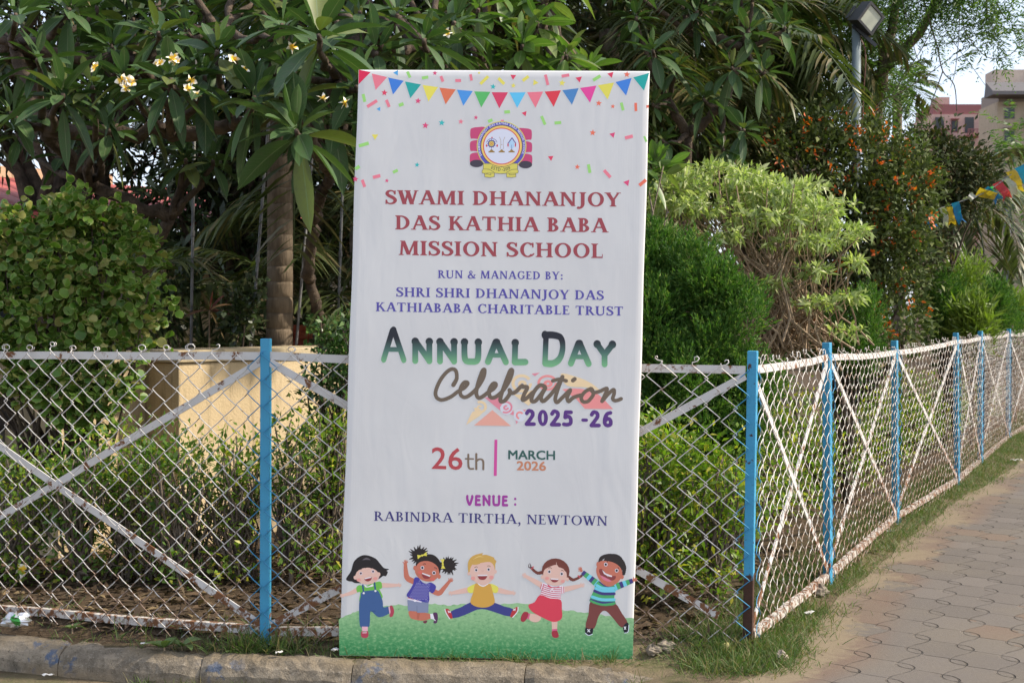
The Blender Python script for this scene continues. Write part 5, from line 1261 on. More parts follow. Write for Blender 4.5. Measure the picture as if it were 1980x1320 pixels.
plumeria('plumeria tree with bright green whorls peeping over the top of the banner', b3,
         [(1010, 420, 8.4), (1000, 220, 8.3), (930, 120, 8.2), (1080, 130, 8.3)],
         [(1010, 85, 7.6, .95, 16, 1), (1040, 40, 7.7, .85, 14, 1), (925, 15, 7.6, .9, 14, 2), (1095, 105, 7.7, .8, 15, 3), (1140, 130, 7.9, .75, 14, 3), (985, 125, 7.8, .8, 12, 1), (860, 125, 7.7, .85, 12, 2), (1070, 140, 7.8, .8, 12, 3), (960, -25, 7.8, .9, 14, 2), (1060, -10, 7.9, .85, 14, 1), (890, 90, 7.8, .85, 12, 2)]
         + filler(8, 840, 1180, -160, -20, 8.0, 8.8), LEAF_PLUM_B, 0.06)
b4 = Vector((at(1330, 640, 9.6).x, 9.6, 0.03))
plumeria('plumeria tree of dull thin whorls on bare forked branches right of the banner', b4,
         [(1325, 420, 9.6), (1330, 260, 9.5), (1400, 200, 9.4), (1290, 190, 9.4), (1440, 90, 9.4), (1330, 60, 9.5)],
         [(1262, 95, 9.0, .85, 13, 3), (1415, 130, 9.0, .9, 14, 4), (1450, 60, 9.1, .85, 12, 4), (1310, 130, 9.1, .8, 11, 3), (1360, 190, 9.1, .8, 11, 2), (1440, 250, 9.0, .8, 11, 2), (1280, 270, 9.1, .75, 11, 1), (1480, 140, 9.2, .85, 11, 4), (1230, 30, 9.2, .8, 12, 3), (1350, 20, 9.2, .85, 12, 5), (1400, 290, 9.1, .75, 10, 2), (1262, 200, 9.1, .8, 12, 3), (1520, 50, 9.3, .85, 12, 4)]
         + filler(10, 1180, 1520, -150, 0, 9.2, 10.2), LEAF_PLUM, 0.06)

# ------------------------------------------------------------------ ringed palm trunk and other palms
def frond(base, az, el, L, sag, nl, ll, lw, mi=0, droop=0.35):
    """one feather frond: midrib points and its leaflets"""
    t = np.linspace(0, 1, 14); h = np.array([math.cos(az), math.sin(az), 0])
    ang = el - sag * t ** 1.3
    st = np.stack([np.cos(ang)[:, None] * h + np.sin(ang)[:, None] * np.array([0, 0, 1.0])], 0)[0] * (L / 13)
    C = np.array(base) + np.concatenate([[np.zeros(3)], np.cumsum(st[:-1], 0)])
    s = np.linspace(0.14, 0.99, nl); P0 = np.stack([np.interp(s, t, C[:, i]) for i in range(3)], 1)
    T = unit(np.stack([np.interp(s, t, st[:, i]) for i in range(3)], 1)); side = unit(np.cross(T, [0, 0, 1.0]) + 1e-6)
    P = np.concatenate([P0, P0]); sgn = np.concatenate([np.ones(nl), -np.ones(nl)])[:, None]
    D = np.concatenate([T, T]) * 0.65 + np.concatenate([side, side]) * sgn * 0.85 + np.array([0, 0, 0.12]) + rng.normal(size=(2 * nl, 3)) * .10
    w = np.sin(math.pi * np.clip(np.concatenate([s, s]) * .82 + .12, 0, 1)) ** .6
    return C, leaves(P, D, ll * w * rng.uniform(.85, 1.1, 2 * nl), lw, 'strip', droop * rng.uniform(.6, 1.3, 2 * nl), 0.12, 3, mi, upw=.8)

def palm(name, label, base, top, r0, r1, nf, L, ll, lw, mat, bark, el=(R(75), R(-15)), sag=1.3, nl=38, group=None, rings=True, azr=None, droop=.35, trunkname='trunk'):
    t = thing(name, label, 'palm', base, group); m = MB()
    a, b = np.array(base), np.array(top); n = 40; pts, rad = [], []
    for i in range(n + 1):
        f = i / n; pts.append(a + (b - a) * f + np.array([0.02 * math.sin(f * 5), 0, 0])); rad.append((r0 + (r1 - r0) * f))
    if rings:
        P2, R2 = [], []
        H = np.linalg.norm(b - a); k = max(4, int(H / 0.105))
        for i in range(k):
            f0, f1 = i / k, (i + 1) / k
            for f, e in ((f0 + .0, 0.94), (f0 + (f1 - f0) * .05, 1.02), (f0 + (f1 - f0) * .8, 1.0), (f1 - .0005, 0.99)):
                P2.append(a + (b - a) * f + np.array([0.02 * math.sin(f * 5), 0, 0])); R2.append((r0 + (r1 - r0) * f) * e)
        pts, rad = P2, R2
    m.tube(pts, rad, 18); m.build(trunkname, bark, t, smooth=True)
    g, mm = [], MB()
    for i in range(nf):
        az = (i * 2.399 + rng.uniform(-.3, .3)) if azr is None else rng.uniform(*azr)
        e = el[0] + (el[1] - el[0]) * (i / max(1, nf - 1)) + rng.normal() * .1
        C, gr = frond(b + rng.normal(size=3) * .02, az, e, L * rng.uniform(.8, 1.1), sag * rng.uniform(.7, 1.2), nl, ll, lw, 0, droop)
        g.append(gr); mm.tube(C, list(np.linspace(.016, .003, len(C)) * (L / 1.6)), 5)
    link('crown', np_mesh('crown', g + mm.groups(0), [mat]), t)
    return t
def palm_bark():
    n = NT('ringed_palm_bark'); p = n.pos(); z = n.xyz(p)[2]
    f = n.noise(6, 6, n.vec(p, (3, 3, 1)), .6); v = n.noise(40, 5, n.vec(p, (2, 2, .25)))
    col = n.mix(n.ramp(f, .35, .65), (0.12, 0.092, 0.066, 1), (0.205, 0.158, 0.112, 1)); col = n.mix(n.math('MULTIPLY', n.ramp(v, .5, .7), .4), col, (0.075, 0.058, 0.042, 1))
    n.bump(v, .006); return n.out(col, .9, .2)
PALM_BARK = palm_bark()
pb = at(528, 700, 8.9)
palm('palm_tree', 'palm tree with a thick ringed trunk standing behind the left blue post', (pb.x, 8.9, 0.03), (at(548, -120, 8.9).x, 8.9, at(548, -120, 8.9).z), 0.099, 0.076, 11, 2.4, .55, .045, LEAF_PALM, PALM_BARK, (R(70), R(-25)), 1.5)
for i, (px, Y, h, lab, sp) in enumerate(((395, 9.6, 1.1, 'low feathery palm arching over the cream wall left of the ringed trunk', 1.5), (600, 9.9, 1.35, 'low feathery palm in the shade right of the ringed trunk', 1.5), (690, 10.4, 2.2, 'low feathery palm hidden behind the left edge of the banner', 1.6))):
    c = at(px, 640, Y)
    palm('areca_palm', lab, (c.x, Y, 0.03), (c.x, Y, h), .05, .035, 15, sp, .42, .03, LEAF_PALM, BARK_GREY, (R(82), R(5)), 1.7, 34, 'low feathery palms in the garden', rings=False, droop=.5)
for i, (px, py, Y, lab, L) in enumerate(((1185, 60, 11.0, 'shaggy palm of brown-green fronds above the right end of the banner', 2.0), (1330, 20, 11.6, 'shaggy palm of brown-green fronds behind the forked bare branches', 2.2), (1480, 60, 12.6, 'shaggy palm of brown-green fronds left of the floodlight pole', 1.5), (940, 20, 11.4, 'shaggy palm of dry fronds behind the middle of the banner top', 2.0), (1270, 260, 11.3, 'shorter shaggy palm beside the upper right edge of the banner', 1.7))):
    c = at(px, py, Y)
    palm('feather_palm', lab, (c.x, Y, 0.03), (c.x, Y, c.z), .12, .10, 26, L, .42, .03, LEAF_PALM, BARK_GREY, (R(80), R(-55)), 1.4, 44, 'shaggy palms behind the banner', rings=False, droop=.45)
cp = at(1862, 385, 21)
palm('coconut_palm', 'coconut palm with drooping yellowed fronds in front of the far flats', (cp.x + .3, 21, 0), (cp.x, 21, cp.z), .16, .12, 13, 1.9, .62, .05, LEAF_PALM, BARK_GREY, (R(60), R(-50)), 1.5, 40, rings=False, droop=.6)
cp = at(1738, 165, 17)
palm('coconut_palm', 'slim palm with a spiky crown just right of the floodlight pole', (cp.x, 17, 0), (cp.x, 17, cp.z), .09, .06, 11, .62, .30, .03, LEAF_PALM, BARK_GREY, (R(70), R(-20)), 1.3, 30, rings=False, droop=.4)

# ------------------------------------------------------------------ walls, house and flats
def wall_mat(name, c, c2):
    n = NT(name); p = n.pos(); z = n.xyz(p)[2]
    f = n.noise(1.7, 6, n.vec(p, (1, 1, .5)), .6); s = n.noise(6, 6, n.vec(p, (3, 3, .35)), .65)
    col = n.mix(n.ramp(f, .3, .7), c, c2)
    col = n.mix(n.math('MULTIPLY', n.ramp(s, .52, .70), .55), col, tuple(v * .45 for v in c[:3]) + (1,))  # streaked colour: plaster stains, with leaf shade on the cream wall painted in
    n.bump(n.noise(70, 5, p), .004); return n.out(col, .9, .2)
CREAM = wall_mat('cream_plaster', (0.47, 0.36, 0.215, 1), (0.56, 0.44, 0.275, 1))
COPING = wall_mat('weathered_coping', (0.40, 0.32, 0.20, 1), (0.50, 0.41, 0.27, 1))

def prism(m, poly, z0, z1):
    n = len(poly); m.add([(x, y, z0) for x, y in poly] + [(x, y, z1) for x, y in poly],
                         [tuple(range(n))[::-1], tuple(range(n, 2 * n))] + [(i, (i + 1) % n, n + (i + 1) % n, n + i) for i in range(n)])
def slab_poly(p, d, l, nrm, t0, t1):
    """footprint of a wall from p along d for l, between offsets t0 and t1 along nrm"""
    p, d, nrm = np.array(p), np.array(d), np.array(nrm)
    return [tuple(p + nrm * t0), tuple(p + d * l + nrm * t0), tuple(p + d * l + nrm * t1), tuple(p + nrm * t1)]
wd, wn_ = np.array([.6, .8]), np.array([-.8, .6])
C0 = np.array([-1.935, 7.5]); L0 = C0 + wn_ * .40
t = thing('garden_wall', 'low cream plastered garden wall with a stepped corner behind the left fence panel', 'wall', (C0[0], C0[1], 0))
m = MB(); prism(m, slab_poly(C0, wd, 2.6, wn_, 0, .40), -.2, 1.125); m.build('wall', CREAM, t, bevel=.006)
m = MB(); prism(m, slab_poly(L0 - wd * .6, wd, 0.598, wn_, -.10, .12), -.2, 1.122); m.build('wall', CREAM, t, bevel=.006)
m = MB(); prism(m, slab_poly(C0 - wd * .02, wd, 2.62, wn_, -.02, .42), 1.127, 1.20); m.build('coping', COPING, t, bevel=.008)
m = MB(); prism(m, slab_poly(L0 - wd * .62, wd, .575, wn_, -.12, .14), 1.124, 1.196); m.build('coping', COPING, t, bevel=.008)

def tile_mat():
    n = NT('red_clay_tile'); p = n.obj(); x, y, z = n.xyz(p)
    u = n.math('MULTIPLY', x, 1 / .21); v = n.math('MULTIPLY', y, 1 / .33)
    roll = n.math('ABSOLUTE', n.math('SINE', n.math('MULTIPLY', u, math.pi))); step = n.math('FRACT', v)
    n.bump(n.math('ADD', roll, n.math('MULTIPLY', step, -.5)), .05)
    col = n.mix(n.noise(6, 5, p), (0.30, 0.055, 0.045, 1), (0.44, 0.105, 0.085, 1))
    col = n.mix(n.ramp(step, .9, 1.0), col, (0.10, 0.025, 0.02, 1))
    return n.out(col, .7, .3)
hd, hn = np.array([.78, .6258]), np.array([-.6258, .78]); H0 = np.array([-6.6, 9.9])
t = thing('tiled_house', 'cream house with a red tiled roof half hidden by trees at the left', 'house', (H0[0], H0[1], 0))
m = MB(); prism(m, slab_poly(H0, hd, 7.2, hn, 0, 5.0), -.2, 2.22); m.build('wall', CREAM, t)
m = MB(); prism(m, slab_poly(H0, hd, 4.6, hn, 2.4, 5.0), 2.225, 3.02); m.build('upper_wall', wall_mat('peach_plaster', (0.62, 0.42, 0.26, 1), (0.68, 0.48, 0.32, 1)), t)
m = MB(); m.add([(-.3, -.5, 0), (7.5, -.5, 0), (7.5, 2.38, .60), (-.3, 2.38, .60), (-.3, -.5, .07), (7.5, -.5, .07), (7.5, 2.38, .67), (-.3, 2.38, .67)], [(0, 3, 2, 1), (4, 5, 6, 7), (0, 1, 5, 4), (2, 3, 7, 6), (1, 2, 6, 5), (0, 4, 7, 3)])
ro = m.build('roof', tile_mat(), t, local=True); ro.rotation_euler = (0, 0, math.atan2(hd[1], hd[0])); ro.location = (0, 0, 2.23)
DKW = plain('dark_window_glass', (0.03, 0.035, 0.04, 1), .15, .5)
WHT = mottled('painted_frame', (0.55, 0.50, 0.42, 1), (0.62, 0.57, 0.48, 1), 10)
for k, s in enumerate((2.1, 5.6)):
    m = MB(); m.mi = 0; q = slab_poly(H0 + hd * s, hd, .9, hn, -.02, .03); prism(m, q, 1.0, 2.0); w = m.build('window', WHT, t)
    m = MB()
    for e in (.06, .49): prism(m, slab_poly(H0 + hd * (s + e), hd, .35, hn, -.028, -.021), 1.06, 1.94)
    o = m.build('pane', DKW, None); o.parent = w; o.location = (0, 0, 0)

def flats(name, label, x0, x1, Y, ztop, depth, wallc, trimc, floors, bays, seed, group=None):
    r = random.Random(seed); t = thing(name, label, 'apartment block', ((x0 + x1) / 2, Y, 0), group); fh = ztop / floors
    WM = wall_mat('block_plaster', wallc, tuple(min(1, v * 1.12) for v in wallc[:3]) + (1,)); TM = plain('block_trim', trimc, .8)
    DK = plain('block_glass', (0.05, 0.055, 0.06, 1), .2)
    m = MB(); m.box(((x0 + x1) / 2, Y + depth / 2, ztop / 2), (x1 - x0, depth, ztop)); m.build('wall', WM, t)
    m = MB(); m.box(((x0 + x1) / 2, Y + depth / 2, ztop + .7), (x1 - x0 - .4, depth - .4, 1.38)); m.build('parapet', TM, t)
    m = MB(); m.box((x0 + (x1 - x0) * .3, Y + depth * .5, ztop + 2.0), ((x1 - x0) * .22, depth * .3, 1.6)); m.build('stair_tower', WM, t)
    bw = (x1 - x0) / bays; n = 0
    for b in range(bays):
        bal = b % 2 == seed % 2
        for f in range(floors):
            if n > 90: break
            zc = f * fh + fh * .5; xc = x0 + bw * (b + .5); n += 1
            m = MB()
            if bal:
                m.box((xc, Y - 1.0, f * fh + .1), (bw * .86, 2.0, .28))
                m.box((xc, Y - 1.95, f * fh + .95), (bw * .86, .1, .12))
                for q in range(9): m.box((xc - bw * .42 + bw * .84 * q / 8, Y - 1.95, f * fh + .56), (.07, .08, .64))
                o = m.build('balcony', TM, t)
                m = MB(); m.box((xc, Y - .05, zc + .15), (bw * .6, .09, fh * .66)); p = m.build('door', DK, None); p.parent = o; p.location = (0, 0, 0)
            else:
                m.box((xc, Y - .1, zc + .95), (bw * .52, .7, .14)); m.box((xc, Y - .03, zc), (bw * .46, .05, fh * .5)); o = m.build('window', TM, t)
                m = MB(); m.box((xc, Y - .08, zc), (bw * .40, .04, fh * .44)); p = m.build('pane', DK, None); p.parent = o; p.location = (0, 0, 0)
    return t
Y = 150; k = Y / FPX
flats('apartment_block', 'tall tan apartment block with balconies and dark roof at the right edge', (1926 - 990) * k, (1926 - 990) * k + 22, Y, 26.5, 6, (0.42, 0.34, 0.245, 1), (0.27, 0.22, 0.18, 1), 10, 8, 1)
ap = bpy.data.objects['apartment_block']; m = MB(); x0 = (1926 - 990) * k
m.add([(x0 - 1.5, Y - 2.6, 26.9), (x0 + 24, Y - 2.6, 26.9), (x0 + 24, Y + .2, 26.9), (x0 - 1.5, Y + .2, 26.9), (x0 - 1.5, Y - 2.6, 27.3), (x0 + 24, Y - 2.6, 27.3), (x0 + 24, Y - .3, 28.7), (x0 - 1.5, Y - .3, 28.7)], [(3, 2, 1, 0), (0, 1, 5, 4), (4, 5, 6, 7), (1, 2, 6, 5), (3, 0, 4, 7), (2, 3, 7, 6)])
m.build('roof', plain('slate_roof', (0.13, 0.12, 0.12, 1), .7), ap)
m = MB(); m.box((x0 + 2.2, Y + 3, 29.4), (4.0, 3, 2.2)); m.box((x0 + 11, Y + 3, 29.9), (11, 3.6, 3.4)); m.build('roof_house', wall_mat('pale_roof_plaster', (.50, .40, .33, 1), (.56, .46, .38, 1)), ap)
Y = 175; k = Y / FPX
flats('apartment_block', 'pink apartment block with maroon bands behind the coconut palm', (1800 - 990) * k, (1915 - 990) * k, Y, 29.0, 8, (0.46, 0.31, 0.27, 1), (0.26, 0.10, 0.10, 1), 9, 4, 2)
Y = 165; k = Y / FPX
flats('apartment_block', 'lower pale pink apartment block glimpsed between trees left of the floodlight pole', (1490 - 990) * k, (1600 - 990) * k, Y, 25.0, 16, (0.50, 0.34, 0.28, 1), (0.30, 0.16, 0.14, 1), 8, 4, 4)

# ------------------------------------------------------------------ shrubs and trees
gb = lambda px, Y: (at(px, 640, Y).x, Y, 0.02)
shrub('aralia_shrub', 'large shrub of round yellow-edged leaves at the left above the fence', 'shrub', gb(150, 7.05),
      [lob(60, 440, 6.9, 62, 45), lob(150, 430, 6.9, 60, 42), lob(225, 450, 6.95, 55, 38), lob(-20, 480, 6.9, 60, 55), lob(110, 505, 6.8, 62, 40), lob(200, 520, 6.85, 58, 38), lob(280, 490, 6.95, 34, 30), lob(30, 560, 6.85, 62, 38), lob(150, 575, 6.8, 50, 32), lob(250, 575, 6.85, 48, 40), lob(305, 600, 6.95, 22, 30), lob(80, 620, 6.8, 50, 30), lob(200, 635, 6.85, 46, 32), lob(270, 655, 6.9, 30, 28), lob(20, 660, 6.8, 60, 30), lob(130, 690, 6.8, 55, 30), lob(60, 740, 6.8, 60, 32), lob(175, 735, 6.8, 50, 34), lob(235, 730, 6.85, 22, 40), lob(130, 790, 6.8, 40, 28), lob(200, 790, 6.85, 34, 24), lob(-70, 600, 6.9, 60, 110)],
      6000, .052, .050, LEAF_ROUND, BARK_DARK, 'round', per=8, sigma=.040, shell=.62, lift=.05, spread=1.0, r0=.022, stems=44, fold=.20, upw=.62, fork=.10)
def hedge(px, Y, w, top, bot, lab, mat, n=1500, L=.042, thin=.35, group='clipped hedge bushes behind the left fence panels', name='hedge_bush'):
    h = bot - top
    return shrub(name, lab, 'bush', gb(px, Y), [lob(px, top + h * .16, Y, w, h * .17), lob(px + 12, top + h * .30, Y + .05, w * 1.05, h * .20), lob(px - 8, top + h * .52, Y, w * .72, h * .16), lob(px + 6, top + h * .76, Y - .05, w * .6, h * .10)],
          int(n * .8), L, L * .46, mat, BARK_GREY, per=11, sigma=.042, shell=.5, lift=.5, spread=.75, r0=.016, stems=46, group=group, fork=.18)
for px, Y, w, top, bot, lab, mt, n in ((-60, 6.75, 90, 850, 1180, 'hedge bush cut off by the left edge of the picture', LEAF_HEDGE, 1500), (40, 6.55, 82, 865, 1190, 'yellow-green hedge bush under the lower left brace', LEAF_HEDGE, 1700), (150, 6.5, 80, 850, 1195, 'hedge bush behind the crossing of the left braces', LEAF_HEDGE_D, 1700),
      (245, 6.6, 72, 815, 1190, 'tallest hedge bush left of the wall corner', LEAF_HEDGE, 1600), (345, 6.45, 85, 830, 1190, 'bushy green hedge bush in front of the wall corner', LEAF_HEDGE_D, 1900), (455, 6.5, 62, 840, 1170, 'thin hedge bush just left of the blue post', LEAF_HEDGE, 1100), (560, 6.5, 58, 812, 1150, 'hedge bush just right of the left blue post', LEAF_HEDGE_D, 1300), (640, 6.55, 62, 800, 1140, 'hedge bush at the left edge of the banner', LEAF_HEDGE, 1400)):
    hedge(px, Y, w, top, bot, lab, mt, n)
def bare(n, x0, x1, y0, y1, Y0, Y1, lab):
    t = thing('bare_shrub', lab, 'shrub', gb((x0 + x1) / 2, (Y0 + Y1) / 2), 'leafless twiggy shrubs'); m = MB()
    for _ in range(n):
        Y = random.uniform(Y0, Y1); a = at(random.uniform(x0, x1), y1, Y); b = at(random.uniform(x0, x1), random.uniform(y0, (y0 + y1) / 2), Y + random.uniform(-.15, .15)); a.z = 0.02
        p, r_ = limb(a, b, .006, .002, .16, 6); m.tube(p, r_, 4)
        for _k in range(3):
            i = random.randint(2, 5); q = np.array(p[i]); m.tube(*limb(q, q + rng.normal(size=3) * .12 + np.array([0, 0, .1]), .003, .0015, .15, 3), n=4)
    m.build('twigs', BARK_GREY, t)
bare(34, 190, 330, 930, 1150, 6.5, 6.9, 'leafless brown twigs behind the rising left brace'); bare(40, 370, 500, 870, 1140, 6.5, 6.9, 'leafless brown twigs left of the blue post'); bare(30, 560, 680, 930, 1120, 6.6, 7.0, 'leafless brown twigs beside the left edge of the banner')
shrub('murraya_shrub', 'dark glossy small leaved shrub between the left blue post and the banner', 'shrub', gb(640, 6.75), [lob(650, 650, 6.75, 55, 45), lob(650, 710, 6.7, 50, 50), lob(625, 735, 6.7, 34, 34), lob(635, 775, 6.7, 40, 30), lob(690, 680, 6.8, 60, 80)],
      2300, .040, .020, LEAF_MURR, BARK_DARK, per=12, sigma=.035, shell=.5, lift=.1, r0=.02, stems=16)
for px, py, Y, n, lab in ((325, 600, 8.9, 420, 'thin dark leafy climber against the house wall left of the grey stake'), (470, 615, 8.6, 420, 'thin dark leafy climber beside the ringed palm trunk')):
    shrub('climber_plant', lab, 'plant', gb(px, Y), [lob(px, py, Y, 32, 60), lob(px + 20, py - 50, Y, 22, 30)], n, .06, .042, LEAF_DARK, BARK_DARK, per=6, sigma=.03, shell=.2, r0=.008, stems=9, group='dark climbers')
t = thing('cordyline_plant', 'small red-tipped cordyline plant on a thin stem behind the low wall', 'plant', gb(405, 8.7)); c = at(405, 600, 8.7)
m = MB(); m.tube(*limb((c.x, 8.7, 0), c, .008, .006, .02), n=5); m.build('stem', BARK_TAN, t)
P = np.tile(np.array(c), (16, 1)); link('leaves', np_mesh('leaves', [leaves(P, rng.normal(size=(16, 3)) + [0, 0, .7], .2, .026, 'strip', .3, .1, 4)], [leaf_mat('red_cordyline', (.20, .05, .04, 1), (.10, .10, .035, 1), .2, .5)]), t)

# conifers
def thuja(px, Y, lobes, n, lab, yel=LEAF_THUJA, L=.062):
    t = thing('thuja_bush', lab, 'conifer', gb(px, Y), 'round thuja bushes inside the fence')
    big = np.array(lobes); fine = []
    for q in range(15 * len(lobes)):
        b_ = big[rng.integers(len(big))]; u_ = unit(rng.normal(size=3)); u_[1] = -abs(u_[1]) if rng.random() < .75 else u_[1]
        r_ = b_[3:].mean() * rng.uniform(.16, .36); fine.append(tuple(b_[:3] + u_ * b_[3:] * rng.uniform(.66, 1.02)) + (r_, r_, r_ * 1.5))
    P, D, C = clumps(n // 34, fine, 1, .01, .55, .55, .45)
    D = unit(D * .7 + np.array([0, 0, .55])); k = 34                       # each point is a flat upright spray of scale leaves
    S = unit(np.cross(D, rng.normal(size=D.shape))); s = rng.uniform(.1, 1.0, (len(P), k, 1)); sg = rng.choice([-1, 1], (len(P), k, 1)); ln = L * 2.2
    Q = P[:, None] + D[:, None] * s * ln + S[:, None] * sg * (1 - s) * ln * .36 * rng.uniform(.3, 1, (len(P), k, 1))
    E = D[:, None] + S[:, None] * sg * rng.uniform(.2, .8, (len(P), k, 1)) + rng.normal(size=Q.shape) * .18
    g = leaves(Q.reshape(-1, 3), E.reshape(-1, 3), L * .55 * rng.uniform(.5, 1.0, len(P) * k), L * .13, 'diamond', 0, .15)
    link('foliage', np_mesh('foliage', [g], [yel]), t)
    b = gb(px, Y); wood(b, C[:14], .05, fork=.3).build('trunk', BARK_DARK, t, smooth=True)
    return t
thuja(1360, 7.15, [lob(1275, 545, 7.3, 48, 75), lob(1355, 555, 7.1, 56, 70), lob(1295, 660, 7.1, 85, 85), lob(1405, 640, 7.0, 66, 75), lob(1360, 740, 7.0, 115, 80), lob(1230, 620, 7.3, 60, 110), lob(1290, 820, 7.0, 110, 80), lob(1410, 800, 7.0, 75, 80)], 190000, 'biggest dark green thuja bush just right of the banner')
thuja(1640, 9.4, [lob(1648, 645, 9.4, 46, 62), lob(1625, 690, 9.4, 50, 50)], 30000, 'small round thuja bush below the pale variegated shrub', L=.06)
thuja(1825, 13.4, [lob(1820, 610, 13.4, 36, 62), lob(1850, 640, 13.4, 45, 40)], 26000, 'middle distance thuja bush right of the orange flowering bush', L=.075)
thuja(1905, 15.0, [lob(1895, 610, 15, 42, 52), lob(1925, 625, 15.2, 36, 46)], 26000, 'far thuja bush beside the yellow-green shrubs at the right', L=.08)

# pale variegated shrub with bare tan twigs underneath
def under_twigs(t, C):
    b = np.array(at(1500, 668, 8.6)); m = MB()
    for c in C[rng.choice(len(C), 150, replace=False)]:
        p0 = b + rng.normal(size=3) * np.array([.22, .16, .05]); mid = p0 + (np.array(c) - p0) * rng.uniform(.35, .6) + rng.normal(size=3) * .06
        m.tube(np.concatenate([limb(p0, mid, 0, 0, .10, 4)[0], limb(mid, c, 0, 0, .12, 4)[0][1:]]), list(np.linspace(.008, .0022, 9)), 4)
    for _ in range(14):                                                     # dead trailing twigs
        e = at(random.uniform(1490, 1700), random.uniform(650, 720), random.uniform(8.1, 8.6)); m.tube(*limb(b, e, .007, .002, .14, 7, -.06), n=4)
    m.build('twigs', BARK_TAN, t)
shrub('variegated_shrub', 'broad shrub of pale variegated leaves over bare tan twigs', 'shrub', gb(1500, 8.6),
      [lob(1300, 372, 8.5, 75, 26, .5), lob(1390, 345, 8.6, 95, 20, .5), lob(1340, 400, 8.3, 80, 12, .4), lob(1490, 372, 8.6, 95, 22, .5), lob(1470, 425, 8.3, 90, 10, .4), lob(1570, 412, 8.5, 80, 20, .5), lob(1635, 452, 8.4, 40, 10, .3), lob(1560, 468, 8.3, 90, 9, .3), lob(1400, 452, 8.3, 60, 8, .25), lob(1570, 522, 8.2, 34, 7, .2), lob(1655, 508, 8.3, 26, 6, .15), lob(1590, 586, 8.2, 60, 7, .2), lob(1648, 570, 8.2, 36, 8, .15), lob(1285, 442, 8.2, 40, 9, .2), lob(1500, 548, 8.3, 30, 6, .2), lob(1640, 640, 8.2, 40, 6, .15)],
      7600, .066, .020, LEAF_VAR, BARK_TAN, per=10, sigma=.012, shell=.30, lift=.25, spread=1.1, r0=.016, stems=14, extra=under_twigs, fork=.4, droop=.15)
# orange flowering bush
def orange(t, C):
    q = C[(rng.uniform(size=len(C)) < .5)]; q = q[rng.choice(len(q), 150, replace=False)]; q = q + np.array([0, -.05, .02])
    P = np.repeat(q, 9, 0) + rng.normal(size=(150 * 9, 3)) * .022; D = rng.normal(size=P.shape) + np.array([0, -.6, .4])
    link('blossom', np_mesh('blossom', [leaves(P, D, .045, .022, 'diamond', .1)], [PETAL_OR]), t)
shrub('flowering_bush', 'tall dark bush dotted with orange flowers around the foot of the floodlight pole', 'shrub', gb(1660, 11),
      [lob(1560, 330, 11, 110, 95), lob(1670, 330, 11.0, 110, 85), lob(1735, 400, 10.8, 75, 90), lob(1600, 260, 11.2, 95, 55), lob(1490, 280, 11.2, 50, 45), lob(1720, 500, 10.8, 75, 95), lob(1640, 450, 10.9, 120, 100), lob(1700, 610, 10.7, 90, 75), lob(1760, 350, 10.9, 50, 60), lob(1570, 600, 11.0, 80, 80)],
      20000, .062, .030, LEAF_OLIVE, BARK_DARK, per=13, sigma=.075, shell=.66, lift=.3, r0=.05, stems=24, extra=orange)
shrub('olive_bush', 'dark olive bush standing right of the orange flowers, below the flats', 'shrub', gb(1850, 13.6), [lob(1830, 330, 13.6, 80, 60), lob(1790, 300, 13.6, 60, 45), lob(1885, 345, 13.7, 34, 36), lob(1840, 385, 13.6, 60, 34), lob(1785, 480, 13.4, 34, 75)], 8500, .075, .034, LEAF_DULL, BARK_DARK, per=12, sigma=.09, r0=.03, stems=14, fork=.6)
for px, py, Y, rx, ry, lab in ((1862, 545, 16.0, 42, 45, 'loose yellow-green shrub under the coconut palm'), (1965, 605, 16.5, 42, 30, 'loose yellow-green shrub at the right edge above the fence'), (1880, 620, 12.9, 14, 34, 'small upright yellow-green spray in front of the far thuja')):
    shrub('feathery_shrub', lab, 'shrub', gb(px, Y), [lob(px, py, Y, rx, ry), lob(px + 6, py + ry * .8, Y, rx * 1.05, ry * .8)], 2600, .13, .022, LEAF_YEL, BARK_TAN, per=10, sigma=.07, shell=.4, lift=1.0, spread=.6, r0=.02, stems=10, group='yellow-green feathery shrubs')
# shrubs behind the panel right of the banner and along the curved fence
for px, Y, w, top, bot, lab, n in ((1285, 6.05, 70, 790, 1190, 'yellow-green bush between the banner and the blue corner post', 2300), (1385, 6.1, 75, 850, 1200, 'lower yellow-green bush just left of the blue corner post', 1900)):
    hedge(px, Y, w, top, bot, lab, LEAF_HEDGE, n, group='yellow-green bushes inside the right fence', name='duranta_bush')
k = 0; wh = ['just past the corner post', 'before the second fence post', 'behind the second fence post', 'after the second fence post', 'before the third fence post', 'behind the third fence post', 'beyond the third fence post', 'before the fourth fence post', 'behind the fourth fence post', 'past the fourth fence post', 'where the fence bends away', 'at the far end of the fence']
fx, fy = np.array(FENCE[2:]).T; fl = np.concatenate([[0], np.cumsum(np.hypot(np.diff(fx), np.diff(fy)))])
for s in (0.45, 1.1, 1.8, 2.6, 3.4, 4.3, 5.2, 6.2, 7.2, 8.4, 9.8, 11.6):
    x, y = np.interp(s, fl, fx) - .62, np.interp(s, fl, fy) + .30; h = rng.uniform(.78, 1.0)
    shrub('duranta_bush', 'yellow-green bush behind the path fence, ' + wh[k], 'bush', (x, y, .02), [(x, y, h * .72, .34, .34, .24), (x + .06, y - .05, h * .45, .36, .36, .22), (x - .05, y, h * .2, .30, .30, .18)],
          1250, .048, .021, LEAF_HEDGE, BARK_DARK, per=11, sigma=.055, shell=.5, lift=.5, r0=.016, stems=24, group='yellow-green bushes inside the right fence'); k += 1

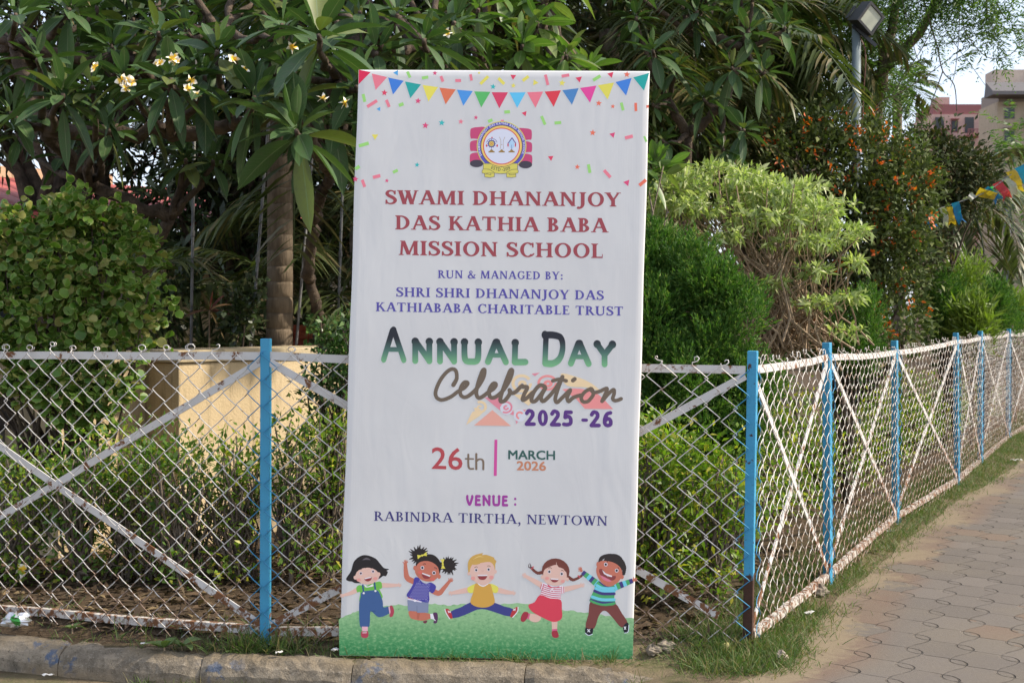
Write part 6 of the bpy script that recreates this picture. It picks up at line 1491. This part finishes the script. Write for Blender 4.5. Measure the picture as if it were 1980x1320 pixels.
# tall dark trees that close the background
def dark_tree(px, Y, lobes, n, lab, mat=LEAF_DARK, L=.15, W=.045, r0=.16):
    return shrub('shade_tree', lab, 'tree', gb(px, Y), lobes, n, L, W, mat, BARK_DARK, per=15, sigma=.15, shell=.5, lift=-.05, spread=.9, r0=r0, stems=18, group='tall shade trees in the background', fork=.45, droop=.25)
dark_tree(90, 11.5, [lob(60, 60, 11.5, 190, 150), lob(200, -60, 11.5, 200, 130), lob(-80, 180, 11.5, 150, 120), lob(230, 200, 11.8, 130, 110), lob(300, 300, 11.6, 90, 80), lob(60, 230, 11.8, 110, 50), lob(190, 300, 11.9, 60, 40)], 7500, 'dark shade tree behind the plumeria at the upper left')
dark_tree(430, 11.8, [lob(400, 60, 11.8, 190, 150), lob(560, -40, 11.8, 190, 130), lob(450, 270, 11.8, 150, 130), lob(600, 210, 12, 140, 140), lob(420, 430, 11.6, 140, 100), lob(590, 420, 12, 110, 110)], 13000, 'dark shade tree filling the gap behind the ringed palm trunk')
dark_tree(800, 12.5, [lob(760, 40, 12.5, 190, 140), lob(930, -20, 12.5, 200, 130), lob(660, 330, 12.4, 110, 150)], 8000, 'dark shade tree behind the top left corner of the banner')
dark_tree(1180, 14.5, [lob(1120, 20, 14.5, 190, 140), lob(1280, 60, 14.6, 190, 150), lob(1330, 260, 14.4, 160, 120)], 9000, 'dark shade tree behind the shaggy palms', LEAF_DULL)
dark_tree(1480, 15.5, [lob(1430, 20, 15.5, 170, 130), lob(1500, 170, 15.5, 90, 110), lob(1420, 290, 15.4, 110, 110)], 7500, 'dull olive shade tree left of the floodlight pole', LEAF_DULL)
shrub('plumeria_shrub', 'young bright broad leaved plant peeping from behind the right edge of the banner', 'shrub', gb(1265, 7.9), [lob(1262, 325, 7.9, 22, 22)], 60, .17, .055, LEAF_PLUM_B, BARK_GREY, 'strip', per=10, sigma=.03, r0=.015, stems=4, K=5)
P, D, C = clumps(26000, [(x, 42 + 6 * math.sin(x), 1.5 + .6 * math.sin(x * 1.3), 5.5, 4, 3.2 + .8 * math.sin(x * 2.1)) for x in np.arange(-36, 46, 4.5)], 14, .5, .6, .1, .9)
tag(link('treeline', np_mesh('treeline', [leaves(P, D, .5, .24, 'diamond', .15)], [LEAF_DULL])), kind='stuff')

# feathery tree at the upper right: compound leaves on thin hanging branches
def pinnate(C, D, L, nl, ll, lw, droop=.35):
    n = len(C); s = np.linspace(.15, 1, nl); D = unit(D)
    P0 = C[:, None] + D[:, None] * (L * s)[None, :, None] + np.array([0, 0, -1.0]) * (droop * L * s ** 2)[None, :, None]
    T = unit(D[:, None] + np.array([0, 0, -1.0]) * (2 * droop * s)[None, :, None]); S = unit(np.cross(T, [0, 0, 1.0]) + rng.normal(size=T.shape) * .15)
    P = np.concatenate([P0, P0], 1).reshape(-1, 3); E = np.concatenate([T * .45 + S, T * .45 - S], 1).reshape(-1, 3)
    return leaves(P, E, ll * np.tile(np.concatenate([np.sin(math.pi * (s * .8 + .12))] * 2), n), lw, 'diamond', .12)
t = thing('feathery_tree', 'tree with feathery leaves and thin hanging twigs against the sky at the upper right', 'tree', gb(1700, 12.6))
P, D, C = clumps(1900, [lob(1590, 40, 12.8, 120, 70), lob(1620, 170, 12.8, 80, 50), lob(1720, 50, 12.6, 45, 60), lob(1722, 160, 12.4, 26, 50), lob(1880, -45, 11.4, 130, 30), lob(1925, 50, 11.4, 45, 22), lob(1780, -50, 11.6, 80, 30), lob(1570, -60, 12.8, 180, 60)], 5, .14, .3, -.2, .9)
g = [pinnate(P, D, .36, 13, .075, .014)]
g.append(pinnate(np.array([at(1960 + rng.uniform(-30, 30), 330 + rng.uniform(-100, 60), 24) for _ in range(60)]), rng.normal(size=(60, 3)), .8, 13, .16, .034))
link('crown', np_mesh('crown', g, [LEAF_FERN]), t)
m = MB(); tb = gb(1700, 12.6); f = at(1690, 200, 12.6); m.tube(*limb(tb, f, .11, .08, .03), n=9)
hub = [at(1600, -80, 12.4), at(1760, -90, 11.8), at(1880, -110, 11.4), at(1640, 150, 12.4)]
for h in hub: m.tube(*limb(f, h, .06, .03, .06), n=7)
for c in C[::22]: m.tube(*limb(min(hub, key=lambda q: (q - Vector(c)).length), c, .014, .004, .08), n=4)
for ln, r_ in (([(1775, -40), (1800, 50), (1812, 90), (1823, 138), (1845, 165), (1850, 215)], .010), ([(1823, 138), (1808, 180), (1795, 215)], .006), ([(1740, -20), (1760, 60), (1775, 115), (1800, 150)], .006), ([(1850, -60), (1855, 40), (1848, 130), (1838, 170)], .006), ([(1830, -40), (1800, 60), (1760, 130), (1720, 190)], .005), ([(1880, -60), (1860, 40), (1900, 105), (1940, 112), (1970, 90), (1965, 70)], .005), ([(1790, -30), (1830, 60), (1880, 130), (1905, 165)], .005), ([(1690, 240), (1700, 200), (1740, 180), (1800, 140), (1830, 118)], .006)):
    P_ = [tuple(at(x, y, 11.5)) for x, y in ln]; m.tube(spline(P_, False, 5), list(np.linspace(r_, r_ * .5, 5 * (len(ln) - 1) + 1)), 4)
m.build('trunk', BARK_GREY, t, smooth=True)

# ------------------------------------------------------------------ poles, stakes, floodlight, flags
STEEL = mottled('galvanised_pole', (0.11, 0.11, 0.115, 1), (0.19, 0.185, 0.18, 1), 12, .5)
for (x0, y0, x1, y1, Y, lab) in ((376, 250, 369, 700, 8.7, 'thin grey stake left of the ringed palm trunk, bottom on the low wall'), (512, 330, 483, 700, 8.6, 'leaning grey stake touching the left side of the ringed palm trunk'), (597, 380, 570, 700, 8.9, 'leaning grey stake just right of the ringed palm trunk'), (664, 320, 651, 700, 9.2, 'leaning grey stake beside the left edge of the banner')):
    a, b = at(x1, y1, Y), at(x0, y0, Y); d = (b - a).normalized(); a = a - d * (a.z / d.z); b = b + d * .5
    t = thing('stake', lab, 'stake', a, 'grey steel stakes holding up the trees'); m = MB(); m.tube([a, a.lerp(b, .5), b], .010, 10); m.build('rod', STEEL, t, smooth=True)
    m = MB(); q = a + (b - a) * .62; m.lathe([(.011, -.02), (.015, -.018), (.015, .018), (.011, .02)], 10, q); m.build('collar', STEEL, t)

YF = 10.95; fp = at(1658, 660, YF); ft = at(1656, 42, YF)
t = thing('floodlight', 'square floodlight on a grey pole rising from the orange flowering bush', 'floodlight', (fp.x, YF, 0))
PAINTG = rusty('weathered_blue_grey_pole', (0.17, 0.215, 0.235, 1), .60, .72, 9, rust=(.10, .075, .05, 1), rust2=(.30, .26, .2, 1))
m = MB(); m.tube([(fp.x, YF, -.2), (ft.x, YF, ft.z)], .037, 14); m.build('pole', PAINTG, t, smooth=True)
hc = at(1683, 36, YF - .12); rot = Matrix.Rotation(R(24), 3, 'Z') @ Matrix.Rotation(R(10), 3, 'X') @ Matrix.Rotation(R(35), 3, 'Y')
BLKM = plain('black_lamp_housing', (0.03, 0.032, 0.036, 1), .45)
m = MB(); s_ = .20
m.box(hc + rot @ Vector((0, .055, 0)), (s_, .10, s_), rot); m.box(hc + rot @ Vector((0, .13, 0)), (s_ * .7, .055, s_ * .7), rot)
for q in range(7): m.box(hc + rot @ Vector((-.09 + q * .03, .175, 0)), (.006, .04, s_ * .66), rot)
hb = m.build('housing', BLKM, t, bevel=.004)
m = MB()
for dx, dz, sx, sz in ((0, .09, s_, .02), (0, -.09, s_, .02), (.09, 0, .02, s_ - .041), (-.09, 0, .02, s_ - .041)): m.box(hc + rot @ Vector((dx, -.006, dz)), (sx, .02, sz), rot)
m.build('bezel', plain('dark_bezel', (.05, .05, .055, 1), .4), t)
m = MB(); m.box(hc + rot @ Vector((0, -.001, 0)), (s_ - .042, .008, s_ - .042), rot); m.build('lens', plain('dusty_lamp_glass', (.42, .44, .36, 1), .25, .6), t)
m = MB(); m.bar(Vector((ft.x, YF - .04, ft.z - .02)), hc + rot @ Vector((-.05, .06, -.14)), .03, .008); m.bar(Vector((ft.x - .02, YF - .05, ft.z - .06)), Vector((ft.x + .15, YF - .06, ft.z - .22)), .03, .02); m.build('bracket', BLKM, t)
m = MB(); m.tube(spline([tuple(hc + rot @ Vector((0, .17, -.08))), (ft.x + .06, YF - .05, ft.z - .25), (ft.x + .05, YF - .05, ft.z - .6), (ft.x + .04, YF - .04, ft.z - .9)], False, 5), .006, 5); m.build('cable', plain('cable', (.12, .05, .03, 1)), t)

sp = at(1949, 545, 40); t = thing('street_pole', 'slim grey street pole far off at the right between palm and shrubs', 'pole', (sp.x, 40, 0))
m = MB(); m.tube([(sp.x, 40, 0), (sp.x, 40, at(1949, 395, 40).z)], .07, 10); m.build('shaft', STEEL, t); m = MB(); m.tube(spline([(sp.x, 40, at(1949, 395, 40).z), (sp.x - .2, 40, at(1949, 385, 40).z), (sp.x - .9, 40, at(1949, 382, 40).z)], False, 4), .045, 8); m.build('arm', STEEL, t)

YB = 12.4; LINE = [(1735, 430), (1790, 412), (1850, 392), (1905, 372), (1945, 345), (2000, 305), (2080, 240)]
lp = spline([tuple(at(x, y, YB)) for x, y in LINE], False, 8)
t = thing('bunting', 'string of torn coloured plastic flags strung before the palm at the right', 'bunting', lp[0]); m = MB(); m.tube(lp, .004, 4); m.build('string', plain('grey_string', (.3, .3, .3, 1)), t)
fc = {'blue': (0.02, .22, .62, 1), 'green': (.05, .50, .22, 1), 'white': (.62, .60, .56, 1), 'yellow': (.72, .45, .04, 1), 'red': (.68, .06, .10, 1)}
FM = {k_: leaf_mat(k_ + '_plastic_flag', c, tuple(v * .85 for v in c[:3]) + (1,), .35, .4) for k_, c in fc.items()}
for px, py, dx, dy, w, c in ((1796, 410, 10, 34, 18, 'blue'), (1806, 406, 4, 26, 14, 'green'), (1824, 402, 6, 40, 12, 'white'), (1835, 400, 6, 38, 16, 'yellow'), (1845, 392, 16, 42, 15, 'blue'), (1885, 376, -14, 10, 16, 'white'), (1892, 370, 42, 14, 18, 'yellow'), (1905, 366, 30, 24, 20, 'blue'), (1930, 352, 20, 34, 18, 'red'), (1950, 344, 16, 40, 16, 'white'), (1956, 330, 18, 44, 18, 'yellow'), (1970, 322, 20, 30, 20, 'blue'), (1915, 362, 6, 8, 10, 'green')):
    a, b = at(px, py, YB), at(px + dx, py + dy, YB - .05); d = b - a; sd = Vector((d.z, .1, -d.x)).normalized() * (w * YB / FPX / 2); V = []
    for q in range(5):
        f = q / 4; c_ = a.lerp(b, f) + Vector((0, .03 * math.sin(f * 6 + px), 0)); ww = 1 - .25 * f + (.25 if q == 4 else 0)
        V += [c_ - sd * ww, c_ + Vector((0, .018 * math.cos(f * 5 + px), 0)), c_ + sd * ww]
    V[13] = V[13] - d * .22                                              # swallow tail cut
    m = MB(); m.add(V, [(3 * q + e, 3 * q + e + 1, 3 * q + e + 4, 3 * q + e + 3) for q in range(4) for e in (0, 1)]); m.build('flag', FM[c], t, smooth=True)

t = thing('round_sign', 'pale round disc with thick dark rim, cut off by the left picture edge', 'sign', at(-4, 795, 7.35)); c = at(-4, 795, 7.35); rx = Matrix.Rotation(R(90), 3, 'X') @ Matrix.Rotation(R(12), 3, 'Y')
m = MB(); m.lathe([(.066, -.03), (.10, -.034), (.112, -.018), (.112, .018), (.10, .034), (.066, .03)], 32, c, rx); m.build('rim', plain('dark_rim', (.045, .036, .032, 1), .8), t, smooth=True)
m = MB(); m.lathe([(.064, -.02), (.06, -.026), (.02, -.03), (.018, -.042), (.0, -.043)], 32, c, Matrix.Rotation(R(180), 3, 'X') @ rx if False else rx); m.lathe([(.0, .036), (.018, .035), (.02, .026), (.064, .02)], 32, c, rx); m.build('disc', plain('pale_disc', (.55, .56, .57, 1), .35), t, smooth=True)
m = MB(); m.tube([(c.x, c.y + .05, -.1), (c.x, c.y + .05, c.z + .05)], .018, 8); m.build('post', STEEL, t, smooth=True)
rp = at(578, 640, 9.2); t = thing('brick_pier', 'short red brick pier half hidden behind the leaning stake', 'pier', (rp.x, 9.2, 0)); REDB = mottled('red_brick', (.26, .055, .03, 1), (.36, .09, .05, 1), 20, .85)
m = MB(); m.box((rp.x, 9.2, .62), (.12, .12, 1.24)); m.build('shaft', REDB, t, bevel=.006); m = MB(); m.box((rp.x, 9.2, 1.265), (.17, .17, .05)); m.box((rp.x, 9.2, 1.315), (.11, .11, .048)); m.build('cap', REDB, t, bevel=.006)

# ------------------------------------------------------------------ grass, litter, weeds
GRASS = leaf_mat('verge_grass', (0.060, 0.115, 0.022, 1), (0.115, 0.18, 0.036, 1), .32, .6, (.21, .175, .08, 1), .28)
def blades(P, h, w, lean=.55):
    n = len(P); D = np.stack([rng.normal(size=n) * lean, rng.normal(size=n) * lean, np.ones(n)], 1)
    return leaves(P, D, h * rng.uniform(.5, 1.25, n), w, 'strip', .35 * rng.uniform(.2, 1.6, n), .1, 3, 0, upw=.1, prof=lambda t: (1 - t) ** .6 + .02)
def tuft_field(n, fx_, dens, spread=.035, per=16):
    """points gathered into tufts; dens(x,y) in 0..1 keeps a tuft"""
    C = fx_(n); keep = rng.uniform(size=len(C)) < dens(C[:, 0], C[:, 1]); C = C[keep]
    P = np.repeat(C, per, 0) + rng.normal(size=(len(C) * per, 2)) * spread
    return np.c_[P, gz(P[:, 0], P[:, 1]) - .004]
fpx, fpy = np.array(FENCE[2:]).T
def strip(n):                                                          # between the path fence and the paving
    y = 5.05 + 13.5 * rng.uniform(size=n) ** 1.5; a = np.interp(y, fpy, fpx) - .25; b = edge_x(y) + .10
    return np.c_[a + (b - a) * rng.uniform(size=n) ** 1.25, y]
def along(n):                                                          # at the foot of the fence and behind the kerb
    x = rng.uniform(-2.6, 1.25, n); lo = kerb_y(x) - .02; hi = np.interp(x, [p[0] for p in FENCE[:3]], [p[1] for p in FENCE[:3]]) + .14
    return np.c_[x, lo + (hi - lo) * rng.uniform(size=n)]
pat = lambda x, y: np.clip(.5 + 1.3 * wavy(x * 1.3, y * 1.3, 2.2), 0, 1)
g1 = tuft_field(3600, strip, lambda x, y: np.clip(pat(x, y) + .22, 0, 1) * (1 - smooth(-.12, .1, x - edge_x(y))), .06, 24)
g2 = tuft_field(900, along, lambda x, y: np.clip(pat(x, y) * (.35 + .4 * smooth(.4, .9, x)) - .05, 0, 1), .03, 12)
corner = np.array([0.99, 5.30]); g3 = tuft_field(160, lambda n: corner + rng.normal(size=(n, 2)) * [.20, .09] + [.06, .0], lambda x, y: np.where(x > edge_x(y) + .02, 0, .55), .03, 14)
g4 = tuft_field(46, lambda n: np.array([-1.05, 5.40]) + rng.normal(size=(n, 2)) * [.10, .035], lambda x, y: x * 0 + 1, .02, 14)
def kerbfoot(n):
    x = rng.uniform(-1.6, .5, n); return np.c_[x, kerb_y(x) - .15 + rng.normal(size=n) * .012]
g5 = tuft_field(120, kerbfoot, lambda x, y: pat(x * 2, y), .02, 12)
def underboard(n):
    x = rng.uniform(-.75, .55, n); return np.c_[x, kerb_y(x) + .015 + rng.uniform(0, .03, n)]
g6 = tuft_field(44, underboard, lambda x, y: x * 0 + .9, .02, 8)
PG = [blades(g1, .055, .0036), blades(g1[rng.uniform(size=len(g1)) < .18], .11, .0042), blades(g2, .09, .004), blades(g3, .10, .0045), blades(g4, .15, .005, .5), blades(g5, .07, .004), blades(g6, .09, .0035, .9)]
tag(link('grass', np_mesh('grass', PG, [GRASS])), kind='stuff')
LIT = leaf_mat('dry_leaf', (0.045, 0.028, 0.017, 1), (0.11, 0.068, 0.036, 1), .1, .85, (.20, .14, .07, 1), .08)
n_ = 9000; x = rng.uniform(-3.3, 2.2, n_); y = rng.uniform(5.35, 7.6, n_); k_ = y > np.interp(x, [-3.06, -1.046, .99, 1.63, 2.56], [6.1, 5.42, 5.33, 6.6, 8.5]); x, y = x[k_], y[k_]
D = rng.normal(size=(len(x), 3)) * [1, 1, .25]
lv = [leaves(np.c_[x, y, gz(x, y) + .006], D, rng.uniform(.03, .10, len(x)), rng.uniform(.012, .032, len(x)), 'diamond', 0, .25, upw=.8)]
x = rng.uniform(-2.6, 1.3, 420); y = kerb_y(x) + rng.uniform(-.02, .3, 420); D = rng.normal(size=(420, 3)) * [1, 1, .2]
lv.append(leaves(np.c_[x, y, gz(x, y) + .005], D, rng.uniform(.012, .04, 420), rng.uniform(.006, .016, 420), 'diamond', 0, .25, upw=.8))
tag(link('leaf_litter', np_mesh('leaf_litter', lv, [LIT])), kind='stuff')

def ground_flower(px, py, z, lab, s=1.0):
    c = on_ground(px, py, z); o = link('fallen_flower', np_mesh('fallen_flower', [flower_groups((c.x, c.y, c.z + .03), s, 1)], [PETAL]))
    tag(o, lab, 'flower', 'plumeria flowers fallen or caught behind the fence')
for px, py, z, lab, s in ((432, 1008, .10, 'yellow-white fallen flower left of the blue post', 1.25), (412, 1010, .08, 'whitish fallen flower beside the yellow one left of the blue post', 1.0), (393, 1022, .06, 'small fallen flower lowest of the bunch left of the blue post', .9), (491, 1022, .05, 'fallen flower touching the left blue post', .8), (632, 974, .06, 'fallen flower near the left edge of the banner', .9), (62, 1118, .08, 'yellow fallen flower at the lower left under the hedge', 1.3), (20, 1040, .06, 'pale fallen flower at the far left edge', 1.0), (545, 1090, .05, 'fallen flower on the soil right of the left blue post', .9)):
    ground_flower(px, py, z, lab, s)

def crumpled(name, px, py, z, size, mat, label, cat, seed, flat=.5, lift=.4):
    r = np.random.default_rng(seed); c = on_ground(px, py, z); n = 12; m = MB(); V, F = [], []
    for i in range(n + 1):
        for j in range(n):
            th, ph = math.pi * i / n, 2 * math.pi * j / n
            q = 1 + .5 * math.sin(3 * ph + seed) * math.sin(2 * th + seed * 1.3) * .6 + r.normal() * .09
            V.append((c.x + size[0] / 2 * q * math.sin(th) * math.cos(ph), c.y + size[1] / 2 * q * math.sin(th) * math.sin(ph), c.z + size[2] * lift + size[2] / 2 * q * math.cos(th)))
    for i in range(n):
        for j in range(n): F.append((i * n + j, i * n + (j + 1) % n, (i + 1) * n + (j + 1) % n, (i + 1) * n + j))
    m.add(V, F); o = link(name, m.mesh(name, mat)); return tag(o, label, cat)
FOIL = NT('silver_foil'); FOIL.b.inputs['Metallic'].default_value = .7
crumpled('foil_wrapper', 32, 1208, .03, (.12, .08, .055), FOIL.out(FOIL.mix(FOIL.ramp(FOIL.noise(22, 3, FOIL.pos()), .56, .62), (.62, .62, .64, 1), (.06, .30, .06, 1)), .3, .6), 'crumpled silver and green wrapper under the bottom rail at the left', 'wrapper', 3)
crumpled('paper_packet', 1404, 1266, .0, (.045, .03, .055), plain('pale_yellow_paper', (.56, .50, .20, 1), .6), 'small crumpled pale yellow packet in front of the corner post', 'packet', 5)
crumpled('stone', 1511, 1278, .0, (.045, .045, .045), mottled('pale_stone', (.30, .24, .19, 1), (.42, .35, .28, 1), 40), 'round pale stone in the grass at the edge of the paving', 'stone', 8, lift=.45)
for px, py, s_, lab, sd in ((1262, 1262, .06, 'grey stone beside the lower right corner of the banner', 11), (1288, 1258, .075, 'larger grey stone between banner and corner post', 12), (1583, 1150, .09, 'brown stone under the bottom rail past the corner post', 13)):
    crumpled('stone', px, py, .01, (s_, s_ * .8, s_ * .7), mottled('grey_stone', (.16, .135, .105, 1), (.27, .225, .175, 1), 30, .9), lab, 'stone', sd, lift=.3)['group'] = 'stones along the fence'
WPAPER = plain('white_paper', (.62, .60, .57, 1), .7)
def scrap(px, py, z, w, d, rz, label, seed):
    r = random.Random(seed); c = on_ground(px, py, z); m = MB(); n = 4; V = []
    for i in range(n + 1):
        for j in range(3):
            x_, y_ = (i / n - .5) * w, (j / 2 - .5) * d * (1 - .3 * (i % 2)); q = Matrix.Rotation(rz, 3, 'Z') @ Vector((x_, y_, 0)); V.append((c.x + q.x, c.y + q.y, c.z + .008 + .35 * d * abs(math.sin(i * 1.3 + seed + j)) + r.uniform(0, .004)))
    m.add(V, [(i * 3 + j, i * 3 + j + 1, i * 3 + j + 4, i * 3 + j + 3) for i in range(n) for j in range(2)]); o = link('paper_scrap', m.mesh('paper_scrap', WPAPER)); sm = o.modifiers.new('thickness', 'SOLIDIFY'); sm.thickness = .0012
    return tag(o, label, 'scrap', 'bits of paper litter')
for a_ in ((285, 1249, .0, .055, .016, .1, 'flat white paper scrap on top of the kerb', 1), (92, 1310, -.13, .05, .022, -.1, 'ribbed white paper scrap on the road below the kerb', 2), (540, 1266, .0, .03, .016, .3, 'tiny white scrap by the foot of the left blue post', 3), (649, 1262, .0, .028, .03, .8, 'white scrap at the lower left corner of the banner', 4), (1565, 1190, .01, .06, .03, 1.0, 'creamy scrap in the grass past the corner post', 5),
           (1718, 1033, .0, .05, .07, .5, 'white and red scrap in the grass by the third fence post', 6), (1935, 865, .0, .12, .07, .3, 'far white scrap in the grass at the right', 7), (1965, 893, .0, .10, .06, .1, 'far white scrap where grass meets paving', 8)): scrap(*a_)
# broad leaved weeds
def weed(px, py, z, s, n, lab):
    c = on_ground(px, py, z); t = thing('weed', lab, 'weed', c, 'weeds along the kerb'); P = np.tile(np.array(c), (n, 1)); az = np.arange(n) * 2.4 + .3
    D = np.stack([np.cos(az), np.sin(az) * .6, rng.uniform(.25, .8, n)], 1); link('leaves', np_mesh('leaves', [leaves(P, D, s * rng.uniform(.7, 1.1, n), s * .42, 'strip', .35, .15, 6, upw=.9)], [leaf_mat('weed_leaf', (.10, .16, .05, 1), (.15, .21, .07, 1), .25, .5, rib=(.22, .28, .12, 1))]), t)
    m = MB(); m.tube([c - Vector((0, 0, .02)), c + Vector((0, 0, .02))], .004, 5); m.build('stem', BARK_TAN, t)
weed(318, 1252, .0, .115, 5, 'broad leaved weed growing over the kerb joint under the left brace'); weed(352, 1248, .0, .12, 3, 'smaller broad leaved weed just right of the kerb joint')
weed(140, 1215, .03, .06, 5, 'little weed under the bottom rail at the left')
